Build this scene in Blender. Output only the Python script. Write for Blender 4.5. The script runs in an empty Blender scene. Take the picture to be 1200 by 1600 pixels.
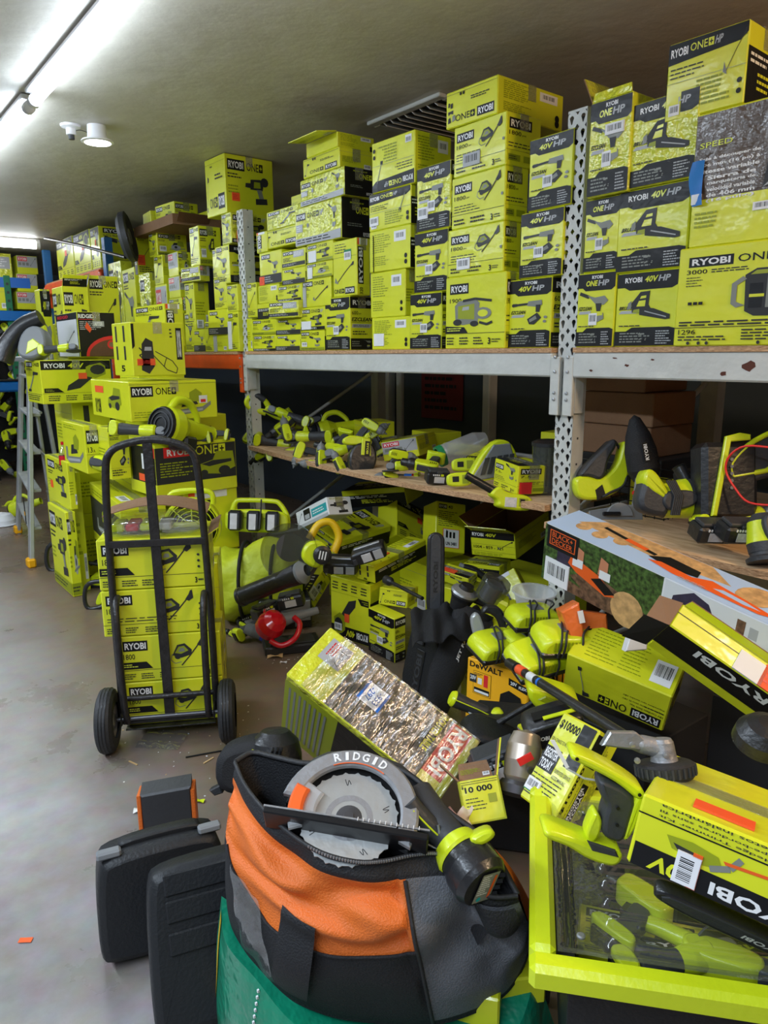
import bpy, math, random
from math import sin, cos, pi, radians, sqrt, atan2
from mathutils import Vector, Matrix, Euler
R = random.Random(7)
SC = bpy.context.scene
COL = SC.collection

# ------------------------------------------------------------------ camera
FPX = 1143.0; YAW = radians(37.6); PIT = radians(12.3); ROL = radians(0.4)
CAM = Vector((0, 0, 1.55))
_f = Vector((sin(YAW)*cos(PIT), cos(YAW)*cos(PIT), -sin(PIT)))
_r0 = Vector((cos(YAW), -sin(YAW), 0)); _u0 = _r0.cross(_f)
_r = _r0*cos(ROL)-_u0*sin(ROL); _u = _u0*cos(ROL)+_r0*sin(ROL)
cd = bpy.data.cameras.new('camera'); cam = bpy.data.objects.new('camera', cd); COL.objects.link(cam)
cd.sensor_fit = 'VERTICAL'; cd.sensor_height = 32.0; cd.lens = 32.0*FPX/1600
cd.clip_start = .02; cd.clip_end = 60
m = Matrix((_r, _u, -_f)).transposed().to_4x4(); m.translation = CAM
cam.matrix_world = m
SC.camera = cam
# ------------------------------------------------------------------ world, exposure
w = bpy.data.worlds.new('world'); SC.world = w; w.use_nodes = True
w.node_tree.nodes['Background'].inputs[0].default_value = (.75, .85, 1, 1)
w.node_tree.nodes['Background'].inputs[1].default_value = .02
vs = SC.view_settings
vs.view_transform = 'Standard'; vs.look = 'None'; vs.gamma = 1; vs.use_curve_mapping = False
vs.exposure = 1.2
TUBE_POWER = 9.0
# lamps of the room: light comes from the ceiling tubes (built below), unseen fill tubes added over the aisle, and a warm lamp on the ceiling behind the photographer
def area(name, loc, size, energy, color, rot=(0, 0, 0), sy=None):
    l = bpy.data.lights.new(name, 'AREA'); l.energy = energy; l.color = color; l.shape = 'RECTANGLE'
    l.size = size; l.size_y = sy or size
    o = bpy.data.objects.new(name, l); COL.objects.link(o); o.location = loc; o.rotation_euler = rot; return o
area('ceiling_tube_light', (-1.1, 0.6, 2.74), .16, 58, (.72, .85, 1), (0, 0, 0), 3.4)
area('ceiling_tube_light', (-1.2, 4.5, 2.74), .16, 62, (.76, .87, 1), (0, 0, 0), 3.4)
wl_ = bpy.data.lights.new('warm_hanging_bulb', 'POINT'); wl_.energy = 34; wl_.color = (1, .70, .42); wl_.shadow_soft_size = .12
wo_ = bpy.data.objects.new('warm_hanging_bulb', wl_); COL.objects.link(wo_); wo_.location = (1.9, -.7, 2.4)

# ------------------------------------------------------------------ pixel to point on a real plane
def _ray(px, py): return _f*FPX+_r*(px-600)+_u*(800-py)
def onX(px, py, v): d = _ray(px, py); return CAM+d*((v-CAM.x)/d.x)
def onY(px, py, v): d = _ray(px, py); return CAM+d*((v-CAM.y)/d.y)
def onZ(px, py, v): d = _ray(px, py); return CAM+d*((v-CAM.z)/d.z)

# ------------------------------------------------------------------ materials
MATS = {}; MORDER = []
def mat(name, col, rough=.5, metal=0., bump=0., bscale=30., coat=0., emit=None, alpha=None, var=0., vscale=6., trans=0., spec=.5):
    M = bpy.data.materials.new(name); M.use_nodes = True; nt = M.node_tree; b = nt.nodes['Principled BSDF']
    b.inputs['Base Color'].default_value = (*col, 1); b.inputs['Roughness'].default_value = rough
    b.inputs['Metallic'].default_value = metal; b.inputs['Coat Weight'].default_value = coat
    b.inputs['Coat Roughness'].default_value = .12
    b.inputs['Specular IOR Level'].default_value = spec
    if trans: b.inputs['Transmission Weight'].default_value = trans; b.inputs['IOR'].default_value = 1.2
    if alpha is not None: b.inputs['Alpha'].default_value = alpha
    if emit: b.inputs['Emission Color'].default_value = (*emit[0], 1); b.inputs['Emission Strength'].default_value = emit[1]
    if bump or var:
        tc = nt.nodes.new('ShaderNodeTexCoord'); 
    if bump:
        n = nt.nodes.new('ShaderNodeTexNoise'); n.inputs['Scale'].default_value = bscale; n.inputs['Detail'].default_value = 3
        nt.links.new(tc.outputs['Object'], n.inputs['Vector'])
        bp = nt.nodes.new('ShaderNodeBump'); bp.inputs['Strength'].default_value = bump; bp.inputs['Distance'].default_value = .02
        nt.links.new(n.outputs['Fac'], bp.inputs['Height']); nt.links.new(bp.outputs['Normal'], b.inputs['Normal'])
        nt.links.new(bp.outputs['Normal'], b.inputs['Coat Normal'])
    if var:
        n2 = nt.nodes.new('ShaderNodeTexNoise'); n2.inputs['Scale'].default_value = vscale; n2.inputs['Detail'].default_value = 5
        nt.links.new(tc.outputs['Object'], n2.inputs['Vector'])
        mx = nt.nodes.new('ShaderNodeMix'); mx.data_type = 'RGBA'
        mx.inputs['A'].default_value = (*[c*(1-var) for c in col], 1); mx.inputs['B'].default_value = (*[min(1, c*(1+var*.6)) for c in col], 1)
        mr = nt.nodes.new('ShaderNodeMapRange'); k = .15 if var >= .3 else .3
        mr.inputs['From Min'].default_value = .5-k; mr.inputs['From Max'].default_value = .5+k
        nt.links.new(n2.outputs['Fac'], mr.inputs['Value']); nt.links.new(mr.outputs['Result'], mx.inputs['Factor']); nt.links.new(mx.outputs['Result'], b.inputs['Base Color'])
    MATS[name] = M; MORDER.append(name); return M
def srgb(r, g, b):
    f = lambda c: (c/255/12.92) if c/255 <= .04045 else ((c/255+.055)/1.055)**2.4
    return (f(r), f(g), f(b))
mat('lime', srgb(220, 224, 36), .38, bump=.25, bscale=9, coat=.25, var=.07, vscale=5)
mat('lime_wrap', srgb(218, 222, 48), .3, bump=.9, bscale=22, coat=.9, var=.08)
mat('lime_pale', srgb(222, 232, 70), .45, bump=.2, bscale=9)
mat('plastic_lime', srgb(212, 227, 30), .32, coat=.2, bump=.05, bscale=60)
mat('ink', (.007, .007, .008), .45, coat=.06, bump=.2, bscale=9, spec=.3)
mat('ink_wrap', (.02, .02, .022), .22, coat=1, bump=.9, bscale=24)
mat('dark_print', (.03, .03, .031), .45, coat=.08, spec=.3)
mat('mid_print', (.22, .23, .2), .4)
mat('olive_print', srgb(150, 160, 20), .45)
mat('white_print', (.8, .8, .8), .4)
mat('grey_print', (.42, .43, .44), .4)
mat('red_print', srgb(222, 40, 44), .4)
mat('orange_sticker', srgb(245, 90, 40), .55)
mat('orange_print', srgb(235, 95, 30), .45)
mat('teal_print', srgb(30, 160, 165), .45)
mat('green_print', srgb(25, 130, 75), .5)
mat('blue_print', srgb(40, 110, 200), .5)
mat('sky_print', srgb(178, 203, 236), .35, coat=.4)
mat('brown_print', srgb(84, 66, 50), .3, coat=.6, bump=.5, bscale=18, var=.3, vscale=5)
mat('wood_print', srgb(205, 160, 105), .5, var=.3, vscale=40)
mat('bark_print', srgb(112, 82, 60), .5, var=.6, vscale=60)
mat('leaf_print', srgb(66, 92, 38), .5, var=.8, vscale=70)
mat('navy_print', srgb(52, 44, 66), .5, var=.3, vscale=30)
mat('skin_print', srgb(200, 130, 95), .5)
mat('yellow_print', srgb(248, 178, 20), .45, bump=.15, bscale=8, coat=.2)
mat('white_card', (.72, .73, .74), .45, bump=.2, bscale=8)
mat('label_white', (.82, .82, .84), .5)
mat('cardboard', srgb(140, 104, 74), .8, bump=.2, bscale=40, var=.15)
mat('cardboard_dark', srgb(104, 70, 44), .8, bump=.2, bscale=40, var=.15)
def film_mat(name, tint, haze, gloss, rough, bump, bscale, stretch=(1, 1, 1)):
    M = bpy.data.materials.new(name); M.use_nodes = True; nt = M.node_tree; N = nt.nodes.new; L = nt.links.new; nt.nodes.remove(nt.nodes['Principled BSDF']); out = nt.nodes['Material Output']
    tc = N('ShaderNodeTexCoord'); mp = N('ShaderNodeMapping'); mp.inputs['Scale'].default_value = stretch; n = N('ShaderNodeTexNoise'); n.inputs['Scale'].default_value = bscale; n.inputs['Detail'].default_value = 4
    L(tc.outputs['Object'], mp.inputs['Vector']); L(mp.outputs['Vector'], n.inputs['Vector']); bp = N('ShaderNodeBump'); bp.inputs['Strength'].default_value = bump; bp.inputs['Distance'].default_value = .02; L(n.outputs['Fac'], bp.inputs['Height'])
    tr = N('ShaderNodeBsdfTransparent'); tr.inputs['Color'].default_value = (*tint, 1); df = N('ShaderNodeBsdfDiffuse'); df.inputs['Color'].default_value = (.8, .82, .84, 1); gl = N('ShaderNodeBsdfGlossy'); gl.inputs['Roughness'].default_value = rough
    L(bp.outputs['Normal'], gl.inputs['Normal']); m1 = N('ShaderNodeMixShader'); m1.inputs[0].default_value = haze; L(tr.outputs[0], m1.inputs[1]); L(df.outputs[0], m1.inputs[2]); m2 = N('ShaderNodeMixShader'); m2.inputs[0].default_value = gloss
    L(m1.outputs[0], m2.inputs[1]); L(gl.outputs[0], m2.inputs[2]); L(m2.outputs[0], out.inputs['Surface']); MATS[name] = M; MORDER.append(name)
film_mat('tape', (.9, .9, .75), .08, .2, .15, .5, 50)
film_mat('clear_wrap', (.97, .98, .98), .02, .36, .1, .8, 14, (5, .3, 1))
film_mat('clear_plastic', (.93, .96, .96), .04, .22, .08, .4, 9)
film_mat('clear_white', (.93, .95, .96), .35, .15, .15, .3, 20)
mat('rubber', (.022, .022, .024), .62, bump=.15, bscale=80)
mat('black_plastic', (.016, .016, .018), .36, coat=.15, bump=.1, bscale=60)
mat('case_plastic', (.014, .015, .017), .48, bump=.12, bscale=120, spec=.4)
mat('charcoal', (.038, .04, .045), .5, bump=.1, bscale=80)
mat('grey_plastic', (.2, .21, .22), .45)
mat('silver', (.42, .43, .45), .36, metal=.7, bump=.15, bscale=60)
mat('cast_metal', (.30, .30, .31), .5, metal=.4, bump=.2, bscale=50)
mat('steel_dark', (.12, .12, .13), .4, metal=.8)
mat('champagne', srgb(176, 164, 150), .3, metal=.6)
mat('aluminium', (.5, .51, .5), .42, metal=.5, bump=.15, bscale=30, var=.2)
mat('rack_white', srgb(204, 205, 200), .5, bump=.15, bscale=25, var=.12, vscale=14)
mat('rack_orange', srgb(232, 84, 24), .42, var=.15, vscale=10)
mat('rack_blue', srgb(40, 96, 150), .45, var=.15)
mat('beam_blue', srgb(10, 110, 190), .45)
mat('rack_green', srgb(30, 120, 80), .5)
mat('dark_steel_paint', (.018, .016, .016), .4, bump=.2, bscale=60, var=.3, vscale=30)
mat('rust', srgb(90, 45, 28), .6, metal=.3)
mat('bag_orange', srgb(226, 112, 38), .55, bump=.3, bscale=260, var=.1, vscale=8)
mat('bag_grey', srgb(100, 102, 107), .55, bump=.3, bscale=260, var=.12, vscale=6)
mat('bag_black', (.008, .008, .01), .7, bump=.3, bscale=260)
mat('green_tarp', srgb(10, 128, 96), .35, bump=.6, bscale=16, coat=.4, var=.25, vscale=9)
mat('yellow_strap', srgb(190, 160, 30), .6)
mat('bag_lime', srgb(200, 214, 40), .5, bump=1., bscale=9, var=.1)
mat('red_plastic', srgb(205, 16, 34), .25, coat=.5)
mat('blue_plastic', srgb(40, 70, 180), .4)
mat('bright_blue', srgb(30, 120, 235), .4)
mat('orange_plastic', srgb(235, 100, 35), .4)
mat('orange_clear', srgb(238, 116, 50), .4, bump=.6, bscale=12, coat=.5)
mat('yellow_plastic', srgb(225, 185, 20), .4)
mat('lens_smoke', (.05, .055, .05), .1, coat=.8, alpha=.62, bump=.2, bscale=10)
mat('battery_label', (.6, .6, .62), .3, bump=.3, bscale=40)
mat('cord_red', srgb(230, 50, 40), .4)
mat('tube_light', (1, 1, 1), .5, emit=((.74, .86, 1.0), TUBE_POWER))
mat('far_tube_light', (1, 1, 1), .5, emit=((.9, .95, 1.0), 7))
mat('lamp_glow', (1, 1, 1), .5, emit=((.95, .97, 1.0), 7))
mat('lamp_white', (.8, .8, .82), .4)
mat('paper', (.75, .73, .68), .7)
mat('tan_wood', srgb(205, 170, 120), .6)
mat('skin_tape', srgb(36, 120, 200), .5)
mat('amber_foot', srgb(240, 170, 0), .5)
mat('poster_red', srgb(110, 14, 24), .5)
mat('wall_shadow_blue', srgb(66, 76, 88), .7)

def nodes_of(name): M = bpy.data.materials.new(name); M.use_nodes = True; MATS[name] = M; MORDER.append(name); return M.node_tree, M.node_tree.nodes['Principled BSDF']
# concrete floor, worn and slightly wet looking
nt, b = nodes_of('concrete'); N = nt.nodes.new; L = nt.links.new
tc = N('ShaderNodeTexCoord'); n1 = N('ShaderNodeTexNoise'); n1.inputs['Scale'].default_value = 1.1; n1.inputs['Detail'].default_value = 8; n1.inputs['Roughness'].default_value = .62
n2 = N('ShaderNodeTexNoise'); n2.inputs['Scale'].default_value = 14; n2.inputs['Detail'].default_value = 6
L(tc.outputs['Object'], n1.inputs['Vector']); L(tc.outputs['Object'], n2.inputs['Vector'])
cr = N('ShaderNodeValToRGB'); e = cr.color_ramp.elements
e[0].position = .33; e[0].color = (*srgb(118, 104, 92), 1); e[1].position = .66; e[1].color = (*srgb(184, 182, 184), 1)
c2 = N('ShaderNodeMix'); c2.data_type = 'RGBA'; c2.blend_type = 'MULTIPLY'; c2.inputs['Factor'].default_value = .35
sp = N('ShaderNodeSeparateXYZ'); L(tc.outputs['Object'], sp.inputs[0]); ma = N('ShaderNodeMath'); ma.operation = 'MULTIPLY_ADD'; ma.inputs[1].default_value = .9; L(n1.outputs['Fac'], ma.inputs[0]); L(sp.outputs['X'], ma.inputs[2])
m3 = N('ShaderNodeMapRange'); m3.inputs['From Min'].default_value = 1.0; m3.inputs['From Max'].default_value = 1.5; L(ma.outputs[0], m3.inputs['Value'])
dm = N('ShaderNodeMix'); dm.data_type = 'RGBA'; dm.inputs['B'].default_value = (*srgb(128, 108, 90), 1); L(m3.outputs['Result'], dm.inputs['Factor'])   # trodden dirt on the concrete along the racks
L(n1.outputs['Fac'], cr.inputs['Fac']); L(cr.outputs['Color'], dm.inputs['A']); L(dm.outputs['Result'], c2.inputs['A']); L(n2.outputs['Color'], c2.inputs['B']); L(c2.outputs['Result'], b.inputs['Base Color'])
rr = N('ShaderNodeMapRange'); rr.inputs['From Min'].default_value = .35; rr.inputs['From Max'].default_value = .65; rr.inputs['To Min'].default_value = .22; rr.inputs['To Max'].default_value = .5
L(n1.outputs['Fac'], rr.inputs['Value']); L(rr.outputs['Result'], b.inputs['Roughness'])
bp = N('ShaderNodeBump'); bp.inputs['Strength'].default_value = .12; bp.inputs['Distance'].default_value = .01; L(n2.outputs['Fac'], bp.inputs['Height']); L(bp.outputs['Normal'], b.inputs['Normal'])
# painted drywall ceiling
nt, b = nodes_of('ceiling_paint'); N = nt.nodes.new; L = nt.links.new
tc = N('ShaderNodeTexCoord'); n1 = N('ShaderNodeTexNoise'); n1.inputs['Scale'].default_value = 1.6; n1.inputs['Detail'].default_value = 4
L(tc.outputs['Object'], n1.inputs['Vector']); cr = N('ShaderNodeValToRGB'); e = cr.color_ramp.elements
e[0].position = .3; e[0].color = (*srgb(186, 180, 168), 1); e[1].position = .7; e[1].color = (*srgb(204, 199, 188), 1)
L(n1.outputs['Fac'], cr.inputs['Fac']); L(cr.outputs['Color'], b.inputs['Base Color']); b.inputs['Roughness'].default_value = .55
n2 = N('ShaderNodeTexNoise'); n2.inputs['Scale'].default_value = 7; n2.inputs['Detail'].default_value = 6; L(tc.outputs['Object'], n2.inputs['Vector'])
bp = N('ShaderNodeBump'); bp.inputs['Strength'].default_value = .35; bp.inputs['Distance'].default_value = .02; L(n2.outputs['Fac'], bp.inputs['Height']); L(bp.outputs['Normal'], b.inputs['Normal'])
mat('wall_paint', srgb(120, 128, 130), .7, var=.1, vscale=2)
# plywood / osb
for nm, c0, c1, sc in (('plywood', (196, 156, 116), (230, 196, 156), 9), ('ply_edge', (150, 108, 72), (214, 172, 130), 60)):
    nt, b = nodes_of(nm); N = nt.nodes.new; L = nt.links.new
    tc = N('ShaderNodeTexCoord'); mp = N('ShaderNodeMapping'); mp.inputs['Scale'].default_value = (6, 1, 6) if nm == 'plywood' else (1, 1, 6)
    L(tc.outputs['Object'], mp.inputs['Vector']); n1 = N('ShaderNodeTexNoise'); n1.inputs['Scale'].default_value = sc; n1.inputs['Detail'].default_value = 7; n1.inputs['Distortion'].default_value = .6
    L(mp.outputs['Vector'], n1.inputs['Vector']); cr = N('ShaderNodeValToRGB'); e = cr.color_ramp.elements
    e[0].position = .35; e[0].color = (*srgb(*c0), 1); e[1].position = .65; e[1].color = (*srgb(*c1), 1)
    L(n1.outputs['Fac'], cr.inputs['Fac']); L(cr.outputs['Color'], b.inputs['Base Color']); b.inputs['Roughness'].default_value = .7

# ------------------------------------------------------------------ mesh builder
def frame(d):
    d = Vector(d).normalized(); a = Vector((0, 0, 1)) if abs(d.z) < .9 else Vector((1, 0, 0))
    x = a.cross(d).normalized(); return x, d.cross(x), d
class MB:
    def __init__(s): s.v = []; s.f = []; s.m = []; s.sm = []
    def add(s, vs, fs, m, smooth=False, M=None):
        k = len(s.v)
        s.v += [tuple(M @ Vector(p)) if M else tuple(p) for p in vs]
        for f in fs: s.f.append([k+i for i in f]); s.m.append(m); s.sm.append(smooth)
        return s
    def box(s, c, d, m, rot=None, b=0.):
        x, y, z = [q/2 for q in d]
        if b <= 0:
            vs = [(i*x, j*y, k*z) for i in (-1, 1) for j in (-1, 1) for k in (-1, 1)]
            fs = [(0, 1, 3, 2), (4, 6, 7, 5), (0, 4, 5, 1), (2, 3, 7, 6), (0, 2, 6, 4), (1, 5, 7, 3)]
        else:
            b = min(b, x*.9, y*.9, z*.9)
            vs = []; fs = []
            idx = {}
            for i in (-1, 1):
                for j in (-1, 1):
                    for k in (-1, 1):
                        idx[i, j, k] = len(vs)
                        vs += [(i*x, j*(y-b), k*(z-b)), (i*(x-b), j*y, k*(z-b)), (i*(x-b), j*(y-b), k*z)]
            g = lambda i, j, k, a: idx[i, j, k]+a
            for i in (-1, 1): fs.append([g(i, -1, -1, 0), g(i, 1, -1, 0), g(i, 1, 1, 0), g(i, -1, 1, 0)][::i])
            for j in (-1, 1): fs.append([g(-1, j, -1, 1), g(-1, j, 1, 1), g(1, j, 1, 1), g(1, j, -1, 1)][::j])
            for k in (-1, 1): fs.append([g(-1, -1, k, 2), g(1, -1, k, 2), g(1, 1, k, 2), g(-1, 1, k, 2)][::k])
            for i in (-1, 1):
                for j in (-1, 1): fs.append([g(i, j, -1, 0), g(i, j, -1, 1), g(i, j, 1, 1), g(i, j, 1, 0)][::i*j])
                for k in (-1, 1): fs.append([g(i, -1, k, 0), g(i, 1, k, 0), g(i, 1, k, 2), g(i, -1, k, 2)][::i*k])
            for j in (-1, 1):
                for k in (-1, 1): fs.append([g(-1, j, k, 1), g(-1, j, k, 2), g(1, j, k, 2), g(1, j, k, 1)][::j*k])
            for i in (-1, 1):
                for j in (-1, 1):
                    for k in (-1, 1): fs.append([g(i, j, k, 0), g(i, j, k, 1), g(i, j, k, 2)][::i*j*k])
        M = Matrix.Translation(c) @ (rot.to_4x4() if rot else Matrix())
        return s.add(vs, fs, m, False, M)
    def cyl(s, p0, p1, r0, r1, m, n=14, cap=True):
        p0 = Vector(p0); p1 = Vector(p1); x, y, d = frame(p1-p0); vs = []
        for p, r in ((p0, r0), (p1, r1)): vs += [p+(x*cos(2*pi*i/n)+y*sin(2*pi*i/n))*r for i in range(n)]
        s.add(vs, [(i, (i+1) % n, n+(i+1) % n, n+i) for i in range(n)], m, True)
        if cap: s.add(vs, [list(range(n))[::-1], list(range(n, 2*n))], m)
        return s
    def lathe(s, prof, m, n=20, o=(0, 0, 0), d=(0, 0, 1), mats=None):
        o = Vector(o); x, y, z = frame(d); vs = []
        for r, h in prof: vs += [o+z*h+(x*cos(2*pi*i/n)+y*sin(2*pi*i/n))*r for i in range(n)]
        for k in range(len(prof)-1):
            s.add(vs[k*n:(k+2)*n], [(i, (i+1) % n, n+(i+1) % n, n+i) for i in range(n)], mats[k] if mats else m, True)
        return s
    def tube(s, pts, r, m, n=8, closed=False):
        pts = [Vector(p) for p in pts]; L = len(pts); vs = []; x = None
        if 4 <= L <= 16 and not closed:
            P2, R2 = [], []; rl = r if isinstance(r, (list, tuple)) else [r]*L
            for i in range(L-1):
                a, b_, c, d = pts[max(i-1, 0)], pts[i], pts[i+1], pts[min(i+2, L-1)]
                for k in range(4):
                    t = k/4; P2.append(.5*(2*b_+(c-a)*t+(2*a-5*b_+4*c-d)*t*t+(3*b_-a-3*c+d)*t**3)); R2.append(rl[i]*(1-t)+rl[i+1]*t)
            pts = P2+[pts[-1]]; r = R2+[rl[-1]]; L = len(pts)
        for i, p in enumerate(pts):
            t = (pts[(i+1) % L]-pts[i-1]) if closed else (pts[min(i+1, L-1)]-pts[max(i-1, 0)])
            t.normalize()
            if x is None: x, y, _ = frame(t)
            else:
                x = (x-t*x.dot(t)).normalized(); y = t.cross(x)
            rr = r[i] if isinstance(r, (list, tuple)) else r
            vs += [p+(x*cos(2*pi*k/n)+y*sin(2*pi*k/n))*rr for k in range(n)]
        fs = [(a*n+k, a*n+(k+1) % n, ((a+1) % L)*n+(k+1) % n, ((a+1) % L)*n+k) for a in range(L if closed else L-1) for k in range(n)]
        s.add(vs, fs, m, True)
        if not closed: s.add(vs, [list(range(n))[::-1], list(range((L-1)*n, L*n))], m)
        return s
    def prism(s, poly, y0, y1, m, b=0., M=None):
        # poly in (x, z), extruded along y, edges eased by b
        a = sum(poly[i-1][0]*poly[i][1]-poly[i][0]*poly[i-1][1] for i in range(len(poly)))
        if a < 0: poly = poly[::-1]
        rnd = b >= .006 and len(poly) <= 18
        if rnd:
            for c in (.24, .25):     # ease the corners of moulded outlines
                q = []
                for i in range(len(poly)):
                    p0, p1 = poly[i], poly[(i+1) % len(poly)]
                    q += [(p0[0]+(p1[0]-p0[0])*c, p0[1]+(p1[1]-p0[1])*c), (p1[0]+(p0[0]-p1[0])*c, p1[1]+(p0[1]-p1[1])*c)]
                poly = q
        n = len(poly)
        def inset(b):
            out = []
            for i in range(n):
                p, q, r = Vector(poly[i-1]), Vector(poly[i]), Vector(poly[(i+1) % n])
                e1 = (q-p).normalized(); e2 = (r-q).normalized()
                n1 = Vector((-e1.y, e1.x)); n2 = Vector((-e2.y, e2.x)); h = (n1+n2)
                h = h/max(.35, h.length_squared/2) if h.length > 1e-6 else n1
                out.append(q+h*b*1.0)
            return out
        if rnd: rings = [(inset(b), y0), (inset(b*.3), y0+b*.3), (poly, y0+b), (poly, y1-b), (inset(b*.3), y1-b*.3), (inset(b), y1)]
        else: rings = [(inset(b), y0), (poly, y0+b), (poly, y1-b), (inset(b), y1)] if b else [(poly, y0), (poly, y1)]
        vs = [(p[0], y, p[1]) for rg, y in rings for p in rg]
        fs = [(k*n+i, k*n+(i+1) % n, (k+1)*n+(i+1) % n, (k+1)*n+i) for k in range(len(rings)-1) for i in range(n)]
        s.add(vs, fs, m, rnd, M); s.add(vs, [list(range(n)), list(range((len(rings)-1)*n, len(rings)*n))[::-1]], m, False, M)
        return s
    def grid(s, fn, nu, nv, m, smooth=True):
        vs = [fn(i/nu, j/nv) for j in range(nv+1) for i in range(nu+1)]
        W = nu+1
        mf = m if callable(m) else (lambda u, v: m)
        for j in range(nv):
            for i in range(nu):
                pass
        k = len(s.v); s.v += [tuple(p) for p in vs]
        for j in range(nv):
            for i in range(nu):
                s.f.append([k+j*W+i, k+j*W+i+1, k+(j+1)*W+i+1, k+(j+1)*W+i]); s.m.append(mf((i+.5)/nu, (j+.5)/nv)); s.sm.append(smooth)
        return s
    def mesh(s, name):
        me = bpy.data.meshes.new(name); me.from_pydata(s.v, [], s.f)
        ms = sorted(set(s.m), key=MORDER.index)
        for q in ms: me.materials.append(MATS[q])
        ix = {q: i for i, q in enumerate(ms)}
        me.polygons.foreach_set('material_index', [ix[q] for q in s.m])
        me.polygons.foreach_set('use_smooth', s.sm)
        me.update(); return me
    def build(s, name, parent=None, loc=None, rot=None, label=None):
        o = bpy.data.objects.new(name, s.mesh(name)); COL.objects.link(o)
        if parent: o.parent = parent
        if loc is not None: o.location = loc
        if rot is not None: o.rotation_euler = rot
        if label: o['label'] = label
        return o
def tag(o, label, cat, group=None, kind=None):
    o['label'] = label; o['category'] = cat
    if group: o['group'] = group
    if kind: o['kind'] = kind
    return o
def empty(name, loc=(0, 0, 0), rot=(0, 0, 0), label=None, cat=None, group=None, M=None):
    o = bpy.data.objects.new(name, None); COL.objects.link(o); o.empty_display_size = .05
    if M is not None: o.matrix_world = M
    else: o.location = loc; o.rotation_euler = rot
    if label: tag(o, label, cat, group)
    return o
def struct(o): o['kind'] = 'structure'; return o
def copy_tree(o, parent=None):
    c = o.copy(); COL.objects.link(c); c.parent = parent
    for ch in o.children: copy_tree(ch, c)
    return c
def clone(proto, loc, rot=(0, 0, 0), label=None, sc=1., group=None):
    if proto.get('fresh', 0): o = proto; o['fresh'] = 0; del o['fresh']
    else: o = copy_tree(proto)
    o.location = loc; o.rotation_euler = rot; o.scale = (sc,)*3
    if label: o['label'] = label
    if group: o['group'] = group
    return o

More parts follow.
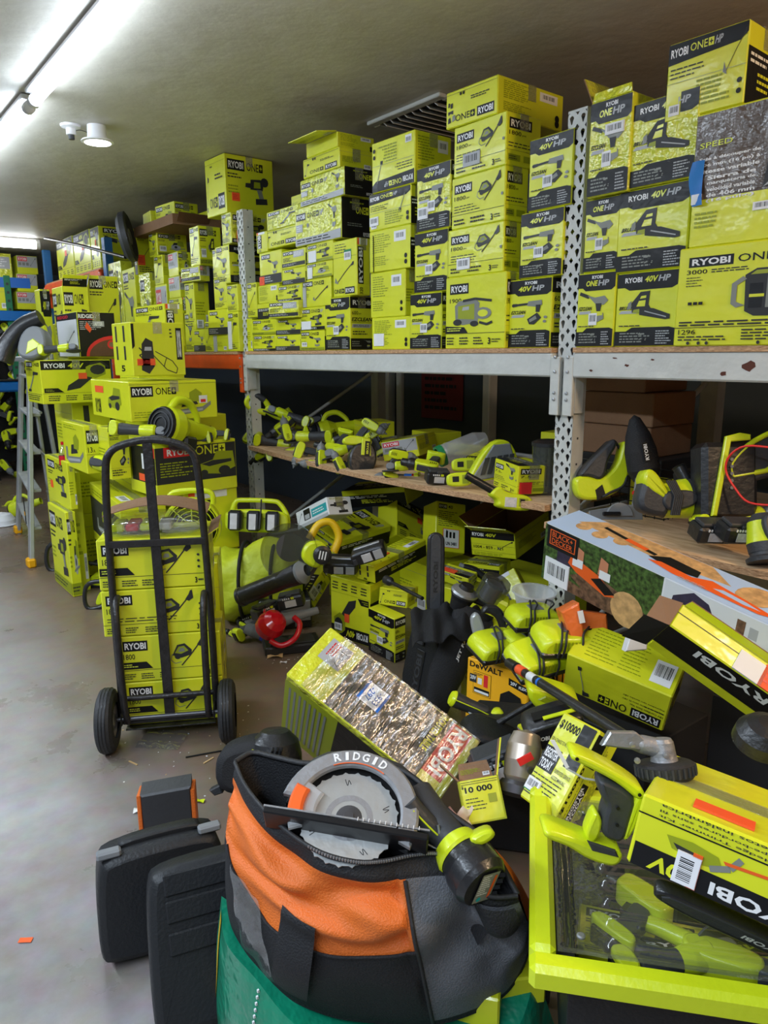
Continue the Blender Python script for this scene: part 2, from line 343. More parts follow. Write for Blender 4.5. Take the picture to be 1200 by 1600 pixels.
# ------------------------------------------------------------------ print on boxes
_gl = {}
def glyphs(t, bold):
    k = (t, bold)
    if k not in _gl:
        cu = bpy.data.curves.new('lettering', 'FONT'); cu.body = t; cu.size = 1; cu.resolution_u = 2; cu.fill_mode = 'FRONT'
        cu.offset = .03 if bold else .006
        ob = bpy.data.objects.new('lettering', cu); me = bpy.data.meshes.new_from_object(ob)
        vs = [(v.co.x, v.co.y) for v in me.vertices]; fs = [list(p.vertices) for p in me.polygons]
        x0 = min(v[0] for v in vs); x1 = max(v[0] for v in vs); y0 = min(v[1] for v in vs); y1 = max(v[1] for v in vs)
        _gl[k] = ([((x-x0)/(x1-x0), (y-y0)/(y1-y0)) for x, y in vs], fs)
        bpy.data.objects.remove(ob); bpy.data.curves.remove(cu); bpy.data.meshes.remove(me)
    return _gl[k]
class Panel:
    """flat print on one face: o origin (lower left), U and V full edge vectors, N outward normal"""
    def __init__(s, mb, o, U, V, rot=0):
        s.mb = mb; o = Vector(o); U = Vector(U); V = Vector(V); s.N = U.cross(V).normalized()
        for _ in range(rot % 4): o, U, V = o+U, V, -U
        s.o, s.U, s.V = o, U, V; s.k = 0; s.w = U.length; s.h = V.length
    def P(s, u, v): return s.o+s.U*u+s.V*v+s.N*(.0006+.00016*s.k)
    def poly(s, pts, m):
        s.k += 1
        a = sum(pts[i-1][0]*pts[i][1]-pts[i][0]*pts[i-1][1] for i in range(len(pts)))
        if a < 0: pts = pts[::-1]
        s.mb.add([s.P(*p) for p in pts], [list(range(len(pts)))], m); return s
    def rect(s, u0, v0, u1, v1, m): return s.poly([(u0, v0), (u1, v0), (u1, v1), (u0, v1)], m)
    def disc(s, u, v, r, m, n=14): q = s.w/s.h; return s.poly([(u+r*cos(2*pi*i/n), v+r*q*sin(2*pi*i/n)) for i in range(n)], m)
    def line(s, pts, w, m):
        s.k += 1; q = s.w/s.h
        for (a, b), (c, d) in zip(pts, pts[1:]):
            dx, dy = c-a, (d-b)/q; l = sqrt(dx*dx+dy*dy) or 1; nx, ny = -dy/l*w/2, dx/l*w/2*q
            s.mb.add([s.P(a+nx, b+ny), s.P(a-nx, b-ny), s.P(c-nx, d-ny), s.P(c+nx, d+ny)], [(0, 1, 2, 3)], m)
        return s
    def text(s, t, u0, v0, u1, v1, m, bold=True, skew=0):
        s.k += 1; vs, fs = glyphs(t, bold)
        s.mb.add([s.P(u0+(u1-u0)*x+skew*y, v0+(v1-v0)*y) for x, y in vs], fs, m); return s
    def logo(s, u0, v0, u1, v1, bg='ink', fg='white_print', brand='RYOBI'):
        s.rect(u0, v0, u1, v1, bg); du = (u1-u0)*.07; dv = (v1-v0)*.17
        return s.text(brand, u0+du, v0+dv, u1-du, v1-dv, fg) if brand else s
    def lines(s, u0, v0, u1, v1, n, m='mid_print', seed=0, th=.45):
        s.k += 1; q = random.Random(seed+n); dv = (v1-v0)/n
        for i in range(n):
            u = u0; v = v1-dv*(i+.5)
            e = u0+(u1-u0)*q.uniform(.6, 1)
            while u < e-.01*(u1-u0):
                w = (u1-u0)*q.uniform(.06, .22); w = min(w, e-u)
                s.mb.add([s.P(u, v-dv*th/2), s.P(u+w, v-dv*th/2), s.P(u+w, v+dv*th/2), s.P(u, v+dv*th/2)], [(0, 1, 2, 3)], m); u += w+(u1-u0)*.03
        return s
    def barcode(s, u0, v0, u1, v1, bg='label_white', vert=False):
        s.rect(u0, v0, u1, v1, bg); s.k += 1; q = random.Random(3); n = 13
        for i in range(n):
            a = .12+.76*i/n; w = .76/n*q.uniform(.25, .75)
            A = (u0+(u1-u0)*a, v0+(v1-v0)*.3, u0+(u1-u0)*(a+w), v0+(v1-v0)*.85) if not vert else (u0+(u1-u0)*.15, v0+(v1-v0)*a, u0+(u1-u0)*.75, v0+(v1-v0)*(a+w))
            s.mb.add([s.P(A[0], A[1]), s.P(A[2], A[1]), s.P(A[2], A[3]), s.P(A[0], A[3])], [(0, 1, 2, 3)], 'ink')
        return s
    def pic(s, name, u0, v0, u1, v1, fx=False):
        T = lambda p: (u0+(u1-u0)*((1-p[0]) if fx else p[0]), v0+(v1-v0)*p[1])
        for it in PICS[name]:
            if it[0] == 'c':
                _, x, y, r, m = it; c = T((x, y)); s.poly([(c[0]+(u1-u0)*r*cos(k*pi/6), c[1]+(v1-v0)*r*sin(k*pi/6)) for k in range(12)], m)
            elif it[0] == 'l': s.line([T(p) for p in it[1]], it[2]*(u1-u0), it[3])
            else: s.poly([T(p) for p in it[0]], it[1])
        return s
D, M_, G, LM, W_ = 'dark_print', 'mid_print', 'grey_print', 'lime', 'white_print'
PICS = {
 'washer': [([(.05, .35), (.2, .68), (.42, .72), (.62, .5), (.6, .34), (.3, .25)], D), ([(.12, .42), (.24, .62), (.4, .64), (.52, .48), (.3, .38)], 'olive_print'), ([(.22, .45), (.3, .58), (.4, .56), (.42, .46)], M_), ('c', .2, .3, .09, D), ('l', [(.3, .0), (.55, .3), (.85, .7), (.95, .95)], .035, D), ([(.78, .66), (.98, .98), (1, .7), (.88, .6)], D), ('l', [(.05, .4), (0, .2), (.12, .08), (.3, .12)], .02, M_)],
 'cart': [([(.12, .25), (.1, .8), (.2, .95), (.62, .98), (.7, .85), (.66, .2), (.3, .12)], M_), ([(.18, .35), (.18, .78), (.58, .84), (.58, .3)], 'olive_print'), ([(.28, .62), (.3, .74), (.45, .76), (.45, .64)], G), ('c', .17, .22, .11, D), ('c', .58, .16, .1, D), ('c', .78, .5, .2, M_), ('c', .78, .5, .12, LM), ('l', [(.3, .95), (.6, 1), (.98, .9)], .04, D), ('l', [(.7, .2), (.88, .12), (1, .2)], .04, D)],
 'lance': [('l', [(0, .72), (.3, .74), (.55, .75)], .045, D), ([(.02, .66), (.02, .78), (.16, .78), (.16, .68)], D), ([(.45, .68), (.48, .84), (.86, .86), (.88, .7), (.78, .62)], M_), ([(.7, .7), (.84, .7), (.8, .44), (.7, .44)], D), ([(.52, .02), (.46, .2), (.74, .42), (.86, .24), (.66, .0)], D), ([(.54, .08), (.52, .18), (.7, .32), (.74, .2)], M_), ('c', .98, .25, .05, M_), ('c', .96, .1, .05, M_)],
 'gun': [('l', [(0, .98), (.3, .84)], .09, D), ([(.25, .9), (.5, .82), (.8, .86), (.92, .7), (.78, .56), (.5, .62)], M_), ([(.52, .62), (.72, .62), (.68, .36), (.56, .36)], D), ([(.42, .06), (.42, .3), (.78, .3), (.8, .1), (.6, .0)], M_), ([(.46, .2), (.46, .3), (.76, .3), (.76, .22)], LM)],
 'chainsaw': [([(.12, .3), (.1, .62), (.3, .98), (.52, 1), (.5, .55), (.6, .32)], D), ([(.22, .5), (.32, .84), (.44, .86), (.42, .5)], LM), ('l', [(.28, .72), (.46, .74)], .04, D), ([(.0, .4), (.02, .62), (.1, .7), (.1, .44)], M_), ([(.3, .22), (.3, .48), (.62, .42), (1, .2), (1, .06), (.9, .04)], D), ([(.14, .3), (.16, .4), (.3, .42), (.3, .28)], 'olive_print'), ('l', [(.42, .34), (.92, .12)], .02, G)],
 'drill': [([(.0, .56), (.02, .7), (.3, .72), (.3, .54)], D), ([(.2, .5), (.22, .84), (.62, .88), (.74, .7), (.7, .5)], D), ([(.34, .56), (.36, .78), (.6, .78), (.62, .58)], 'olive_print'), ([(.46, .52), (.66, .52), (.74, .2), (.56, .18)], M_), ([(.4, .0), (.4, .2), (.86, .24), (.88, .04)], D), ('c', .78, .8, .16, D)],
 'station': [([(.2, .14), (.18, .88), (.3, 1), (.72, 1), (.8, .86), (.8, .14), (.7, .02), (.3, .04)], D), ([(.1, .22), (.04, .3), (.04, .72), (.16, .86), (.2, .8), (.1, .68), (.1, .34), (.2, .26)], M_), ([(.84, .2), (.92, .3), (.94, .66), (.84, .8), (.82, .74), (.88, .62), (.87, .34), (.8, .24)], M_), ([(.42, .2), (.42, .86), (.72, .86), (.74, .2)], M_), ([(.5, .5), (.5, .76), (.66, .76), (.66, .5)], G), ([(.24, .2), (.24, .4), (.38, .4), (.38, .2)], 'ink'), ([(.24, .5), (.24, .7), (.38, .7), (.38, .5)], 'ink'), ([(.24, .42), (.24, .48), (.4, .48), (.4, .42)], LM), ([(.24, .88), (.3, .96), (.44, .96), (.42, .88)], 'olive_print'), ([(.46, .28), (.46, .38), (.52, .38), (.52, .28)], 'ink'), ([(.54, .28), (.54, .38), (.6, .38), (.6, .28)], 'ink'), ([(.62, .28), (.62, .38), (.68, .38), (.68, .28)], 'ink'), ([(.48, .88), (.48, .93), (.68, .93), (.68, .88)], W_)],
 'blower': [([(.0, .02), (.04, .2), (.5, .62), (.62, .48), (.3, .1)], D), ([(.44, .5), (.46, .82), (.7, 1), (.9, .9), (.9, .56), (.66, .42)], 'olive_print'), ('c', .72, .72, .17, D), ('l', [(.56, .92), (.8, 1.0), (.98, .8)], .05, D)],
 'tiller': [([(.0, .1), (.04, .8), (.16, .96), (.34, .86), (.36, .2), (.2, .0)], D), ([(.1, .62), (.12, .72), (.3, .72), (.3, .62)], G), ('l', [(-.04, .3), (.1, .36), (-.04, .5), (.1, .56), (-.04, .7)], .03, D), ('l', [(.34, .5), (.7, .1), (.96, .0), (1, .14), (.86, .34), (.4, .6)], .022, D), ('l', [(.62, .2), (.7, .42)], .02, D)],
 'pole': [('l', [(.1, .05), (.5, .5), (.98, .98)], .03, D), ([(.0, .1), (.04, .34), (.16, .1), (.2, .02)], M_), ([(.86, .8), (.92, .98), (1, 1), (.98, .84)], D)],
 'stick': [('l', [(.15, .1), (.45, .6), (.6, .9)], .05, M_), ([(0, 0), (.05, .14), (.26, .12), (.24, .0)], D), ([(.5, .8), (.54, 1), (.95, .96), (.9, .84), (.66, .84)], D)],
 'miter': [([(.0, .1), (.02, .5), (.12, .5), (.12, .2), (.8, .3), (1, .5), (1, .36), (.8, .12), (.2, .0)], M_), ([(.3, .3), (.36, .6), (.6, .66), (.7, .4)], D), ([(.5, .5), (.5, .84), (.66, .98), (.8, .8), (.74, .5)], 'olive_print'), ([(.08, .06), (.1, .14), (.8, .24), (.8, .16)], G)],
 'mower': [([(.0, .2), (.05, .5), (.4, .62), (.5, .9), (.95, .86), (1, .3), (.6, .1)], 'olive_print'), ([(.1, .5), (.4, .6), (.9, .6), (.9, .5), (.3, .4)], D), ('c', .7, .22, .16, D), ('c', .16, .2, .1, D)],
 'trimmer': [([(.0, .3), (.06, .75), (.3, .9), (.45, .75), (.4, .35), (.2, .2)], 'olive_print'), ([(.06, .5), (.1, .7), (.28, .78), (.3, .6)], D), ('l', [(.36, .9), (.5, .6), (.56, .1)], .05, M_), ([(.44, .4), (.46, .52), (1, .3), (1, .18)], 'orange_print')],
 'vacparts': [([(.0, .8), (.04, 1), (.24, .98), (.22, .8)], D), ([(.34, .72), (.3, .92), (.62, .96), (.6, .74)], D), ([(.05, .42), (.3, .5), (.7, .44), (.72, .62), (.3, .6), (.0, .6)], D), ([(.0, .05), (.04, .28), (.3, .34), (.4, .1)], D), ([(.55, .1), (.6, .36), (.95, .4), (1, .16)], M_)],
 'saw': [('c', .42, .42, .3, G), ('c', .42, .42, .1, D), ([(.2, .5), (.3, .8), (.6, .8), (.7, .5), (.5, .6), (.3, .58)], D), ([(.5, .6), (.56, .96), (.9, .9), (.94, .5), (.7, .5)], 'olive_print'), ([(.0, .18), (.0, .24), (1, .34), (1, .28)], M_)],
 'vacuum': [([(.14, .42), (.2, .86), (.45, 1), (.8, .92), (.9, .6), (.84, .4)], 'ink'), ([(.1, .0), (.16, .42), (.84, .4), (.86, .0)], D), ([(.3, .0), (.34, .4), (.7, .4), (.7, .0)], 'yellow_print'), ([(.34, .5), (.38, .68), (.62, .66), (.6, .5)], M_), ('c', .14, .5, .1, 'ink'), ([(.28, .2), (.3, .26), (.74, .26), (.74, .18)], 'ink')],
}
POSES = {"router": [[1.1263, 2.0552, 0.2733], [[0.3897, -0.7834, -0.4841], [0.8777, 0.1567, 0.453], [-0.279, -0.6014, 0.7486]], [0.5646, 0.2086, 0.466]], "hedge": [[0.9409, 0.5855, 0.7411], [[0.343, -0.9311, -0.1245], [0.9004, 0.3636, -0.2388], [0.2676, -0.0302, 0.9631]], [0.3288, 0.5117, 0.1167]], "vac": [[1.762, 1.3629, 0.5034], [[0.3398, -0.918, -0.2043], [0.8818, 0.2354, 0.4088], [-0.3272, -0.3191, 0.8895]], [0.3152, 0.1559, 0.1683]], "slant": [[1.5763, 0.9687, 0.826], [[0.3932, -0.7638, -0.5119], [0.8304, 0.056, 0.5543], [-0.3947, -0.6431, 0.6563]], [0.3, 0.0726, 0.142]], "bd": [[1.5546, 1.2945, 0.9293], [[-0.0257, -0.985, -0.1708], [0.9916, -0.0469, 0.1209], [-0.127, -0.1662, 0.9779]], [0.95, 0.1344, 0.1696]], "dew": [[1.7764, 1.8178, 0.1869], [[0.0503, -0.9969, 0.0609], [0.994, 0.044, -0.1005], [0.0975, 0.0656, 0.9931]], [0.2873, 0.2176, 0.253]], "p1": [[2.331, 3.7791, 0.4044], [[0.0764, -0.9623, -0.2612], [0.9956, 0.0591, 0.0733], [-0.0551, -0.2656, 0.9625]], [0.2657, 0.4218, 0.1268]], "p2": [[2.1607, 3.0481, 0.3738], [[0.2328, -0.9722, -0.0267], [0.9676, 0.2287, 0.1071], [-0.098, -0.0507, 0.9939]], [0.1263, 0.4648, 0.0967]], "p3": [[2.1089, 3.2265, 0.0105], [[0.286, -0.9574, -0.039], [0.9578, 0.2843, 0.0423], [-0.0294, -0.0495, 0.9983]], [0.2698, 0.1062, 0.357]], "p4": [[2.1474, 2.9272, 0.0102], [[0.0794, -0.9955, -0.0511], [0.9958, 0.0768, 0.05], [-0.0459, -0.0548, 0.9974]], [0.1999, 0.0773, 0.2453]], "p5": [[2.1697, 2.8708, 0.2787], [[0.5087, -0.8602, -0.0347], [0.8513, 0.5087, -0.1285], [0.1282, 0.0358, 0.9911]], [0.1578, 0.1634, 0.0894]], "p7": [[2.2091, 3.6544, 0.0975], [[0.5978, 0.1067, -0.7945], [-0.2747, 0.9584, -0.078], [0.7531, 0.2649, 0.6022]], [0.1121, 0.0529, 0.2481]], "p8": [[2.7779, 3.4802, 0.4332], [[0.8756, -0.0417, -0.4813], [-0.217, 0.8561, -0.4691], [0.4316, 0.5152, 0.7405]], [0.3594, 0.18, 0.2854]], "p9": [[2.1521, 3.6205, 0.5347], [[0.0368, -0.9111, 0.4106], [0.995, -0.0047, -0.0996], [0.0927, 0.4122, 0.9064]], [0.3432, 0.1646, 0.1032]], "p10": [[2.7192, 3.0504, 0.4332], [[0.9316, -0.3002, -0.205], [0.2109, 0.9056, -0.3679], [0.2961, 0.2995, 0.907]], [0.194, 0.176, 0.2948]], "p11": [[2.7533, 2.7837, 0.4607], [[0.2952, -0.954, 0.0516], [0.9496, 0.299, 0.0946], [-0.1057, 0.021, 0.9942]], [0.265, 0.4781, 0.1419]], "p12": [[2.7373, 2.8361, 0.3401], [[0.4199, -0.9074, 0.0156], [0.9075, 0.4195, -0.0242], [0.0154, 0.0243, 0.9996]], [0.2137, 0.193, 0.061]], "p13": [[2.4469, 2.716, 0.3906], [[0.2505, -0.9633, -0.0968], [0.9602, 0.2344, 0.1521], [-0.1238, -0.1311, 0.9836]], [0.1804, 0.089, 0.0628]], "p14": [[2.6459, 2.454, 0.2298], [[0.5034, -0.6379, 0.5828], [0.8526, 0.2571, -0.4549], [0.1403, 0.7259, 0.6733]], [0.1699, 0.0776, 0.1874]], "case": [[1.8598, 2.3333, 0.0545], [[0.0422, -0.9981, -0.045], [0.9786, 0.0503, -0.1995], [0.2014, -0.0356, 0.9789]], [0.1849, 0.2315, 0.3712]], "reg": [[1.1958, 1.0362, 0.5224], [[-0.204, -0.9749, 0.0893], [0.765, -0.2157, -0.6069], [0.6109, -0.0555, 0.7898]], [0.1261, 0.075, 0.2243]], "amp": [[2.3712, 2.2725, 0.9619], [[-0.2886, -0.9563, -0.0475], [0.9571, -0.2869, -0.0393], [0.024, -0.0569, 0.9981]], [0.2702, 0.1018, 0.1299]], "redg": [[2.5971, 3.3674, 0.925], [[0.4641, -0.8638, 0.1962], [0.8802, 0.4746, 0.0076], [-0.0996, 0.1692, 0.9805]], [0.228, 0.2264, 0.1126]], "mow": [[1.4562, 3.9733, 0.7593], [[0.9953, 0.0938, 0.0246], [-0.0952, 0.9933, 0.0648], [-0.0184, -0.0668, 0.9976]], [0.5113, 0.3565, 0.2955]], "dkw": [[1.8933, 7.3069, -0.0338], [[0.5487, -0.6235, -0.557], [0.8114, 0.2367, 0.5344], [-0.2013, -0.7452, 0.6358]], [0.4744, 0.2703, 0.9181]], "lbin": [[0.6326, 0.5313, 0.712], [[0.7081, -0.689, -0.1545], [0.6926, 0.7203, -0.0383], [0.1377, -0.0799, 0.9872]], [0.6, 0.45, 0.05]]}
# ------------------------------------------------------------------ carton faces
def oneplus(p, u0, v0, u1, v1, m='ink', bg='lime', hp=None):
    w = u1-u0; e = u0+w*(.55 if hp else .74)
    p.text('ONE', u0, v0, e, v1, m, False); a = e+w*.03; b_ = a+w*(.17 if hp else .23)
    p.rect(a, v0, b_, v1, m); p.text('+', a+(b_-a)*.2, v0+(v1-v0)*.2, b_-(b_-a)*.2, v1-(v1-v0)*.2, bg)
    if hp: p.text('HP', b_+w*.03, v0, u1, v1, 'grey_print' if hp == 1 else hp, skew=.02)
def f_blank(p, **k): pass
def f_side(p, s=0, **k):
    p.line([(0, .8), (1, .8)], .004, 'mid_print'); p.lines(.08, .3, .7, .6, 5, 'olive_print', s); p.barcode(.72, .1, .92, .32)
def f_back(p, s=0, **k):
    p.rect(.62, .66, .9, .9, 'label_white'); p.barcode(.64, .68, .88, .88)
    p.lines(.08, .45, .55, .92, 9, 'olive_print', s); p.lines(.08, .14, .5, .38, 5, 'olive_print', s+1); p.disc(.9, .3, .035, 'ink'); p.disc(.9, .16, .035, 'ink')
def f_one(p, pic='drill', s=0, hp=None, band=True, label=False, **k):
    p.logo(.05, .74, .4, .92); oneplus(p, .44, .76, .44+(.48 if hp else .34), .9, 'ink', 'lime', hp)
    p.lines(.05, .6, .34, .7, 2, D, s); p.pic(pic, .4, .2, .92, .7); p.lines(.05, .34, .3, .5, 3, 'olive_print', s)
    if band: p.rect(0.01, .02, .99, .16, 'ink' if hp else 'olive_print'); p.lines(.05, .05, .8, .13, 2, W_ if hp else D, s)
    if label: p.barcode(.08, .2, .3, .42)
def f_onevert(p, pic='lance', s=0, **k):
    p.logo(.08, .84, .5, .96); oneplus(p, .54, .86, .96, .94); p.lines(.08, .76, .6, .82, 2, D, s); p.pic(pic, .1, .26, .9, .74); p.lines(.08, .06, .9, .2, 3, D, s); p.line([(0, .22), (1, .22)], .006, D)
def f_40v(p, pic='lance', s=0, mid='EZCLEAN', label=True, big='40V', logo='RYOBI', **k):
    p.poly([(.01, .8), (.14, .8), (.22, .76), (.9, .76), (.99, .8), (.99, .985), (.01, .985)], 'ink')
    if k.get('side'): 
        p.text(logo, .14, .86, .42, .93, W_); p.text(big, .46, .855, .66, .935, 'lime', skew=.02); p.text('HP', .68, .855, .86, .935, 'grey_print', skew=.02)
    else:
        p.text(logo, .38, .915, .66, .96, W_); p.text(big, .22, .82, .52, .895, 'lime', skew=.02); p.text('HP', .55, .82, .82, .895, 'grey_print', skew=.02)
    p.text(mid, .06, .5, .4, .55, 'ink', skew=.02); p.poly([(.06, .45), (.36, .45), (.4, .49), (.1, .49)], 'grey_print')
    p.pic(pic, .08 if not k.get('side') else .2, .34, .9, .74)
    if label: p.barcode(.34, .3, .56, .46)
    p.poly([(.01, .015), (.99, .015), (.99, .24), (.9, .26), (.3, .26), (.2, .21), (.01, .21)], 'ink')
    p.lines(.1, .05, .6, .2, 4, 'mid_print', s); p.pic('lance', .3, .08, .55, .2); p.lines(.7, .03, .95, .22, 6, 'grey_print', s)
    p.lines(.08, .27, .5, .3, 1, D, s)
def f_40vside(p, s=0, num='600', **k):
    p.rect(.01, .78, .99, .985, 'ink'); p.text('RYOBI', .12, .84, .95, .93, W_)
    p.text(num, .08, .66, .34, .73, 'ink', False); p.text('psi', .37, .66, .46, .7, 'ink', False); p.text('EZCLEAN', .06, .54, .92, .61, 'ink', skew=.03)
    p.line([(.05, .52), (.95, .52)], .01, 'ink'); p.poly([(.06, .42), (.84, .42), (.92, .49), (.1, .49)], 'grey_print'); p.text('BRUSHLESS', .14, .435, .8, .475, 'ink', False)
    p.lines(.1, .28, .9, .37, 2, D, s); p.rect(.01, .015, .99, .22, 'ink'); p.pic('gun', .55, .05, .9, .2); p.lines(.06, .06, .46, .18, 3, 'mid_print', s)
def f_psi(p, num='1800', pic='washer', s=0, **k):
    p.logo(.06, .68, .4, .86); p.text(num, .06, .55, .28, .63, 'ink', False); p.text('psi', .3, .55, .35, .59, 'ink', False)
    p.lines(.06, .3, .6, .46, 3, D, s, .3); p.line([(0, .27), (1, .27)], .005, D); p.pic(pic, .5, .45, .93, .95)
    p.lines(.06, .06, .3, .2, 2, D, s); p.lines(.38, .06, .66, .2, 2, D, s+3); p.text('3', .76, .05, .8, .17, 'ink'); p.lines(.82, .08, .95, .16, 2, D, s)
    p.disc(.96, .5, .02, M_)
def f_psiside(p, num='1800', s=0, **k):
    p.logo(.08, .7, .72, .9); p.text(num, .08, .58, .42, .66, 'ink', False); p.text('psi', .45, .58, .55, .62, 'ink', False)
    p.lines(.06, .34, .95, .46, 2, D, s, .3); p.line([(0, .3), (1, .3)], .005, D); p.rect(.06, .1, .4, .22, 'olive_print'); p.rect(.5, .1, .86, .22, 'olive_print'); p.lines(.08, .12, .38, .2, 2, D, s)
def f_1900(p, s=0, **k):
    p.logo(.08, .76, .4, .9); p.text('1900', .08, .64, .28, .7, 'ink', False); p.text('psi', .3, .64, .36, .67, 'ink', False); p.pic('cart', .1, .28, .8, .68)
    p.poly([(.01, .22), (.4, .22), (.34, .3), (.01, .32)], 'ink'); p.lines(.04, .24, .3, .3, 2, 'lime_pale', s); p.line([(0, .215), (1, .215)], .005, D)
    p.lines(.04, .05, .2, .17, 3, D, s); p.lines(.26, .05, .44, .17, 3, D, s+1); p.lines(.5, .05, .68, .17, 3, D, s+2); p.text('3', .74, .06, .78, .15, 'ink'); p.lines(.8, .08, .94, .14, 2, D)
def f_upside(p, pic='stick', s=0, **k):
    p.logo(.62, .1, .94, .36); oneplus(p, .2, .14, .58, .32); p.pic(pic, .05, .1, .2, .7); p.lines(.5, .6, .9, .72, 2, D, s); p.disc(.3, .85, .02, 'ink'); p.disc(.36, .85, .02, 'ink'); p.line([(0, .9), (1, .9)], .004, D)
def f_blackup(p, s=0, **k):
    p.rect(.01, .01, .99, .99, 'ink'); oneplus(p, .5, .62, .95, .8, 'lime', 'ink'); p.lines(.3, .84, .9, .92, 1, 'olive_print', s)
    p.lines(.2, .3, .8, .4, 2, 'mid_print', s); p.text('RYOBI', .75, .08, .98, .18, W_)
def f_hpwide(p, pic='stick', s=0, **k):
    p.poly([(.01, .985), (.99, .985), (.99, .86), (.9, .78), (.01, .72)], 'ink'); p.text('RYOBI', .04, .81, .26, .92, W_); oneplus(p, .29, .83, .68, .93, 'lime', 'ink', 1)
    p.pic(pic, .72, .4, .98, .92); p.lines(.05, .52, .55, .68, 3, D, s, .3); p.lines(.4, .1, .85, .46, 6, 'olive_print', s); p.disc(.93, .3, .03, 'ink'); p.disc(.93, .17, .03, 'ink'); p.barcode(.06, .06, .2, .2); p.line([(0, .48), (1, .48)], .004, M_)
def f_onehp(p, pic='stick', s=0, **k):
    p.logo(.03, .66, .25, .84); oneplus(p, .28, .68, .62, .82, 'ink', 'lime', 1); p.pic(pic, .74, .3, .93, .9); p.rect(.03, .36, .18, .56, 'grey_print'); p.lines(.04, .38, .17, .54, 3, W_, s); p.disc(.3, .5, .025, M_)
    p.poly([(.01, .02), (.99, .02), (.99, .24), (.5, .2), (.01, .2)], 'grey_print'); p.lines(.05, .05, .9, .18, 2, D, s)
def f_station(p, s=0, **k):
    p.logo(.08, .8, .4, .9); oneplus(p, .43, .815, .75, .89); p.text('3000', .07, .73, .22, .775, 'ink', False); p.lines(.25, .73, .55, .775, 2, D, s); p.lines(.07, .6, .2, .71, 4, D, s, .3)
    p.pic('station', .38, .27, 1.0, .74); p.lines(.04, .2, .8, .26, 2, D, s, .5); p.line([(0, .19), (1, .19)], .004, D); p.text('1296', .04, .12, .17, .17, 'ink', False)
    p.lines(.04, .05, .45, .11, 2, D, s); p.lines(.5, .05, .95, .17, 4, D, s+2); [p.disc(x, .03, .012, D) for x in (.12, .2, .26, .62, .7, .78, .86)]; p.disc(.95, .84, .02, 'blue_print'); [p.rect(x, .42, x+.03, .45, 'ink') for x in (.1, .14, .18)]
def f_scroll(p, s=0, **k):
    p.rect(.0, .36, .99, .985, 'brown_print')
    for i, t in enumerate(('Scie à découper de', '406 mm (16 po) à', 'vitesse variable')): p.text(t, .04, .64-i*.045, .52, .67-i*.045, W_)
    for i, t in enumerate(('Sierra de', 'marqueteria de', 'velocidad variable', 'de 406 mm', '(16 pulg.)')): p.text(t, .12, .5-i*.043, .5, .53-i*.043, W_)
    p.text('SPEED', .04, .74, .3, .78, 'lime_pale', False); p.poly([(.56, .38), (.6, .7), (.75, .72), (.8, .58), (.99, .62), (.99, .4)], 'dark_print'); p.poly([(.7, .66), (.74, .74), (.96, .76), (.97, .7)], M_)
    p.poly([(.56, .38), (.7, .42), (.66, .46)], G); p.text('PRO FEATURES. AF', .66, .385, .96, .41, W_); p.lines(.04, .14, .3, .27, 4, 'olive_print', s); p.barcode(.5, .22, .66, .28); p.disc(.88, .26, .03, M_); p.disc(.88, .18, .03, D)
def f_tiller(p, s=0, **k):
    p.logo(.84, .3, .95, .9, brand=''); p.text('RYOBI', .86, .34, .93, .86, W_, True); p.pic('tiller', .16, .04, .84, .74); p.poly([(.01, .5), (.06, .56), (.06, .97), (.01, .97)], 'ink'); p.lines(.72, .7, .78, .9, 3, D, s)
def f_side_lines(p, s=0, **k):
    for x in (.18, .6): p.rect(x, .3, x+.09, .56, D); p.rect(x, .64, x+.09, .94, D)
    p.text('5', .4, .08, .6, .2, 'ink')
def f_miter(p, s=0, **k):
    p.logo(.02, .62, .26, .88); oneplus(p, .29, .66, .52, .84); p.pic('miter', .42, .1, .92, .8); p.lines(.04, .08, .36, .26, 3, 'olive_print', s, .3); p.rect(.78, .4, .88, .6, W_); p.rect(.8, .42, .86, .5, 'red_print'); p.line([(0, .93), (1, .93)], .003, D)
def f_miterL(p, s=0, **k):
    p.text('RYOBI', .1, .1, .25, .5, 'ink'); p.pic('mower', .45, .2, .8, .9); p.rect(.12, .66, .35, .84, 'orange_sticker')
def f_big40(p, pic='blower', s=0, **k):
    p.rect(.01, .78, .99, .985, 'ink'); p.text('RYOBI', .06, .82, .34, .93, W_); p.text('40V', .38, .82, .6, .93, 'lime', skew=.01)
    p.pic(pic, .34, .28, .98, .96); p.poly([(.03, .26), (.03, .36), (.22, .36), (.3, .26)], 'ink'); p.lines(.05, .28, .2, .34, 2, 'olive_print', s); [p.lines(x, .06, x+.17, .2, 3, D, s) for x in (.08, .32, .56, .8)]
    p.line([(0, .24), (1, .24)], .003, D); p.rect(.52, .56, .64, .7, 'orange_sticker')
def f_ridgid(p, s=0, **k):
    p.rect(.01, .01, .99, .99, 'ink'); p.text('RIDGID', .03, .86, .44, .95, W_); p.rect(.03, .83, .44, .84, 'red_print'); p.lines(.05, .6, .75, .8, 5, 'grey_print', s); p.rect(.4, .68, .7, .8, G); p.text('AFTER', .44, .7, .66, .78, W_)
    p.poly([(.16+.8*(1-cos(a/8*pi/2)), .02+.46*sin(a/8*pi/2)) for a in range(9)]+[(.99, .02)], 'red_print'); p.poly([(.24+.72*(1-cos(a/8*pi/2)), .02+.38*sin(a/8*pi/2)) for a in range(9)]+[(.99, .02)], 'cardboard_dark')
    p.disc(.86, .28, .12, 'red_print'); p.disc(.86, .28, .07, 'cardboard'); p.poly([(.18, .66), (.24, .78), (.36, .62), (.3, .54)], 'orange_sticker')
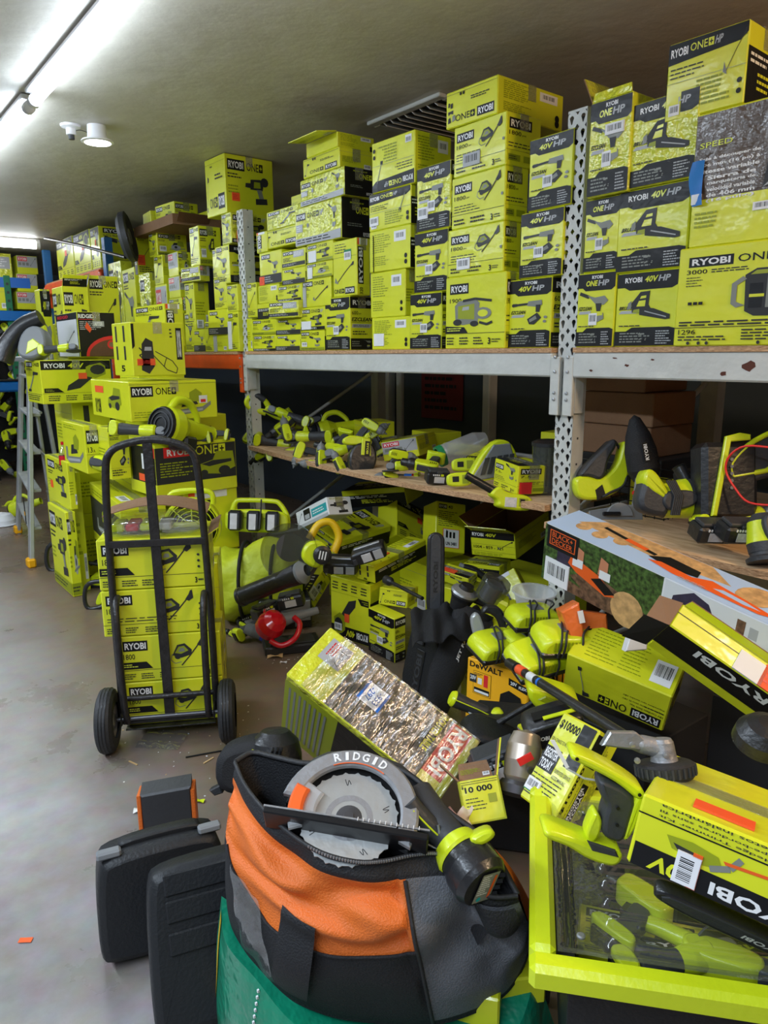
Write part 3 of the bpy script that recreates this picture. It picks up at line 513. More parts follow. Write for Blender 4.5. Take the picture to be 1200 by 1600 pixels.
def f_ridgidL(p, s=0, **k):
    p.rect(.01, .01, .99, .99, 'ink'); p.rect(.04, .02, .96, .84, 'white_card'); p.text('RIDGID', .1, .88, .6, .95, 'red_print'); p.pic('pole', .45, .3, .85, .6); p.lines(.3, .1, .8, .25, 3, M_, s)
def f_mowerF(p, s=0, **k):
    p.rect(.0, .24, .99, .94, 'dark_print'); p.rect(.1, .74, .44, .94, 'red_print'); p.text('RYOBI', .14, .77, .42, .9, W_); oneplus(p, .48, .74, .86, .92, 'lime', 'ink'); p.lines(.05, .36, .45, .66, 6, 'olive_print', s); p.pic('mower', .5, .26, .98, .84); p.rect(.0, .0, .99, .22, 'lime')
def f_mowerL(p, s=0, **k):
    p.rect(.1, .24, .99, .94, 'ink'); p.rect(.5, .5, .68, .8, W_); p.rect(.36, .26, .62, .4, 'orange_sticker'); p.text('ONE', .78, .3, .9, .7, 'lime'); p.rect(.8, .75, .99, .94, 'red_print')
def f_wide_dark(p, s=0, **k):
    p.rect(.0, .16, .99, .78, 'dark_print'); p.pic('miter', .2, .25, .6, .7); p.rect(.74, .16, .97, .36, 'red_print'); p.text('RYOBI', .76, .19, .95, .33, W_); p.lines(.78, .45, .95, .66, 3, 'olive_print', s); p.lines(.1, .84, .8, .94, 2, 'olive_print', s)
def f_13(p, s=0, **k):
    p.logo(.1, .62, .75, .9); p.text('13', .14, .44, .38, .55, 'ink', False); p.text('A', .42, .44, .52, .5, 'ink', False); p.line([(.05, .4), (.9, .4)], .012, 'ink')
def f_picL(p, pic='miter', s=0, **k): p.pic(pic, .1, .1, .9, .8); p.lines(.1, .85, .8, .95, 2, 'olive_print', s)
def f_vlogo(p, s=0, **k):
    p.rect(.1, .2, .5, .85, 'ink'); 
    q = Panel(p.mb, p.o+p.N*.001, p.U, p.V, 1); q.text('RYOBI', .22, .56, .83, .84, W_); q.text('320', .02, .56, .14, .8, 'ink', False)
    p.rect(.2, .88, .8, .99, 'label_white'); p.rect(.08, .88, .2, .99, 'orange_sticker')
def f_edger(p, s=0, **k):
    p.line([(0, .7), (1, .7)], .006, D); p.lines(.1, .76, .8, .95, 4, D, s, .3); p.pic('pole', .08, .22, .9, .6); p.rect(.5, .64, .8, .82, 'green_print'); p.barcode(.5, .64, .78, .78); p.logo(.52, .04, .92, .16); oneplus(p, .06, .06, .48, .14)
def f_black_text(p, s=0, **k):
    p.rect(.01, .01, .99, .7, 'ink'); p.lines(.08, .5, .8, .66, 2, W_, s); p.lines(.3, .2, .8, .45, 3, 'lime', s)
def f_battery(p, s=0, **k):
    p.logo(.1, .78, .5, .92); p.pic('gun', .4, .3, .9, .74); p.rect(.0, .02, .99, .3, 'dark_print'); p.lines(.05, .06, .6, .26, 3, G, s)
def f_grey(p, s=0, **k):
    p.logo(.05, .72, .5, .92); p.rect(.5, .55, .95, .9, 'grey_print'); p.lines(.52, .6, .92, .86, 4, W_, s); p.rect(.0, .1, .99, .3, 'dark_print'); p.lines(.05, .14, .8, .26, 2, G, s); p.lines(.06, .36, .5, .6, 3, D, s)
def f_redgrey(p, s=0, **k):
    p.rect(.02, .35, .98, .97, 'grey_print'); p.rect(.05, .7, .5, .93, 'red_print'); p.text('RYOBI', .08, .74, .47, .89, W_); p.pic('pole', .62, .4, .92, .9); [p.rect(x, .46, x+.13, .62, M_) for x in (.08, .26, .44)]
FT = {k[2:]: v for k, v in globals().items() if k.startswith('f_')}

_seed = [0]
def carton(label, w, d, h, faces, loc=None, rz=0, M=None, mtl='lime', group=None, cat='box', name='product_box', open_top=False, tape=True, b=.004, stickers=(), flaps=()):
    _seed[0] += 1
    mb = MB()
    if open_top:
        t = .004
        for c, s_ in (((w/2, d/2, t/2), (w, d, t)), ((w/2, t/2, h/2), (w, t, h)), ((w/2, d-t/2, h/2), (w, t, h)), ((t/2, d/2, h/2), (t, d, h)), ((w-t/2, d/2, h/2), (t, d, h))): mb.box(c, s_, mtl)
        mb.box((w/2, d/2, t+.001), (w-2*t, d-2*t, .002), 'cardboard'); 
        for c, s_ in (((w/2, t+.001, h/2), (w-2*t, .002, h-.002)), ((w/2, d-t-.001, h/2), (w-2*t, .002, h-.002)), ((t+.001, d/2, h/2), (.002, d-2*t, h-.002)), ((w-t-.001, d/2, h/2), (.002, d-2*t, h-.002))): mb.box(c, s_, 'cardboard')
    else: mb.box((w/2, d/2, h/2), (w, d, h), mtl, b=b)
    FR = {'F': ((0, 0, 0), (w, 0, 0), (0, 0, h)), 'R': ((w, 0, 0), (0, d, 0), (0, 0, h)), 'L': ((0, d, 0), (0, -d, 0), (0, 0, h)), 'T': ((0, 0, h), (w, 0, 0), (0, d, 0)), 'K': ((w, d, 0), (-w, 0, 0), (0, 0, h))}
    for k, sp in faces.items():
        if isinstance(sp, str): sp = (sp, {})
        fn, kw = sp; kw = dict(kw); rot = kw.pop('rot', 0); kw.setdefault('s', _seed[0])
        FT[fn](Panel(mb, *FR[k], rot), **kw)
    o = mb.build(name)
    if M is not None: o.matrix_world = M
    else: o.location = loc; o.rotation_euler = (0, 0, rz)
    tag(o, label, cat, group)
    if tape and not open_top:
        tb = MB(); tb.box((w/2, d/2, h+.0012), (w+.002, .05 if d > .12 else d*.4, .0008), 'tape'); tb.box((w+.0015, d/2, h-.03), (.0008, .05 if d > .12 else d*.4, .06), 'tape'); tb.build('packing_tape', o)
    for (fc, u, v, sw, sh, m, kind) in stickers:
        sb = MB(); a, U, V = FR[fc]; a, U, V = Vector(a), Vector(U), Vector(V); un, vn = U.normalized(), V.normalized(); n = un.cross(vn)
        oo = a+U*u+V*v+n*.0045
        pn = Panel(sb, oo, un*sw, vn*sh)
        sb.add([oo, oo+un*sw, oo+un*sw+vn*sh, oo+vn*sh, oo-n*.004, oo+un*sw-n*.004, oo+un*sw+vn*sh-n*.004, oo+vn*sh-n*.004], [(0, 1, 2, 3), (0, 4, 5, 1), (1, 5, 6, 2), (2, 6, 7, 3), (3, 7, 4, 0)], m)
        if kind == 'bar': pn.barcode(0.02, .02, .98, .98, m)
        elif kind == 'barv': pn.barcode(0.02, .02, .98, .98, m, True)
        elif kind == 'ink': pn.lines(.1, .2, .9, .8, 3, 'red_print')
        elif kind: pn.text(kind, .1, .2, .9, .8, 'ink', False)
        sb.build('price_sticker' if 'orange' in m or 'red' in m else 'paper_label', o)
    for (edge, ang, ln, kw) in flaps:   # flap hinged on a top edge
        fb = MB(); ax = {'F': ((0, 0, h), (w, 0, 0), (0, -1, 0)), 'K': ((w, d, h), (-w, 0, 0), (0, 1, 0)), 'R': ((w, 0, h), (0, d, 0), (1, 0, 0)), 'L': ((0, d, h), (0, -d, 0), (-1, 0, 0))}[edge]
        a, U, out = [Vector(q) for q in ax]; up = Vector((0, 0, 1)); dirn = (out*cos(ang)+up*sin(ang))*ln; n = U.cross(dirn).normalized()
        t = n*.004; i = U.normalized()*.006
        vs = [a+i, a+U-i, a+U+dirn-i*2, a+dirn+i*2]; vs += [q-t for q in vs]
        fb.add(vs, [(0, 1, 2, 3), (0, 4, 5, 1), (1, 5, 6, 2), (2, 6, 7, 3), (3, 7, 4, 0)], mtl if not kw.get('flip') else 'cardboard'); fb.add(vs, [(7, 6, 5, 4)], 'cardboard' if not kw.get('flip') else mtl)
        if kw.get('f'): FT[kw['f']](Panel(fb, a+i+n*.0, U-2*i, dirn, kw.get('rot', 0)))
        if kw.get('fb'): FT[kw['fb']](Panel(fb, a+U-i-t, -(U-2*i), dirn, kw.get('rot', 0)))
        fb.build('flap', o)
    return o
def pose(o, ax, dims=None):
    M = Matrix((Vector(ax[0]), Vector(ax[1]), Vector(ax[2]))).transposed().to_4x4(); M.translation = Vector(o); return M

# ------------------------------------------------------------------ setting
CE = 2.8
def slab(name, x0, x1, y0, y1, z0, z1, m):
    o = MB().box(((x0+x1)/2, (y0+y1)/2, (z0+z1)/2), (x1-x0, y1-y0, z1-z0), m).build(name); return struct(o)
slab('floor', -4, 4.1, -4, 13.1, -.1, 0, 'concrete')
slab('ceiling', -4, 4.1, -4, 13.1, CE, CE+.1, 'ceiling_paint')
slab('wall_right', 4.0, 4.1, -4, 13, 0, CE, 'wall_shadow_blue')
slab('wall_back', -4, 4, 13, 13.1, 0, CE, 'wall_paint')
slab('wall_left', -4.1, -4, -4, 13, 0, CE, 'wall_paint')
slab('wall_front', -4, 4, -4.1, -4, 0, CE, 'wall_paint')
# pale door leaf with a red notice board panel beyond the rack
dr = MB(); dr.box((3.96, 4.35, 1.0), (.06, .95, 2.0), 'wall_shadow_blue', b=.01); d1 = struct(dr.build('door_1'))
for y in (3.84, 4.86): struct(MB().box((3.95, y, 1.02), (.09, .07, 2.08), 'white_card', b=.006).build('trim_1'))
po = MB(); po.box((3.915, 4.33, 1.34), (.015, .48, .62), 'poster_red', b=.004); Panel(po, (3.906, 4.57, 1.03), (0, -.48, 0), (0, 0, .62)).lines(.1, .1, .9, .92, 9, 'bag_black'); tag(po.build('notice_board'), 'dark red notice board hanging on the pale door behind the middle shelf', 'board')
struct(MB().box((3.95, 5.05, 1.35), (.08, .09, 2.7), 'white_card', b=.006).build('trim_2'))
struct(MB().box((3.95, 2.95, 1.35), (.08, .1, 2.7), 'white_card', b=.006).build('trim_3'))

# ------------------------------------------------------------------ lamps
def tube(name, p0, p1, label, m='tube_light', rad=.025):
    p0 = Vector(p0); p1 = Vector(p1); d = (p1-p0).normalized(); t = empty(name, ((p0+p1)/2))
    tag(t, label, 'lamp', 'ceiling tube lamps'); c = (p0+p1)/2
    MB().cyl(p0-c+d*.04, p1-c-d*.04, rad, rad, m, 14).build('glass_tube', t)
    h = MB(); q = d.cross(Vector((0, 0, 1))); 
    Mr = Matrix((d, q, Vector((0, 0, 1)))).transposed(); h.box((0, 0, .045), ((p1-p0).length, .07, .022), 'lamp_white', rot=Mr, b=.005); h.build('housing', t)
    for e_, s_ in ((p0, 1), (p1, -1)): MB().cyl(e_-c, e_-c+d*.04*s_, rad+.004, rad+.004, 'lamp_white', 12).build('end_cap', t)
for y0, y1, lb in ((6.62, 9.0, 'far glowing tube lamp at the end of the ceiling row'), (4.16, 6.54, 'second glowing tube lamp below the gap in the ceiling row'), (1.72, 4.08, 'nearest glowing tube lamp above the gap in the ceiling row')):
    tube('tube_lamp', (1.03, y0, CE-.062), (1.03, y1, CE-.062), lb)
a = onZ(62, 384, CE-.07); tube('tube_lamp', (a.x-2.4, a.y+.15, CE-.062), (a.x, a.y, CE-.062), 'tube lamp lying crosswise over the far blue rack', 'far_tube_light', .045)
# round downlight hanging out of its hole by its cable
p = onZ(153, 226, CE-.1); dl = empty('downlight', (p.x, p.y, CE-.002), label='round white downlight glowing beside the tube lamps', cat='lamp')
MB().lathe([(.001, -.0), (.05, -.0), (.052, -.05), (.055, -.07), (.085, -.078), (.088, -.086), (.07, -.09)], 'lamp_white', 24).build('housing', dl)
MB().lathe([(.0, -.088), (.068, -.088), (.07, -.091)], 'lamp_glow', 24).build('diffuser', dl)
p = onZ(110, 195, CE); sk = empty('ceiling_socket', (p.x, p.y, CE-.001), label='small white lamp socket on the ceiling beside the downlight', cat='socket')
MB().lathe([(.0, 0), (.055, 0), (.052, -.012), (.026, -.018), (.026, -.05), (.02, -.052)], 'lamp_white', 20).build('base', sk); MB().lathe([(.016, -.05), (.016, -.075), (.001, -.076)], 'charcoal', 14).build('bulb_holder', sk)
q = onZ(150, 205, CE)
MB().tube([(0, 0, -.04), ((q.x-p.x)*.35, (q.y-p.y)*.35+.01, -.012), ((q.x-p.x)*.7, (q.y-p.y)*.7-.01, -.02), (q.x-p.x, q.y-p.y, -.004)], .002, 'charcoal', 6).build('cable', sk)
# air vent
c = onZ(668, 178, CE); V = empty('air_vent', (c.x+.12, c.y, CE-.001), label='square white louvred air vent in the ceiling', cat='vent')
S_ = .3; fr = MB()
for s_ in (-1, 1): fr.box((s_*(S_-.02), 0, -.01), (.05, 2*S_, .02), 'rack_white', b=.004); fr.box((0, s_*(S_-.02), -.01), (2*S_-.1, .05, .02), 'rack_white', b=.004)
fr.box((0, 0, -.001), (2*S_-.1, 2*S_-.1, .002), 'charcoal'); fr.build('frame', V)
sl = None
for i in range(8):
    if sl is None: mb = MB(); mb.box((0, 0, 0), (2*S_-.1, .045, .004), 'rack_white', rot=Euler((radians(38), 0, 0)).to_matrix()); sl = mb.build('louvre', V); o = sl
    else: o = sl.copy(); COL.objects.link(o); o.parent = V
    o.location = (0, -.21+i*.06, -.022)

# ------------------------------------------------------------------ racks
def upright(x, y, top, label, m='rack_white', holes=True, side=True, w=.084, d=.07):
    """front face at x facing -X, width w along y, keyholes as real openings"""
    u = empty('rack_upright', (x, y, 0), label=label, cat='upright')
    mb = MB(); hw = w/2
    if holes:
        P = .0508; n = int((top-.05)/P)
        for k in range(n):
            z0 = .05+k*P; 
            for s_ in (-1, 1):
                cy = s_*hw/2; oy = (-.004 if s_ > 0 else .004)*-1
                ring = []; outer = []
                for i in range(12):
                    a = 2*pi*i/12; yy, zz = cos(a), sin(a)
                    r = .0095 if zz > -.2 else .0095*(.62)
                    ring.append((yy*r+oy, P/2+.006+(zz*.0095 if zz > -.2 else zz*.021)))
                    m_ = max(abs(yy), abs(zz)); outer.append((yy/m_*hw/2, P/2+zz/m_*P/2))
                vs = [(0, cy+a_, z0+b_) for a_, b_ in outer]+[(0, cy+a_, z0+b_) for a_, b_ in ring]+[(.003, cy+a_, z0+b_) for a_, b_ in ring]
                mb.add(vs, [(i, 12+i, 12+(i+1) % 12, (i+1) % 12) for i in range(12)]+[(12+i, 24+i, 24+(i+1) % 12, 12+(i+1) % 12) for i in range(12)], m)
        z1 = .05+n*P
        mb.box((.0015, 0, .025), (.003, w, .05), m); mb.box((.0015, 0, (z1+top)/2), (.003, w, top-z1+.0005), m)
    else: mb.box((.0015, 0, top/2), (.003, w, top), m)
    for s_ in (-1, 1): mb.box((d/2+.002, s_*(hw-.0015), top/2), (d, .003, top), m)
    mb.box((d, 0, top/2), (.002, w-.008, top-.01), 'charcoal')
    mb.build('post', u)
    if side:
        hb = MB()
        for k in range(int(top/.1016)): hb.box((d*.5, -hw-.0004, .1+k*.1016), (.008, .001, .008), 'charcoal')
        hb.build('bolt_holes', u)
    fp = MB(); fp.box((.04, 0, .004), (.14, .12, .008), m); fp.build('foot_plate', u)
    return u
XR = 2.3
upright(XR, 1.835, 2.395, 'tall white keyhole rack upright nearest the camera, boxes on both sides')
upright(XR, 4.47, 2.44, 'tall white keyhole rack upright at left end of the middle bay')
for y, t in ((1.835, 2.3), (4.47, 2.3)):
    u = upright(3.36, y, t, 'white rear upright of the rack in shadow behind the '+('near post' if y < 3 else 'left post'), holes=False, side=False)
    for z in (.3, .9, 1.7):
        MB().cyl((-.97, 0, z), (-.03, 0, z+.5), .012, .012, 'rack_white', 6).build('brace', u)
        MB().cyl((-.97, 0, z), (-.03, 0, z), .012, .012, 'rack_white', 6).build('brace', u)
def beam(x, y0, y1, ztop, h, label, m='rack_white', conn=True, front=True):
    t = empty('shelf_beam', (x, (y0+y1)/2, ztop-h), label=label, cat='beam'); L_ = y1-y0
    mb = MB(); mb.box((.0, 0, h/2), (.045, L_, h), m, b=.006); mb.box((.024, 0, h*.36), (.02, L_, h*.72), m)
    mb.build('rail', t)
    if conn:
        for s_ in (-1, 1):
            cb = MB(); cb.box((-.014, s_*(L_/2+.018), -.035), (.02, .045, h+.13), m, b=.003)
            cb.box((.02, s_*(L_/2-.004), -.04), (.05, .004, h+.1), m)
            cn = cb.build('end_connector', t)
            for z in (-.085, -.06, .02, .075): MB().lathe([(.007, 0), (.006, .005), (.001, .006)], 'silver', 8, (-.024, s_*(L_/2+.02), z), (-1, 0, 0)).build('rivet', cn)
    return t
beam(XR-.005, 1.885, 4.42, 1.545, .092, 'long white shelf beam above the middle tool shelf')
b2 = beam(XR-.005, -1.2, 1.785, 1.545, .092, 'white scuffed shelf beam right of the near upright')
sc_ = MB(); q = random.Random(5)
for (y, z, w_, h_) in ((1.12, 1.5, .05, .04), (1.03, 1.505, .06, .05), (1.2, 1.478, .03, .02), (1.55, 1.5, .03, .012), (1.7, 1.48, .02, .01), (1.45, 1.52, .02, .008), (1.6, 1.525, .03, .006)):
    pts = [(w_/2*cos(2*pi*i/9)*q.uniform(.5, 1), h_/2*sin(2*pi*i/9)*q.uniform(.5, 1)) for i in range(9)]
    yc = (-1.2+1.785)/2
    sc_.add([(-.0232, -a_+y-yc, b_+z-1.453) for a_, b_ in pts], [list(range(9))], 'rust')
sc_.build('scuff_marks', b2)
beam(3.33, 1.885, 4.42, 1.545, .09, 'white rear beam under the boxes of the middle bay', conn=False)
beam(3.33, -1.2, 1.785, 1.545, .09, 'white rear beam under the boxes of the near bay', conn=False)
beam(3.33, 1.885, 4.42, .95, .08, 'white rear beam behind the loose tools on the middle shelf', conn=False)
beam(XR+.03, -1.2, 1.785, .89, .11, 'white lower beam under the splintered plywood of the right shelf', conn=False)
beam(XR-.005, 4.52, 7.1, 1.545, .1, 'orange shelf beam left of the white keyhole upright', 'rack_orange')
beam(XR-.005, 7.3, 9.3, 2.33, .11, 'far orange shelf beam beside the blue uprights', 'rack_orange')
upright(XR, 7.2, 2.6, 'rack upright hidden among the stacks at the end of the orange beam', 'rack_blue', holes=False, side=False)
upright(XR, 9.35, 2.72, 'nearer blue rack upright beside the far orange beam', 'rack_blue', holes=False, side=False)
upright(3.1, 9.75, 2.72, 'rear blue rack upright behind the far orange beam', 'rack_blue', holes=False, side=False)
def ply(x0, x1, y0, y1, z, label, sag=.0, t=.018, ragged=0., seed=1):
    q = random.Random(seed); mb = MB(); n = 26; ed = [q.uniform(-1, 1)*ragged for _ in range(n+1)]
    top = []; bot = []
    for i in range(n+1):
        y = y0+(y1-y0)*i/n; s_ = -sag*sin(pi*i/n)
        top += [(x0+ed[i], y, z+s_), (x1, y, z+s_*.4)]; bot += [(x0+ed[i]*.3, y, z+s_-t), (x1, y, z+s_*.4-t)]
    N_ = 2*(n+1); 
    mb.add(top+bot, [(2*i, 2*i+1, 2*i+3, 2*i+2) for i in range(n)][::1], 'plywood')
    mb.f = [f[::-1] for f in mb.f]
    mb.add(top+bot, [(2*i, 2*i+2, N_+2*i+2, N_+2*i) for i in range(n)], 'ply_edge')
    mb.add(top+bot, [(N_+2*i, N_+2*i+2, N_+2*i+3, N_+2*i+1) for i in range(n)], 'plywood')
    mb.add(top+bot, [(0, 1, N_+1, N_), (2*n, N_+2*n, N_+2*n+1, 2*n+1)], 'ply_edge')
    return tag(mb.build('shelf_board'), label, 'shelf')
ply(2.27, 3.36, 1.885, 4.42, 1.563, 'plywood board on the upper beam of the middle bay under stacked boxes')
ply(2.27, 3.36, -1.2, 1.785, 1.563, 'plywood board on the upper beam right of the near upright')
ply(2.27, 3.36, 4.53, 7.1, 1.563, 'plywood board on the orange beam under stacked boxes')
ply(2.27, 3.36, 1.885, 4.43, .945, 'sagging plywood shelf strewn with loose bare power tools', sag=.03, t=.026, ragged=.006)
ply(2.14, 3.36, -1.2, 1.78, .915, 'splintered plywood shelf at right holding planer, sander and batteries', sag=.0, t=.024, ragged=.012, seed=4)
# ------------------------------------------------------------------ boxes standing on the racks
RZ = radians(-90)
def column(items, zb=1.5635, Xf=2.29, side=.3, jit=1.2):
    z = zb; yb = 548
    for it in items:
        xl, xe, xr, yt, faces, label = it[:6]; kw = dict(it[6]) if len(it) > 6 else {}
        X = Xf+kw.pop('dx', 0); rz = kw.pop('rz', R.uniform(-jit, jit)); ym = (yt+yb)/2
        zt = onX(xe, yt, X).z; yn = onX(xe, ym, X).y; yf = onX(xl, ym, X).y
        if xr: d = onY(xr, yt+(12 if yt < 540 else 0), yn).x-X; d = max(.08, min(d, .6))
        else: d = kw.pop('d', side)
        h = max(.03, zt-z-.001); a = radians(rz); wv = yf-yn
        # rotate about the near corner
        org = Vector((X, yn, z))+Vector((sin(a), cos(a), 0))*0
        M = Matrix.Translation(org) @ Matrix.Rotation(RZ+a, 4, 'Z') @ Matrix.Translation((-wv, 0, 0))
        carton(label, wv, d, h, faces, M=M, **kw)
        z = zt; yb = yt
EZ = {'F': '40v', 'R': '40vside'}; EZ1 = {'F': '40v', 'R': '40vside'}
W18 = {'F': 'psi', 'R': 'psiside'}
A = 'the near upright'; Bq = 'the left keyhole post'
OS = 'orange_sticker'
# bay right of the near upright
column([(901, 960, None, 422, {'F': ('40v', dict(pic='gun', mid='EZCLEAN', big='ONE'))}, 'small lime cleaner box at shelf level, first right of the near upright'),
        (913, 967, None, 303, {'F': ('40v', dict(pic='gun', mid='EZCLEAN', big='ONE'))}, 'small lime cleaner box in the middle of the stack first right of the near upright'),
        (921, 985, None, 142, {'F': ('40v', dict(pic='gun', mid='EZCLEAN', big='ONE'))}, 'yellowed lime cleaner box topmost beside the near upright, brown flaps open', dict(mtl='lime_wrap', dx=-.02, tape=False, stickers=[('F', .4, .62, .075, .035, 'label_white', 'bar')], flaps=[('L', 1.1, .1, dict(flip=1)), ('F', 1.75, .03, {})]))], side=.2)
CS = lambda: {'F': ('40v', dict(pic='chainsaw', mid='BRUSHLESS', side=1, label=False)), 'R': '40vside'}
column([(961, 1058, None, 418, CS(), 'forty volt chainsaw box at shelf level with torn logo band'),
        (966, 1076, None, 279, CS(), 'forty volt chainsaw box in the middle of its stack'),
        (985, 1090, None, 133, CS(), 'plastic-wrapped forty volt chainsaw box, third up in its stack', dict(mtl='lime_wrap', d=.3, dx=-.01))], side=.26)
column([(1034, 1150, None, 36, {'F': ('hpwide', dict(pic='pole')), 'R': 'black_text', 'L': 'black_text'}, 'lime box with black back tilted on very top, touching the ceiling', dict(rz=3, d=.24, dx=.0))], zb=2.262, side=.24)
column([(1060, 1290, None, 362, {'F': 'station'}, 'large lime power station box printed 3000 at right shelf edge', dict(dx=-.02, rz=1.2)),
        (1088, 1296, None, 125, {'F': 'scroll'}, 'brown and lime scroll saw box printed in French and Spanish', dict(dx=-.01, rz=1.0, tape=False))], side=.35)
# blue tape hanging on the scroll saw box edge
p0 = onX(1092, 252, 2.262); bt = MB(); bt.grid(lambda u, v: (2.262-.006*sin(u*3+v*5), p0.y+.02-u*.04+.006*sin(v*4), p0.z-v*.13), 4, 8, 'skin_tape'); bt.box((2.268, p0.y+.002, p0.z-.11), (.008, .03, .03), 'label_white')
tag(bt.build('tape_strip'), 'torn strip of blue masking tape stuck on the scroll saw box', 'tape')
# 40V cleaner stack left of near upright
EZs = lambda **k: {'F': ('40v', dict(pic='lance', **k)), 'R': '40vside'}
column([(792, 861, None, 431, EZs(label=False), 'forty volt cleaner box at shelf level against left side of the near upright', dict(rz=-3)),
        (812, 880, None, 321, EZs(), 'forty volt cleaner box in the middle of the stack against the near upright'),
        (826, 895, None, 199, EZs(), 'faded forty volt cleaner box topmost against left side of the near upright')], side=.19)
column([(696, 790, 806, 423, {'F': '1900', 'R': ('psiside', dict(num='1900'))}, 'pressure washer box printed 1900, under three boxes printed 1800', dict(dx=-.01)),
        (701, 787, 815, 344, W18, 'pressure washer box printed 1800, lowest of the three 1800 boxes', dict(stickers=[('F', .18, .14, .08, .045, 'label_white', 'bar')])),
        (705, 789, 826, 257, W18, 'pressure washer box printed 1800, middle of the three 1800 boxes'),
        (709, 791, 846, 172, W18, 'pressure washer box printed 1800, uppermost of the three 1800 boxes', dict(stickers=[('F', .2, .16, .1, .05, 'grey_print', 'bar')])),
        (700, 778, 886, 115, {'F': ('upside', dict(pic='vacparts')), 'R': ('back', dict())}, 'lime box lying upside down on the tall stack of pressure washers', dict(rz=2))], jit=.8)
column([(642, 690, 700, 455, EZs(), 'lowest forty volt cleaner box in narrow stack left of the pressure washers'),
        (648, 700, 705, 355, EZs(), 'middle forty volt cleaner box in narrow stack left of the pressure washers'),
        (651, 704, 710, 248, EZs(label=True), 'top forty volt cleaner box in narrow stack, bent and wrapped', dict(mtl='lime_wrap', stickers=[('F', .05, .2, .07, .05, 'label_white', 'bar')]))], side=.19)
column([(582, 641, None, 493, {'F': ('back', dict()), 'R': 'side'}, 'crushed lime box at shelf level right of the edger box stack', dict(d=.25, stickers=[('F', .07, .12, .08, .06, 'label_white', '')])),
        (578, 633, 650, 419, {'F': ('back', dict()), 'R': 'side'}, 'lime box with black stripe, second up between edger and cleaner stacks'),
        (578, 641, 650, 349, {'F': ('back', dict()), 'R': 'black_text'}, 'lime box lying on its side, third up between edger and cleaner stacks', dict(stickers=[('F', .11, .0, .002, .17, 'ink', '')])),
        (576, 642, 651, 287, {'F': ('hpwide', dict()), 'R': 'black_text'}, 'lime box with barcode label, fourth up between edger and cleaner stacks', dict(stickers=[('F', .03, .14, .07, .04, 'label_white', 'bar')])),
        (583, 648, 707, 201, {'F': ('hpwide', dict(rot=2)), 'R': ('back', dict())}, 'large lime box crowning the stack below the ceiling vent', dict(rz=1.5))], jit=.8)
column([(508, 547, 583, 462, {'F': ('40v', dict(pic='lance')), 'R': '40vside'}, 'cleaner box printed 600 and EZCLEAN below the edger box'),
        (520, 557, 578, 370, {'F': ('edger', dict()), 'R': 'vlogo'}, 'edger box with green label and upright logo on its end')], jit=.8)
column([(464, 535, 578, 305, {'F': ('onehp', dict(pic='gun')), 'R': 'blackup'}, 'long glossy lime box with black end, lower of two alike', dict(mtl='lime_wrap')),
        (468, 538, 583, 258, {'F': ('onehp', dict(pic='gun')), 'R': 'blackup'}, 'long glossy lime box with black end, upper of two alike', dict(mtl='lime_wrap')),
        (473, 530, 583, 228, {'F': ('upside', dict()), 'R': 'side'}, 'lime box upside down on the two long black-ended boxes'),
        (478, 527, 585, 204, {'F': 'blank', 'R': 'back'}, 'opened lime box with flap hanging, top of the stack left of the vent', dict(tape=False, flaps=[('F', -.15, .12, dict(f='side'))]))], zb=onX(535, 371, 2.29).z, jit=.6)
column([(469, 507, None, 515, {'F': ('one', dict(pic='gun', label=True)), 'R': 'black_text'}, 'small lime kit box at shelf level left of the EZCLEAN 600 box'),
        (470, 508, None, 478, {'F': ('one', dict(hp=1)), 'R': 'side'}, 'small lime kit box second up, left of the EZCLEAN 600 box', dict(stickers=[('F', .05, .04, .1, .045, 'label_white', '')])),
        (470, 517, None, 431, {'F': ('one', dict(pic='pole', band=False)), 'R': 'side'}, 'lime tool box with grey strip, third up, left of the edger box', dict(stickers=[('F', .06, .02, .035, .11, 'grey_print', '')])),
        (477, 519, None, 405, {'F': ('one', dict(pic='saw')), 'R': 'side'}, 'small lime box fourth up, left of the edger box', dict(stickers=[('F', .08, .01, .05, .06, 'label_white', '')])),
        (478, 520, None, 374, {'F': ('one', dict(pic='drill')), 'R': 'side'}, 'small lime box fifth up under the long glossy boxes', dict(stickers=[('F', .09, .02, .08, .06, 'label_white', '')]))], side=.22)
column([(431, 469, None, 522, {'F': ('battery', {}), 'R': 'black_text'}, 'lime battery kit box at shelf level, fourth stack from the left keyhole post'),
        (431, 470, None, 496, {'F': ('battery', {}), 'R': 'black_text'}, 'lime battery kit box resting on its twin, fourth stack from the left keyhole post'),
        (426, 466, None, 468, {'F': ('grey', {})}, 'shiny wrapped lime box tilted at mid height near the left keyhole post', dict(mtl='lime_wrap', rz=6, dx=-.03)),
        (434, 471, None, 442, {'F': ('one', dict(hp=1))}, 'lime high performance box with black base stripe above the wrapped tilted box'),
        (441, 477, None, 415, {'F': ('battery', {}), 'R': 'black_text'}, 'small dark-ended lime box under the grey striped box'),
        (440, 477, None, 385, {'F': ('grey', {}), 'R': 'black_text'}, 'small lime box with grey stripe below the pale upside-down boxes')], side=.2)
column([(417, 470, None, 348, {'F': ('upside', {}), 'R': 'side'}, 'pale lime box upside down, lower of two beside the black-ended boxes'),
        (417, 470, None, 316, {'F': ('one', dict(pic='stick', band=False))}, 'pale sunlit lime box, upper of two beside the black-ended boxes', dict(mtl='lime_wrap'))], zb=onX(450, 383, 2.29).z+.003, side=.25, Xf=2.30)
column([(458, 476, None, 300, {'F': ('side', {})}, 'small lime box perched behind the pale upside-down pair', dict(dx=.12))], zb=onX(470, 316, 2.29).z+.003, side=.12, Xf=2.31)
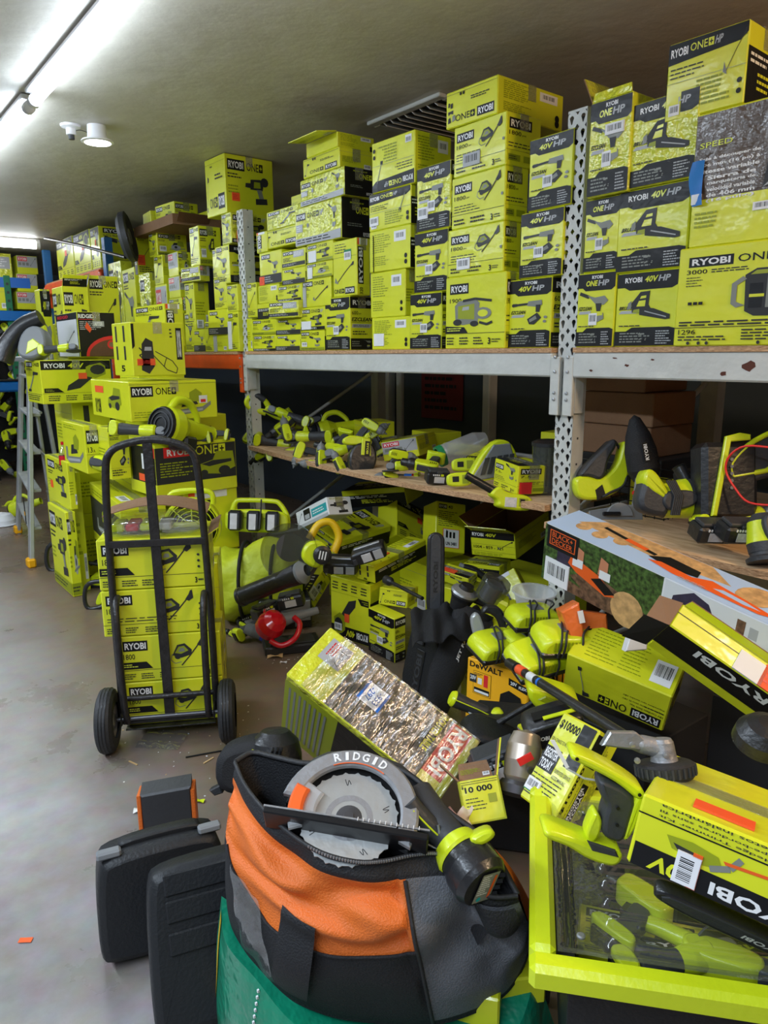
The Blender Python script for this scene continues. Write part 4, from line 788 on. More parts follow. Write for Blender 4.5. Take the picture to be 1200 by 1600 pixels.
column([(396, 431, None, 522, {'F': ('one', dict(hp=1))}, 'lime box at shelf level, second stack from the left keyhole post'),
        (394, 431, None, 497, {'F': ('one', dict(pic='saw'))}, 'lime saw box second up, second stack from the left keyhole post'),
        (403, 432, None, 472, {'F': 'black_text'}, 'black and lime box third up near the left keyhole post'),
        (404, 436, None, 442, {'F': ('back', {})}, 'plain lime box fourth up near the left keyhole post'),
        (405, 440, None, 388, {'F': ('battery', dict())}, 'lime drill box with orange price sticker near the left keyhole post', dict(stickers=[('F', .0, .0, .06, .05, 'orange_sticker', 'ink')])),
        (401, 417, None, 360, {'F': ('vlogo', {})}, 'narrow lime box with upright logo above the drill box', dict(d=.3))], side=.25)
column([(387, 402, None, 440, {'F': ('onevert', dict(pic='pole'))}, 'tall narrow lime box touching right side of the left keyhole post')], zb=onX(395, 496, 2.29).z, side=.2)
column([(386, 394, None, 497, {'F': ('side', {})}, 'small lime box in the corner at foot of the left keyhole post', dict(d=.15))], side=.15)

# bay left of the left keyhole post, over the orange beam
XB = 2.27
column([(357, 373, None, 486, {'F': ('onevert', dict(pic='stick'))}, 'tall lime box with white strip at shelf level, left of the keyhole post', dict(stickers=[('F', .02, .06, .05, .18, 'label_white', '')])),
        (354, 371, None, 443, {'F': ('onevert', dict(pic='gun'))}, 'tall lime box second up beside the keyhole post')], Xf=XB, side=.2)
column([(340, 361, 415, 380, {'F': ('onevert', dict(pic='gun')), 'R': ('40v', dict(pic='drill', side=1))}, 'lime drill box with black base, second below the ceiling box'),
        (346, 361, 418, 330, {'F': ('onevert', dict(pic='gun')), 'R': ('one', dict(pic='drill', hp=1))}, 'glossy lime drill box directly under the ceiling box', dict(mtl='lime_wrap', stickers=[('R', .14, .04, .05, .07, 'orange_sticker', 'ink')])),
        (323, 352, 427, 237, {'F': ('upside', dict(rot=0)), 'R': ('one', dict(pic='drill', band=False))}, 'lime right-angle drill box nearly touching the ceiling above the keyhole post', dict(rz=2, stickers=[('R', .12, .22, .055, .05, 'orange_sticker', 'ink')]))], zb=onX(371, 440, XB).z, Xf=XB, jit=.5)
column([(334, 356, None, 523, {'F': ('side', {})}, 'lime box with grey strip at shelf level, second stack left of the keyhole post', dict(stickers=[('F', .05, .0, .05, .16, 'grey_print', '')])),
        (330, 356, None, 482, {'F': ('battery', {})}, 'crooked lime box second up, second stack left of the keyhole post', dict(rz=5)),
        (335, 354, None, 432, {'F': ('onevert', dict(pic='gun')), 'R': 'black_text'}, 'lime sprayer box third up, second stack left of the keyhole post'),
        (332, 341, None, 388, {'F': ('onevert', dict(pic='pole'))}, 'slim lime box standing on end, second stack left of the keyhole post')], Xf=XB, side=.2)
column([(321, 333, None, 502, {'F': ('onevert', dict(pic='pole')), 'R': 'side'}, 'upright lime box at shelf level, third stack left of the keyhole post'),], Xf=XB, side=.2)
column([(303, 321, 327, 514, {'F': ('battery', {})}, 'squat lime box at shelf level above the orange beam'),
        (290, 304, 326, 440, {'F': ('onevert', dict(pic='gun')), 'R': ('side', {})}, 'lime box with slanted barcode label above the orange beam', dict(stickers=[('R', .1, .03, .05, .06, 'label_white', 'barv')])),
        (288, 312, 319, 414, {'F': ('grey', {}), 'R': 'redgrey'}, 'shiny bag-wrapped box squeezed below the tall logo box', dict(mtl='lime_wrap', rz=6)),
        (297, 311, 345, 351, {'F': ('onevert', dict(pic='stick')), 'R': ('one', dict(pic='chainsaw', label=True))}, 'large lime box with black logo, left of the ceiling box')], Xf=XB, side=.3)
column([(290, 303, None, 488, {'F': ('onevert', dict(pic='gun'))}, 'lime box standing low behind the tiller box top corner'),
        (264, 284, 292, 464, {'F': ('one', dict(band=False)), 'R': 'vlogo'}, 'lime box with small white logo, low in the stack behind the tiller box'),
        (264, 281, 291, 430, {'F': ('redgrey', {}), 'R': ('redgrey', {})}, 'grey and lime box with red logo, second of its stack'),
        (262, 278, 298, 392, {'F': ('redgrey', {}), 'R': ('one', dict(pic='saw'))}, 'silver fronted lime box with orange strip, topmost of its stack'),], Xf=XB, side=.25)
column([(246, 263, None, 442, {'F': ('redgrey', {})}, 'dark red labelled box wedged behind the plain lime cartons'),
        (241, 254, 262, 397, {'F': ('onevert', dict(pic='stick')), 'R': 'side'}, 'narrow lime box wedged under the wide saw box'),
        (233, 245, 292, 361, {'F': ('onevert', dict(pic='gun')), 'R': ('one', dict(pic='saw', label=True))}, 'wide lime saw box below the brown open tray')], Xf=XB, side=.3)
column([(221, 237, 244, 424, {'F': ('battery', {}), 'R': 'side'}, 'lime box with clear taped corner left of the wedged boxes', dict(mtl='lime_wrap')),
        (209, 213, 241, 357, {'F': 'black_text', 'R': ('onevert', dict(pic='pole'))}, 'lime box with black base and orange sticker below the brown tray', dict(stickers=[('R', .04, .22, .06, .08, 'orange_sticker', 'ink')]))], Xf=XB, side=.25)
column([(190, 214, 222, 415, {'F': ('onevert', dict(pic='gun')), 'R': 'side'}, 'big lime box leaning at the far end of the orange beam', dict(rz=-4))], Xf=XB, side=.3)
column([(174, 193, None, 405, {'F': ('one', dict(label=True))}, 'plastic-wrapped pale lime box at far end of the orange beam', dict(mtl='lime_wrap'))], Xf=2.32, side=.25, zb=1.5635)
# brown open tray on top with three boxes inside it
zt = onX(250, 362, XB).z
y_n = onX(292, 350, XB).y
tr = empty('cardboard_tray', (XB+.2, 5.75, zt+.004), label='shallow brown cardboard tray on top of the far boxes, near the ceiling', cat='tray')
t_ = MB(); t_.box((0, 0, .002), (.5, .8, .004), 'cardboard'); t_.box((-.25, 0, .035), (.004, .8, .07), 'cardboard'); t_.box((.25, 0, .035), (.004, .8, .07), 'cardboard'); t_.box((0, -.4, .035), (.5, .004, .07), 'cardboard'); t_.box((0, .4, .035), (.5, .004, .07), 'cardboard'); t_.build('walls', tr)
t_ = MB(); t_.box((-.1, -.43, .045), (.26, .004, .07), 'cardboard_dark', rot=Euler((.6, 0, .1)).to_matrix()); t_.build('flap', tr)
carton('lime box with bold black logo sitting in the brown tray', .3, .2, .19, {'F': ('one', dict(pic='saw')), 'R': ('one', dict(pic='saw'))}, loc=(XB+.02, 5.85, zt+.009), rz=RZ+.1)
carton('lime box standing at the left end of the brown tray', .22, .2, .17, {'F': ('side', {}), 'R': 'side'}, loc=(XB+.02, 6.12, zt+.009), rz=RZ-.1)
carton('flat lime box lying at the right end of the brown tray', .3, .22, .12, {'F': ('side', {}), 'R': ('one', dict(pic='saw'))}, loc=(XB+.24, 5.68, zt+.009), rz=RZ)

# far bay with orange beam between blue uprights
ply(2.29, 3.3, 7.3, 9.3, 2.346, 'board on the far orange beam under big blower boxes')
far = [((2.3, 8.85), .62, .5, .40, 'blower', 'far large lime blower box standing on the far orange beam'), ((2.3, 8.2), .55, .5, .39, 'blower', 'far lime box second along the far orange beam'), ((2.3, 7.62), .26, .5, .38, 'gun', 'far lime box nearest the stacks on the far orange beam')]
for (x, y), w_, d_, h_, pc, lb in far:
    carton(lb, w_, d_, h_, {'F': ('big40', dict(pic=pc)), 'R': ('onevert', dict(pic=pc))}, loc=(x+.02, y, 2.347), rz=RZ)
ply(2.29, 3.3, 7.3, 9.3, 1.563, 'board of the far bay at shoulder height, mostly hidden by stacks')
for i in range(6):
    carton('dim lime box low in the far bay, %s from its far end' % ['first', 'second', 'third', 'fourth', 'fifth', 'sixth'][i], .3, .3, .34, {'F': ('side', {}), 'R': 'side'}, loc=(2.32, 9.25-i*.32, 1.564), rz=RZ, group='dim boxes in the far bay')
# two black pole tools lying over the far boxes
p1 = onX(70, 372, 2.2); p2 = onX(196, 402, 2.15)
pt = MB(); pt.tube([p1, (p1+p2)/2+Vector((0, 0, .01)), p2], .014, 'black_plastic', 8); tag(pt.build('pole_shaft'), 'long thin black tool pole reaching across the far boxes', 'pole')
wl = empty('wheel_guard', onX(190, 372, 2.1), (radians(80), 0, radians(60)), 'dark round wheel guard resting high among the far stacks', 'guard'); MB().lathe([(.02, 0), (.15, .0), (.19, .03), (.19, .07), (.17, .08), (.12, .05), (.02, .04)], 'charcoal', 24).build('guard', wl); MB().lathe([(.0, .045), (.06, .045), (.06, .07), (.0, .075)], 'grey_plastic', 16).build('hub', wl)
# ---------------- far cross rack with hanging tools
YF = 10.2
fz = onY(30, 494, YF)
bm = empty('shelf_beam', (.6, YF, fz.z-.06), label='bright blue beam of the far cross rack at left edge', cat='beam'); MB().box((0, 0, .06), (3.4, .06, .12), 'beam_blue', b=.006).build('rail', bm)
for xg, lb in ((onY(24, 560, YF).x, 'green far rack upright left of the ladder'), (-1.0, 'green far rack upright outside the aisle')):
    u = empty('rack_upright', (xg, YF+.02, 0), label=lb, cat='upright'); mb = MB(); mb.box((0, .0, 1.25), (.075, .06, 2.5), 'rack_green', b=.006)
    for k in range(24): mb.box((0, -.031, .1+k*.1), (.03, .002, .03), 'charcoal')
    mb.build('post', u)
fb = onY(0, 484, YF)
def farbox(xa, xb, yt, yb, faces, label, dy=0., d=.35, **k):
    a = onY(xa, yb, YF+dy); b_ = onY(xb, yb, YF+dy); c_ = onY((xa+xb)/2, yt, YF+dy)
    carton(label, b_.x-a.x, d, c_.z-a.z, faces, loc=(a.x, YF+dy, a.z), **k)
zt = 484
farbox(-40, 20, 448, zt, {'F': 'side'}, 'plain lime box lower left on the far blue beam')
farbox(-40, 22, 395, 447, {'F': 'grey'}, 'pale glossy boxes with blue strip on plain box, far left', mtl='lime_wrap', stickers=[('F', .05, .0, .6, .12, 'blue_print', '')])
for i in range(3):
    farbox(28, 60, 400+i*28, 427+i*28, {'F': 'redgrey'}, ['far kit box with grey face, top of three on blue beam', 'far kit box with grey face, middle of three on blue beam', 'far kit box with grey face, bottom of three on blue beam'][i])
farbox(-180, -42, 396, zt, {'F': 'grey'}, 'far lime box outside the left edge of the picture')
# ------------------------------------------------------------------ tool builders (profile in x/z, thickness along y)
_B = Matrix((_r, _f, _u)).transposed()
def pm(p, roll=0, tilt=0, turn=0, sc=1.):
    Rm = _B @ Euler((radians(tilt), radians(-roll), 0)).to_matrix() @ Matrix.Rotation(radians(turn), 3, 'Z')
    return Matrix.Translation(Vector(p)) @ Rm.to_4x4() @ Matrix.Scale(sc, 4)
def place(root, M, label=None, group=None):
    if label: root['label'] = label
    if group: root['group'] = group
    root.matrix_world = M; return root
def T(name, cat): return empty(name, (0, 0, 0), label='-', cat=cat)
def socket_foot(t, c, M=None, s=1.):
    """lime battery socket: open block with dark cavity, its mouth along -z"""
    mb = MB(); M = M or Matrix()
    for q, d in (((0, -.036, 0), (.11, .006, .05)), ((0, .036, 0), (.11, .006, .05)), ((-.052, 0, 0), (.006, .066, .05)), ((.052, 0, 0), (.006, .066, .05)), ((0, 0, .02), (.1, .066, .012))):
        mb.box(Vector(c)+Vector(q)*s, Vector(d)*s, 'plastic_lime', b=.002)
    if M != Matrix(): mb.v = [tuple(M @ Vector(v)) for v in mb.v]
    f = mb.build('battery_socket', t); k = MB(); k.box(Vector(c)+Vector((0, 0, .011))*s, Vector((.03, .03, .008))*s, 'ink'); k.build('terminal', f); return f
def pistol(kind='drill', label='-'):
    t = T('cordless_drill' if kind == 'drill' else 'impact_driver' if kind == 'impact' else 'cordless_sprayer', 'drill' if kind != 'spray' else 'sprayer')
    MB().prism([(-.085, .17), (-.09, .21), (-.07, .235), (.05, .235), (.065, .215), (.062, .175), (.04, .165), (.0, .165), (-.01, .16), (-.05, .16)], -.033, .033, 'plastic_lime', .008).build('housing', t)
    MB().prism([(-.06, .165), (-.005, .165), (-.014, .11), (-.02, .05), (-.075, .045), (-.072, .1)], -.021, .021, 'charcoal', .006).build('grip', t)
    MB().prism([(-.004, .16), (.012, .155), (.006, .12), (-.012, .118)], -.008, .008, 'black_plastic', .002).build('trigger', t)
    MB().lathe([(.0, .0), (.034, .0), (.036, .03), (.03, .045), (.026, .047), (.024, .085 if kind == 'drill' else .06), (.014, .092 if kind == 'drill' else .065), (0, .094)], 'grey_plastic' if kind != 'drill' else 'black_plastic', 18, (.06, 0, .2), (1, 0, 0)).build('chuck', t)
    MB().prism([(-.092, .22), (-.06, .242), (.04, .242), (.045, .228), (-.075, .225)], -.02, .02, 'charcoal', .004).build('top_cover', t)
    mb = MB(); mb.prism([(-.1, .012), (-.1, .038), (-.08, .052), (.0, .052), (.02, .036), (.02, .012)], -.038, .038, 'plastic_lime', .006); f = mb.build('foot', t)
    mb = MB(); mb.box((-.04, 0, .0065), (.09, .05, .011), 'ink', b=.002); mb.box((-.04, 0, -.001), (.03, .02, .012), 'charcoal'); mb.build('battery_slot', f)
    mb = MB(); 
    for i in range(4): mb.box((-.07+.012*i, -.0335, .2), (.004, .003, .022), 'ink')
    mb.build('cooling_vent', t)
    return t
def circ_saw(blade='silver'):
    t = T('circular_saw', 'saw'); n = 20
    MB().prism([(cos(a)*.095, .1+sin(a)*.095) for a in [pi*2*i/24 for i in range(24)]], -.005, .035, 'charcoal', .006).build('blade_guard', t)
    MB().prism([(cos(a)*(.082 if i % 2 else .078), .1+sin(a)*(.082 if i % 2 else .078)) for i, a in enumerate([pi*2*i/48 for i in range(48)])], -.012, -.01, blade).build('blade', t)
    MB().cyl((.0, .03, .13), (0, .12, .13), .045, .04, 'plastic_lime', 18).build('motor', t)
    MB().tube([(-.02, .05, .19), (-.09, .05, .24), (-.17, .05, .2), (-.18, .05, .12), (-.1, .05, .09)], [.018, .02, .018, .02, .024], 'plastic_lime', 10).build('handle', t)
    MB().tube([(-.1, .05, .238), (-.15, .05, .215), (-.172, .05, .18)], .022, 'charcoal', 10).build('grip', t)
    MB().box((-.02, .03, .045), (.3, .14, .004), 'grey_plastic', b=.001).build('base_plate', t)
    mb = MB(); mb.cyl((0, -.02, .1), (0, -.01, .1), .016, .02, 'steel_dark', 14); mb.build('arbor', t); return t
def grinder():
    t = T('angle_grinder', 'grinder')
    MB().lathe([(.0, 0), (.03, 0), (.034, .02), (.03, .06), (.028, .12), (.034, .15), (.036, .2), (.028, .21), (0, .212)], 'charcoal', 16, (-.16, 0, .04), (1, 0, 0), mats=['charcoal', 'charcoal', 'charcoal', 'charcoal', 'plastic_lime', 'plastic_lime', 'plastic_lime', 'charcoal']).build('body', t)
    MB().prism([(.05, .02), (.05, .06), (.08, .07), (.11, .06), (.11, .02)], -.028, .028, 'grey_plastic', .006).build('gear_head', t)
    MB().lathe([(.0, 0), (.055, 0), (.06, .004), (.06, .01), (.0, .012)], 'charcoal', 20, (.08, 0, .005)).build('disc_guard', t)
    MB().prism([(-.2, .0), (-.2, .08), (-.165, .085), (-.15, .06), (-.15, .02), (-.165, -.002)], -.04, .04, 'plastic_lime', .006).build('battery_socket', t)
    MB().box((-.203, 0, .04), (.008, .05, .05), 'ink', b=.001).build('battery_slot', t); return t
def recip():
    t = T('reciprocating_saw', 'saw')
    MB().prism([(-.03, .03), (-.04, .075), (-.0, .1), (.1, .095), (.14, .075), (.14, .035), (.08, .02)], -.032, .032, 'plastic_lime', .008).build('housing', t)
    MB().prism([(.12, .028), (.12, .085), (.17, .078), (.2, .065), (.2, .04), (.17, .03)], -.026, .026, 'charcoal', .006).build('nose', t)
    MB().tube([(-.02, 0, .085), (-.08, 0, .12), (-.15, 0, .11), (-.17, 0, .05), (-.12, 0, .02), (-.02, 0, .035)], [.022, .018, .018, .02, .02, .024], 'plastic_lime', 10).build('handle', t)
    MB().tube([(-.06, 0, .112), (-.11, 0, .122), (-.15, 0, .11)], .022, 'charcoal', 10).build('grip', t)
    MB().box((.26, 0, .052), (.13, .0015, .018), 'silver').build('saw_blade', t)
    MB().box((.205, 0, .05), (.005, .04, .05), 'steel_dark', b=.001).build('shoe', t); return t
def blower_tool():
    t = T('handheld_blower', 'blower')
    MB().lathe([(.075, .0), (.082, .02), (.08, .07), (.05, .12), (.04, .2), (.032, .3), (.034, .305)], 'plastic_lime', 22, (0, 0, .085), (1, 0, 0)).build('fan_housing', t)
    g = MB(); g.lathe([(.0, -.006), (.074, -.004), (.078, .004)], 'ink', 22, (0, 0, .085), (1, 0, 0))
    for r_ in (.03, .05, .068): g.lathe([(r_, -.01), (r_+.004, -.01), (r_+.004, -.003), (r_, -.003)], 'charcoal', 20, (0, 0, .085), (1, 0, 0))
    g.build('intake_grille', t)
    MB().tube([(.04, 0, .155), (.08, 0, .2), (.15, 0, .2), (.2, 0, .15), (.21, 0, .115)], [.016, .018, .018, .016, .014], 'plastic_lime', 10).build('handle', t)
    MB().box((.12, -.01, .02), (.075, .11, .06), 'black_plastic', b=.01).build('battery', t); return t
def battery(big=False):
    t = T('tool_battery', 'battery')
    mb = MB(); mb.box((0, 0, .028), (.12, .078, .056), 'black_plastic', b=.008); mb.box((0, 0, .062), (.1, .06, .014), 'charcoal', b=.004); mb.build('case', t)
    MB().box((.0, -.0395, .026), (.05, .002, .03), 'battery_label').build('label_panel', t)
    mb = MB(); [mb.box((-.03+i*.009, -.0405, .05), (.005, .002, .008), 'white_print') for i in range(4)]; mb.box((.012, -.0405, .05), (.014, .002, .01), 'plastic_lime'); mb.build('charge_gauge', t)
    MB().box((.0, -.036, .06), (.03, .01, .012), 'charcoal', b=.003).build('release_latch', t); return t
def charger(cord=True):
    t = T('battery_charger', 'charger')
    MB().prism([(-.095, .0), (-.1, .03), (-.085, .055), (-.06, .068), (.05, .068), (.085, .05), (.1, .02), (.096, .0)], -.065, .065, 'plastic_lime', .012).build('body', t)
    mb = MB(); mb.box((0, 0, .007), (.198, .136, .024), 'black_plastic', b=.006); mb.build('base', t)
    mb = MB(); [mb.box((-.06+.011*i, -.062, .04), (.005, .012, .03), 'olive_print') for i in range(9)]; mb.build('cooling_vent', t)
    mb = MB(); mb.box((.0, .0, .069), (.05, .05, .004), 'grey_plastic', b=.001); mb.build('display_panel', t)
    if cord:
        for k, x in enumerate((-.05, -.035, .02)):
            s_ = .012*k
            MB().tube([(x, -.072, .005), (x+.004, -.074, .05), (x+.012, -.05, .077), (x+.03+s_, .0, .079), (x+.05, .05, .076), (x+.055, .073, .05), (x+.05, .074, .005)], .0035, 'rubber', 6).build('cord', t)
    return t
def sander():
    t = T('orbital_sander', 'sander')
    MB().lathe([(.0, .0), (.062, .0), (.064, .012), (.05, .02), (.05, .05)], 'charcoal', 24).build('sanding_pad', t)
    MB().lathe([(.052, .03), (.056, .06), (.05, .1), (.046, .13), (.03, .155), (0, .162)], 'plastic_lime', 24, mats=['charcoal', 'plastic_lime', 'plastic_lime', 'charcoal', 'charcoal']).build('housing', t)
    MB().prism([(-.02, .05), (.02, .05), (.03, .13), (.0, .15), (-.03, .13)], -.062, -.03, 'charcoal', .006).build('grip', t)
    MB().lathe([(.018, 0), (.018, .05), (.02, .052), (.014, .055)], 'black_plastic', 14, (.04, .0, .05), (1, .2, .3)).build('dust_port', t); return t
PRO = {}
def tool(kind, M, label, **k):
    """first of a kind is the built one, later ones are copies with their parts"""
    if kind not in PRO:
        PRO[kind] = {'drill': lambda: pistol('drill'), 'impact': lambda: pistol('impact'), 'spray': lambda: pistol('spray'), 'saw': circ_saw, 'grinder': grinder, 'recip': recip, 'blower': blower_tool, 'battery': battery, 'charger': charger, 'sander': sander}[kind]()
        o = PRO[kind]
    else: o = copy_tree(PRO[kind])
    return place(o, M, label, k.get('group'))
CTR = {'drill': (-.02, 0, .12), 'impact': (-.02, 0, .12), 'spray': (-.02, 0, .12), 'recip': (.03, 0, .065), 'grinder': (-.05, 0, .04), 'blower': (.12, 0, .1), 'sander': (0, 0, .08), 'saw': (-.04, .04, .12), 'battery': (0, 0, .03), 'charger': (0, 0, .035)}
def S_(kind, px, py, X, lab, roll=0, tilt=0, turn=0, sc=1., **k):
    M = pm(onX(px, py, X), roll, tilt, turn, sc) @ Matrix.Translation(-Vector(CTR[kind])); return tool(kind, M, lab, **k)

# ------------------------------------------------------------------ loose tools on the middle shelf
S_('recip', 428, 643, 2.45, 'lime looped-handle saw topmost of the tool heap by the left post', -25, 10, 15, .95)
S_('drill', 444, 658, 2.5, 'bare lime tool lying face down under the looped-handle saw', 205, 60, 10, .9)
S_('impact', 398, 690, 2.4, 'bare lime tool lying at the shelf edge beside the left post', 55, 0, 20, .72)
S_('grinder', 432, 692, 2.42, 'charcoal grinder with lime socket, low by the left post', -12, 20, 0, 1.)
S_('grinder', 487, 682, 2.5, 'charcoal grinder lying across the middle of the tool heap', 4, 15, 160, 1.05)
S_('blower', 525, 668, 2.8, 'round-bodied lime blower behind the tool heap', 15, 0, 10, 1.)
S_('drill', 530, 690, 2.45, 'bare lime drill with its foot toward the aisle, mid heap', 160, 30, 10, .8)
S_('impact', 482, 708, 2.36, 'bare lime tool with round foot at the shelf edge, left of mid heap', 70, 10, 190, .72)
S_('spray', 515, 722, 2.36, 'bare lime tool with square socket foot at the shelf edge', 80, 30, 20, .72)
S_('recip', 560, 690, 2.6, 'lime and charcoal saw lying behind the square socket foot tool', 10, 20, 0, .8)
S_('impact', 541, 724, 2.34, 'bare lime tool tipped forward beside the black trimmer head', 115, 40, 0, .62)
# black upright trimmer head with lime collar
t = T('hedge_shear', 'trimmer'); MB().prism([(-.06, .0), (-.07, .1), (-.03, .17), (.06, .18), (.1, .12), (.09, .02), (.02, -.01)], -.045, .045, 'black_plastic', .012).build('body', t)
MB().prism([(-.1, .15), (-.11, .19), (-.06, .215), (.05, .205), (.07, .18), (.04, .165)], -.03, .03, 'plastic_lime', .008).build('handle', t)
MB().prism([(.0, .1), (.0, .2), (.05, .2), (.06, .1)], -.05, -.03, 'plastic_lime', .004).build('collar', t); lo = MB(); lo.box((.035, -.052, .14), (.03, .004, .085), 'ink'); pn = Panel(lo, (.024, -.0542, .175), (0, 0, -.07), (.022, 0, 0)); pn.text('RYOBI', .05, .2, .95, .8, 'lime'); lo.build('badge', t)
MB().prism([(.0, .18), (.03, .23), (.045, .24), (.055, .22), (.03, .18)], -.012, .012, 'plastic_lime', .004).build('lever', t)
place(t, pm(onX(560, 738, 2.36), -4, 0, 12, .95), 'black trimmer head with lime collar standing beside the red-labelled box')
for (k, px, py, X_, lb, ro, ti, tu, s_) in (('grinder', 452, 650, 2.52, 'charcoal grinder with lime socket lying high on the tool heap', -20, 0, 180, .95), ('impact', 462, 676, 2.44, 'lime tool with round foot in the middle of the heap, on its side', 100, 20, 10, .75), ('drill', 408, 700, 2.36, 'lime drill at the left end of the plywood edge, nose down', 200, 20, 20, .7),
    ('grinder', 445, 708, 2.38, 'charcoal tool lying along the plywood edge below the heap', 12, 0, 0, .8), ('spray', 498, 716, 2.36, 'lime tool with upturned socket between the edge tools', 170, 30, 0, .7), ('grinder', 545, 700, 2.44, 'grey and lime motor body lying behind the trimmer head', 16, 0, 180, .9), ('impact', 570, 676, 2.52, 'lime tool standing behind the black trimmer head', -30, 0, 0, .7),
    ('recip', 470, 662, 2.7, 'lime saw lying deep behind the heap', 20, 0, 0, .9), ('grinder', 640, 728, 2.36, 'lime socketed tool lying against the red-logo box', 2, 0, 180, .75)):
    S_(k, px, py, X_, lb, ro, ti, tu, s_)
def pose_(k, s=None):
    o, ax, d = POSES[k]; return pose(o, ax), d
M, d = pose_('redg'); carton('lime and grey chain oil box with red logo on the middle shelf', d[0], .3, d[2], {'F': 'redgrey', 'R': ('side', {}), 'T': 'side'}, M=M)
S_('impact', 618, 725, 2.34, 'bare lime tool leaning on the red-logo box', -12, 10, 10, .66)
S_('drill', 672, 722, 2.42, 'lime gun-shaped tool lying before the clear vacuum tube', 150, 60, 20, .8)
S_('spray', 590, 690, 2.62, 'lime tool half hidden behind the black trimmer head', 30, 0, 0, .7)
# ratchet in blue and red
t = T('cordless_ratchet', 'wrench'); c = MB(); c.cyl((0, 0, .03), (.12, 0, .02), .022, .02, 'charcoal', 14); c.build('grip', t)
MB().cyl((.12, 0, .02), (.16, 0, .018), .023, .023, 'bright_blue', 14).build('blue_collar', t); MB().cyl((.16, 0, .018), (.175, 0, .017), .024, .024, 'red_plastic', 14).build('red_collar', t)
MB().prism([(-.04, .005), (-.045, .04), (-.02, .055), (.01, .05), (.01, .01)], -.025, .025, 'grey_plastic', .006).build('head', t); MB().prism([(.17, -.005), (.175, .045), (.2, .05), (.21, .0)], -.03, .03, 'plastic_lime', .005).build('battery_socket', t)
place(t, pm(onX(598, 754, 2.33), 4, 10, -14, 1), 'blue and red collared ratchet at the front edge of the middle shelf')
S_('battery', 684, 745, 2.34, 'black battery lying behind the lime lever on the middle shelf', -6, 20, 10, 1.)
t = T('socket_wrench', 'tool'); MB().prism([(0, 0), (.02, .012), (.14, .0), (.145, -.012), (.03, -.014)], -.02, .02, 'plastic_lime', .004).build('lever', t); place(t, pm(onX(630, 756, 2.31), -6), 'flat lime lever lying on the plywood edge below the ratchet')
# square empty battery sockets
def lsock(px, py, X, lab, roll=0, sc=1., turn=0):
    t = T('battery_mount', 'tool part'); mb = MB(); mb.prism([(-.06, -.03), (-.068, .0), (-.06, .034), (.045, .036), (.052, .02), (.052, -.03)], -.02, .03, 'plastic_lime', .008); mb.build('body', t)
    k = MB(); k.box((-.025, -.0205, .004), (.03, .003, .026), 'ink', b=.001); k.box((.02, -.0205, .002), (.03, .002, .04), 'olive_print'); k.build('contact_slot', t); place(t, pm(onX(px, py, X), roll, 0, turn, sc), lab)
lsock(720, 750, 2.32, 'square lime battery mount at the shelf edge left of the black arm', 3, 1.); lsock(727, 727, 2.45, 'square lime battery mount behind the edge one', 2, 1.)
# clear vacuum cylinder
p = onX(690, 712, 2.55); cy = empty('clear_canister', p, label='clear smoky plastic canister lying behind the lime gun tool', cat='canister')
MB().lathe([(.05, 0), (.055, .02), (.052, .2), (.03, .26), (.0, .262)], 'clear_white', 22, (0, 0, 0), (.75, -.3, .28)).build('tube', cy); MB().lathe([(.045, -.02), (.057, -.02), (.057, .01), (.045, .01)], 'green_print', 22, (0, 0, 0), (.75, -.3, .28)).build('ring', cy)
q0 = onX(718, 712, 2.8); carton('long flat lime carton lying at the back of the middle shelf', .42, .1, .085, {'F': ('hpwide', dict(rot=2))}, loc=(2.95, 3.25, .935), rz=RZ+.25)
# grey grille heater with lime frame
t = T('panel_light', 'light'); MB().prism([(-.1, 0), (-.13, .02), (.0, .17), (.09, .16), (.12, .03), (.06, 0)], -.025, .03, 'plastic_lime', .006).build('frame', t)
MB().prism([(-.09, .008), (-.11, .02), (.005, .15), (.08, .145), (.1, .03), (.05, .01)], -.032, -.02, 'grey_plastic', .004).build('face', t); g = MB()
for i in range(5): g.prism([(-.07+i*.03, .03), (-.05+i*.03, .03), (-.02+i*.028, .1), (-.04+i*.028, .1)], -.036, -.03, 'charcoal')
g.build('ribs', t); place(t, pm(onX(772, 748, 2.42), 8, 10, 10, 1.05), 'grey faced tool base with lime frame leaning left of the small sander box')
M, d = pose_('amp'); carton('lime and black tool box printed 7.5 amp at the right end of middle shelf', .2, .16, .125, {'F': ('psi', dict(num='7.5', pic='gun')), 'R': ('f13x', {}) if 0 else ('psiside', dict(num='7.5')), 'T': 'black_text'}, M=M, stickers=[('R', .075, .03, .06, .05, 'red_print', 'ink')])
# black arm with lime foot hanging over the edge
t = T('stick_vacuum_handle', 'vacuum'); MB().cyl((-.17, 0, .075), (-.03, 0, .01), .016, .018, 'black_plastic', 12).build('arm', t)
MB().prism([(-.05, .03), (-.07, .0), (-.03, -.02), (-.04, -.05), (.09, -.06), (.12, -.04), (.12, -.01), (.09, .01), (.0, .015), (-.02, .04)], -.03, .04, 'plastic_lime', .01).build('battery_socket', t)
k = MB(); k.box((.02, -.031, -.025), (.05, .003, .04), 'battery_label'); k.box((.075, -.031, -.022), (.04, .003, .035), 'olive_print', b=.001); k.box((.07, -.033, -.016), (.02, .003, .014), 'ink'); k.build('rating_label', t)
place(t, pm(onX(788, 775, 2.24), -4, 0, 8, 1.0), 'lime battery foot on a black arm hanging over the plywood edge')
p = onX(862, 722, 2.5); bk = empty('clear_bucket', (2.5, p.y+.02, .94), label='tall smoky clear canister standing left of the near upright', cat='canister'); MB().lathe([(.06, 0), (.065, .01), (.07, .22), (.066, .22), (.06, .015), (0, .012)], 'lens_smoke', 24).build('body', bk); MB().lathe([(.0, .235), (.05, .235), (.073, .225), (.073, .21), (.066, .21)], 'black_plastic', 24).build('lid', bk)
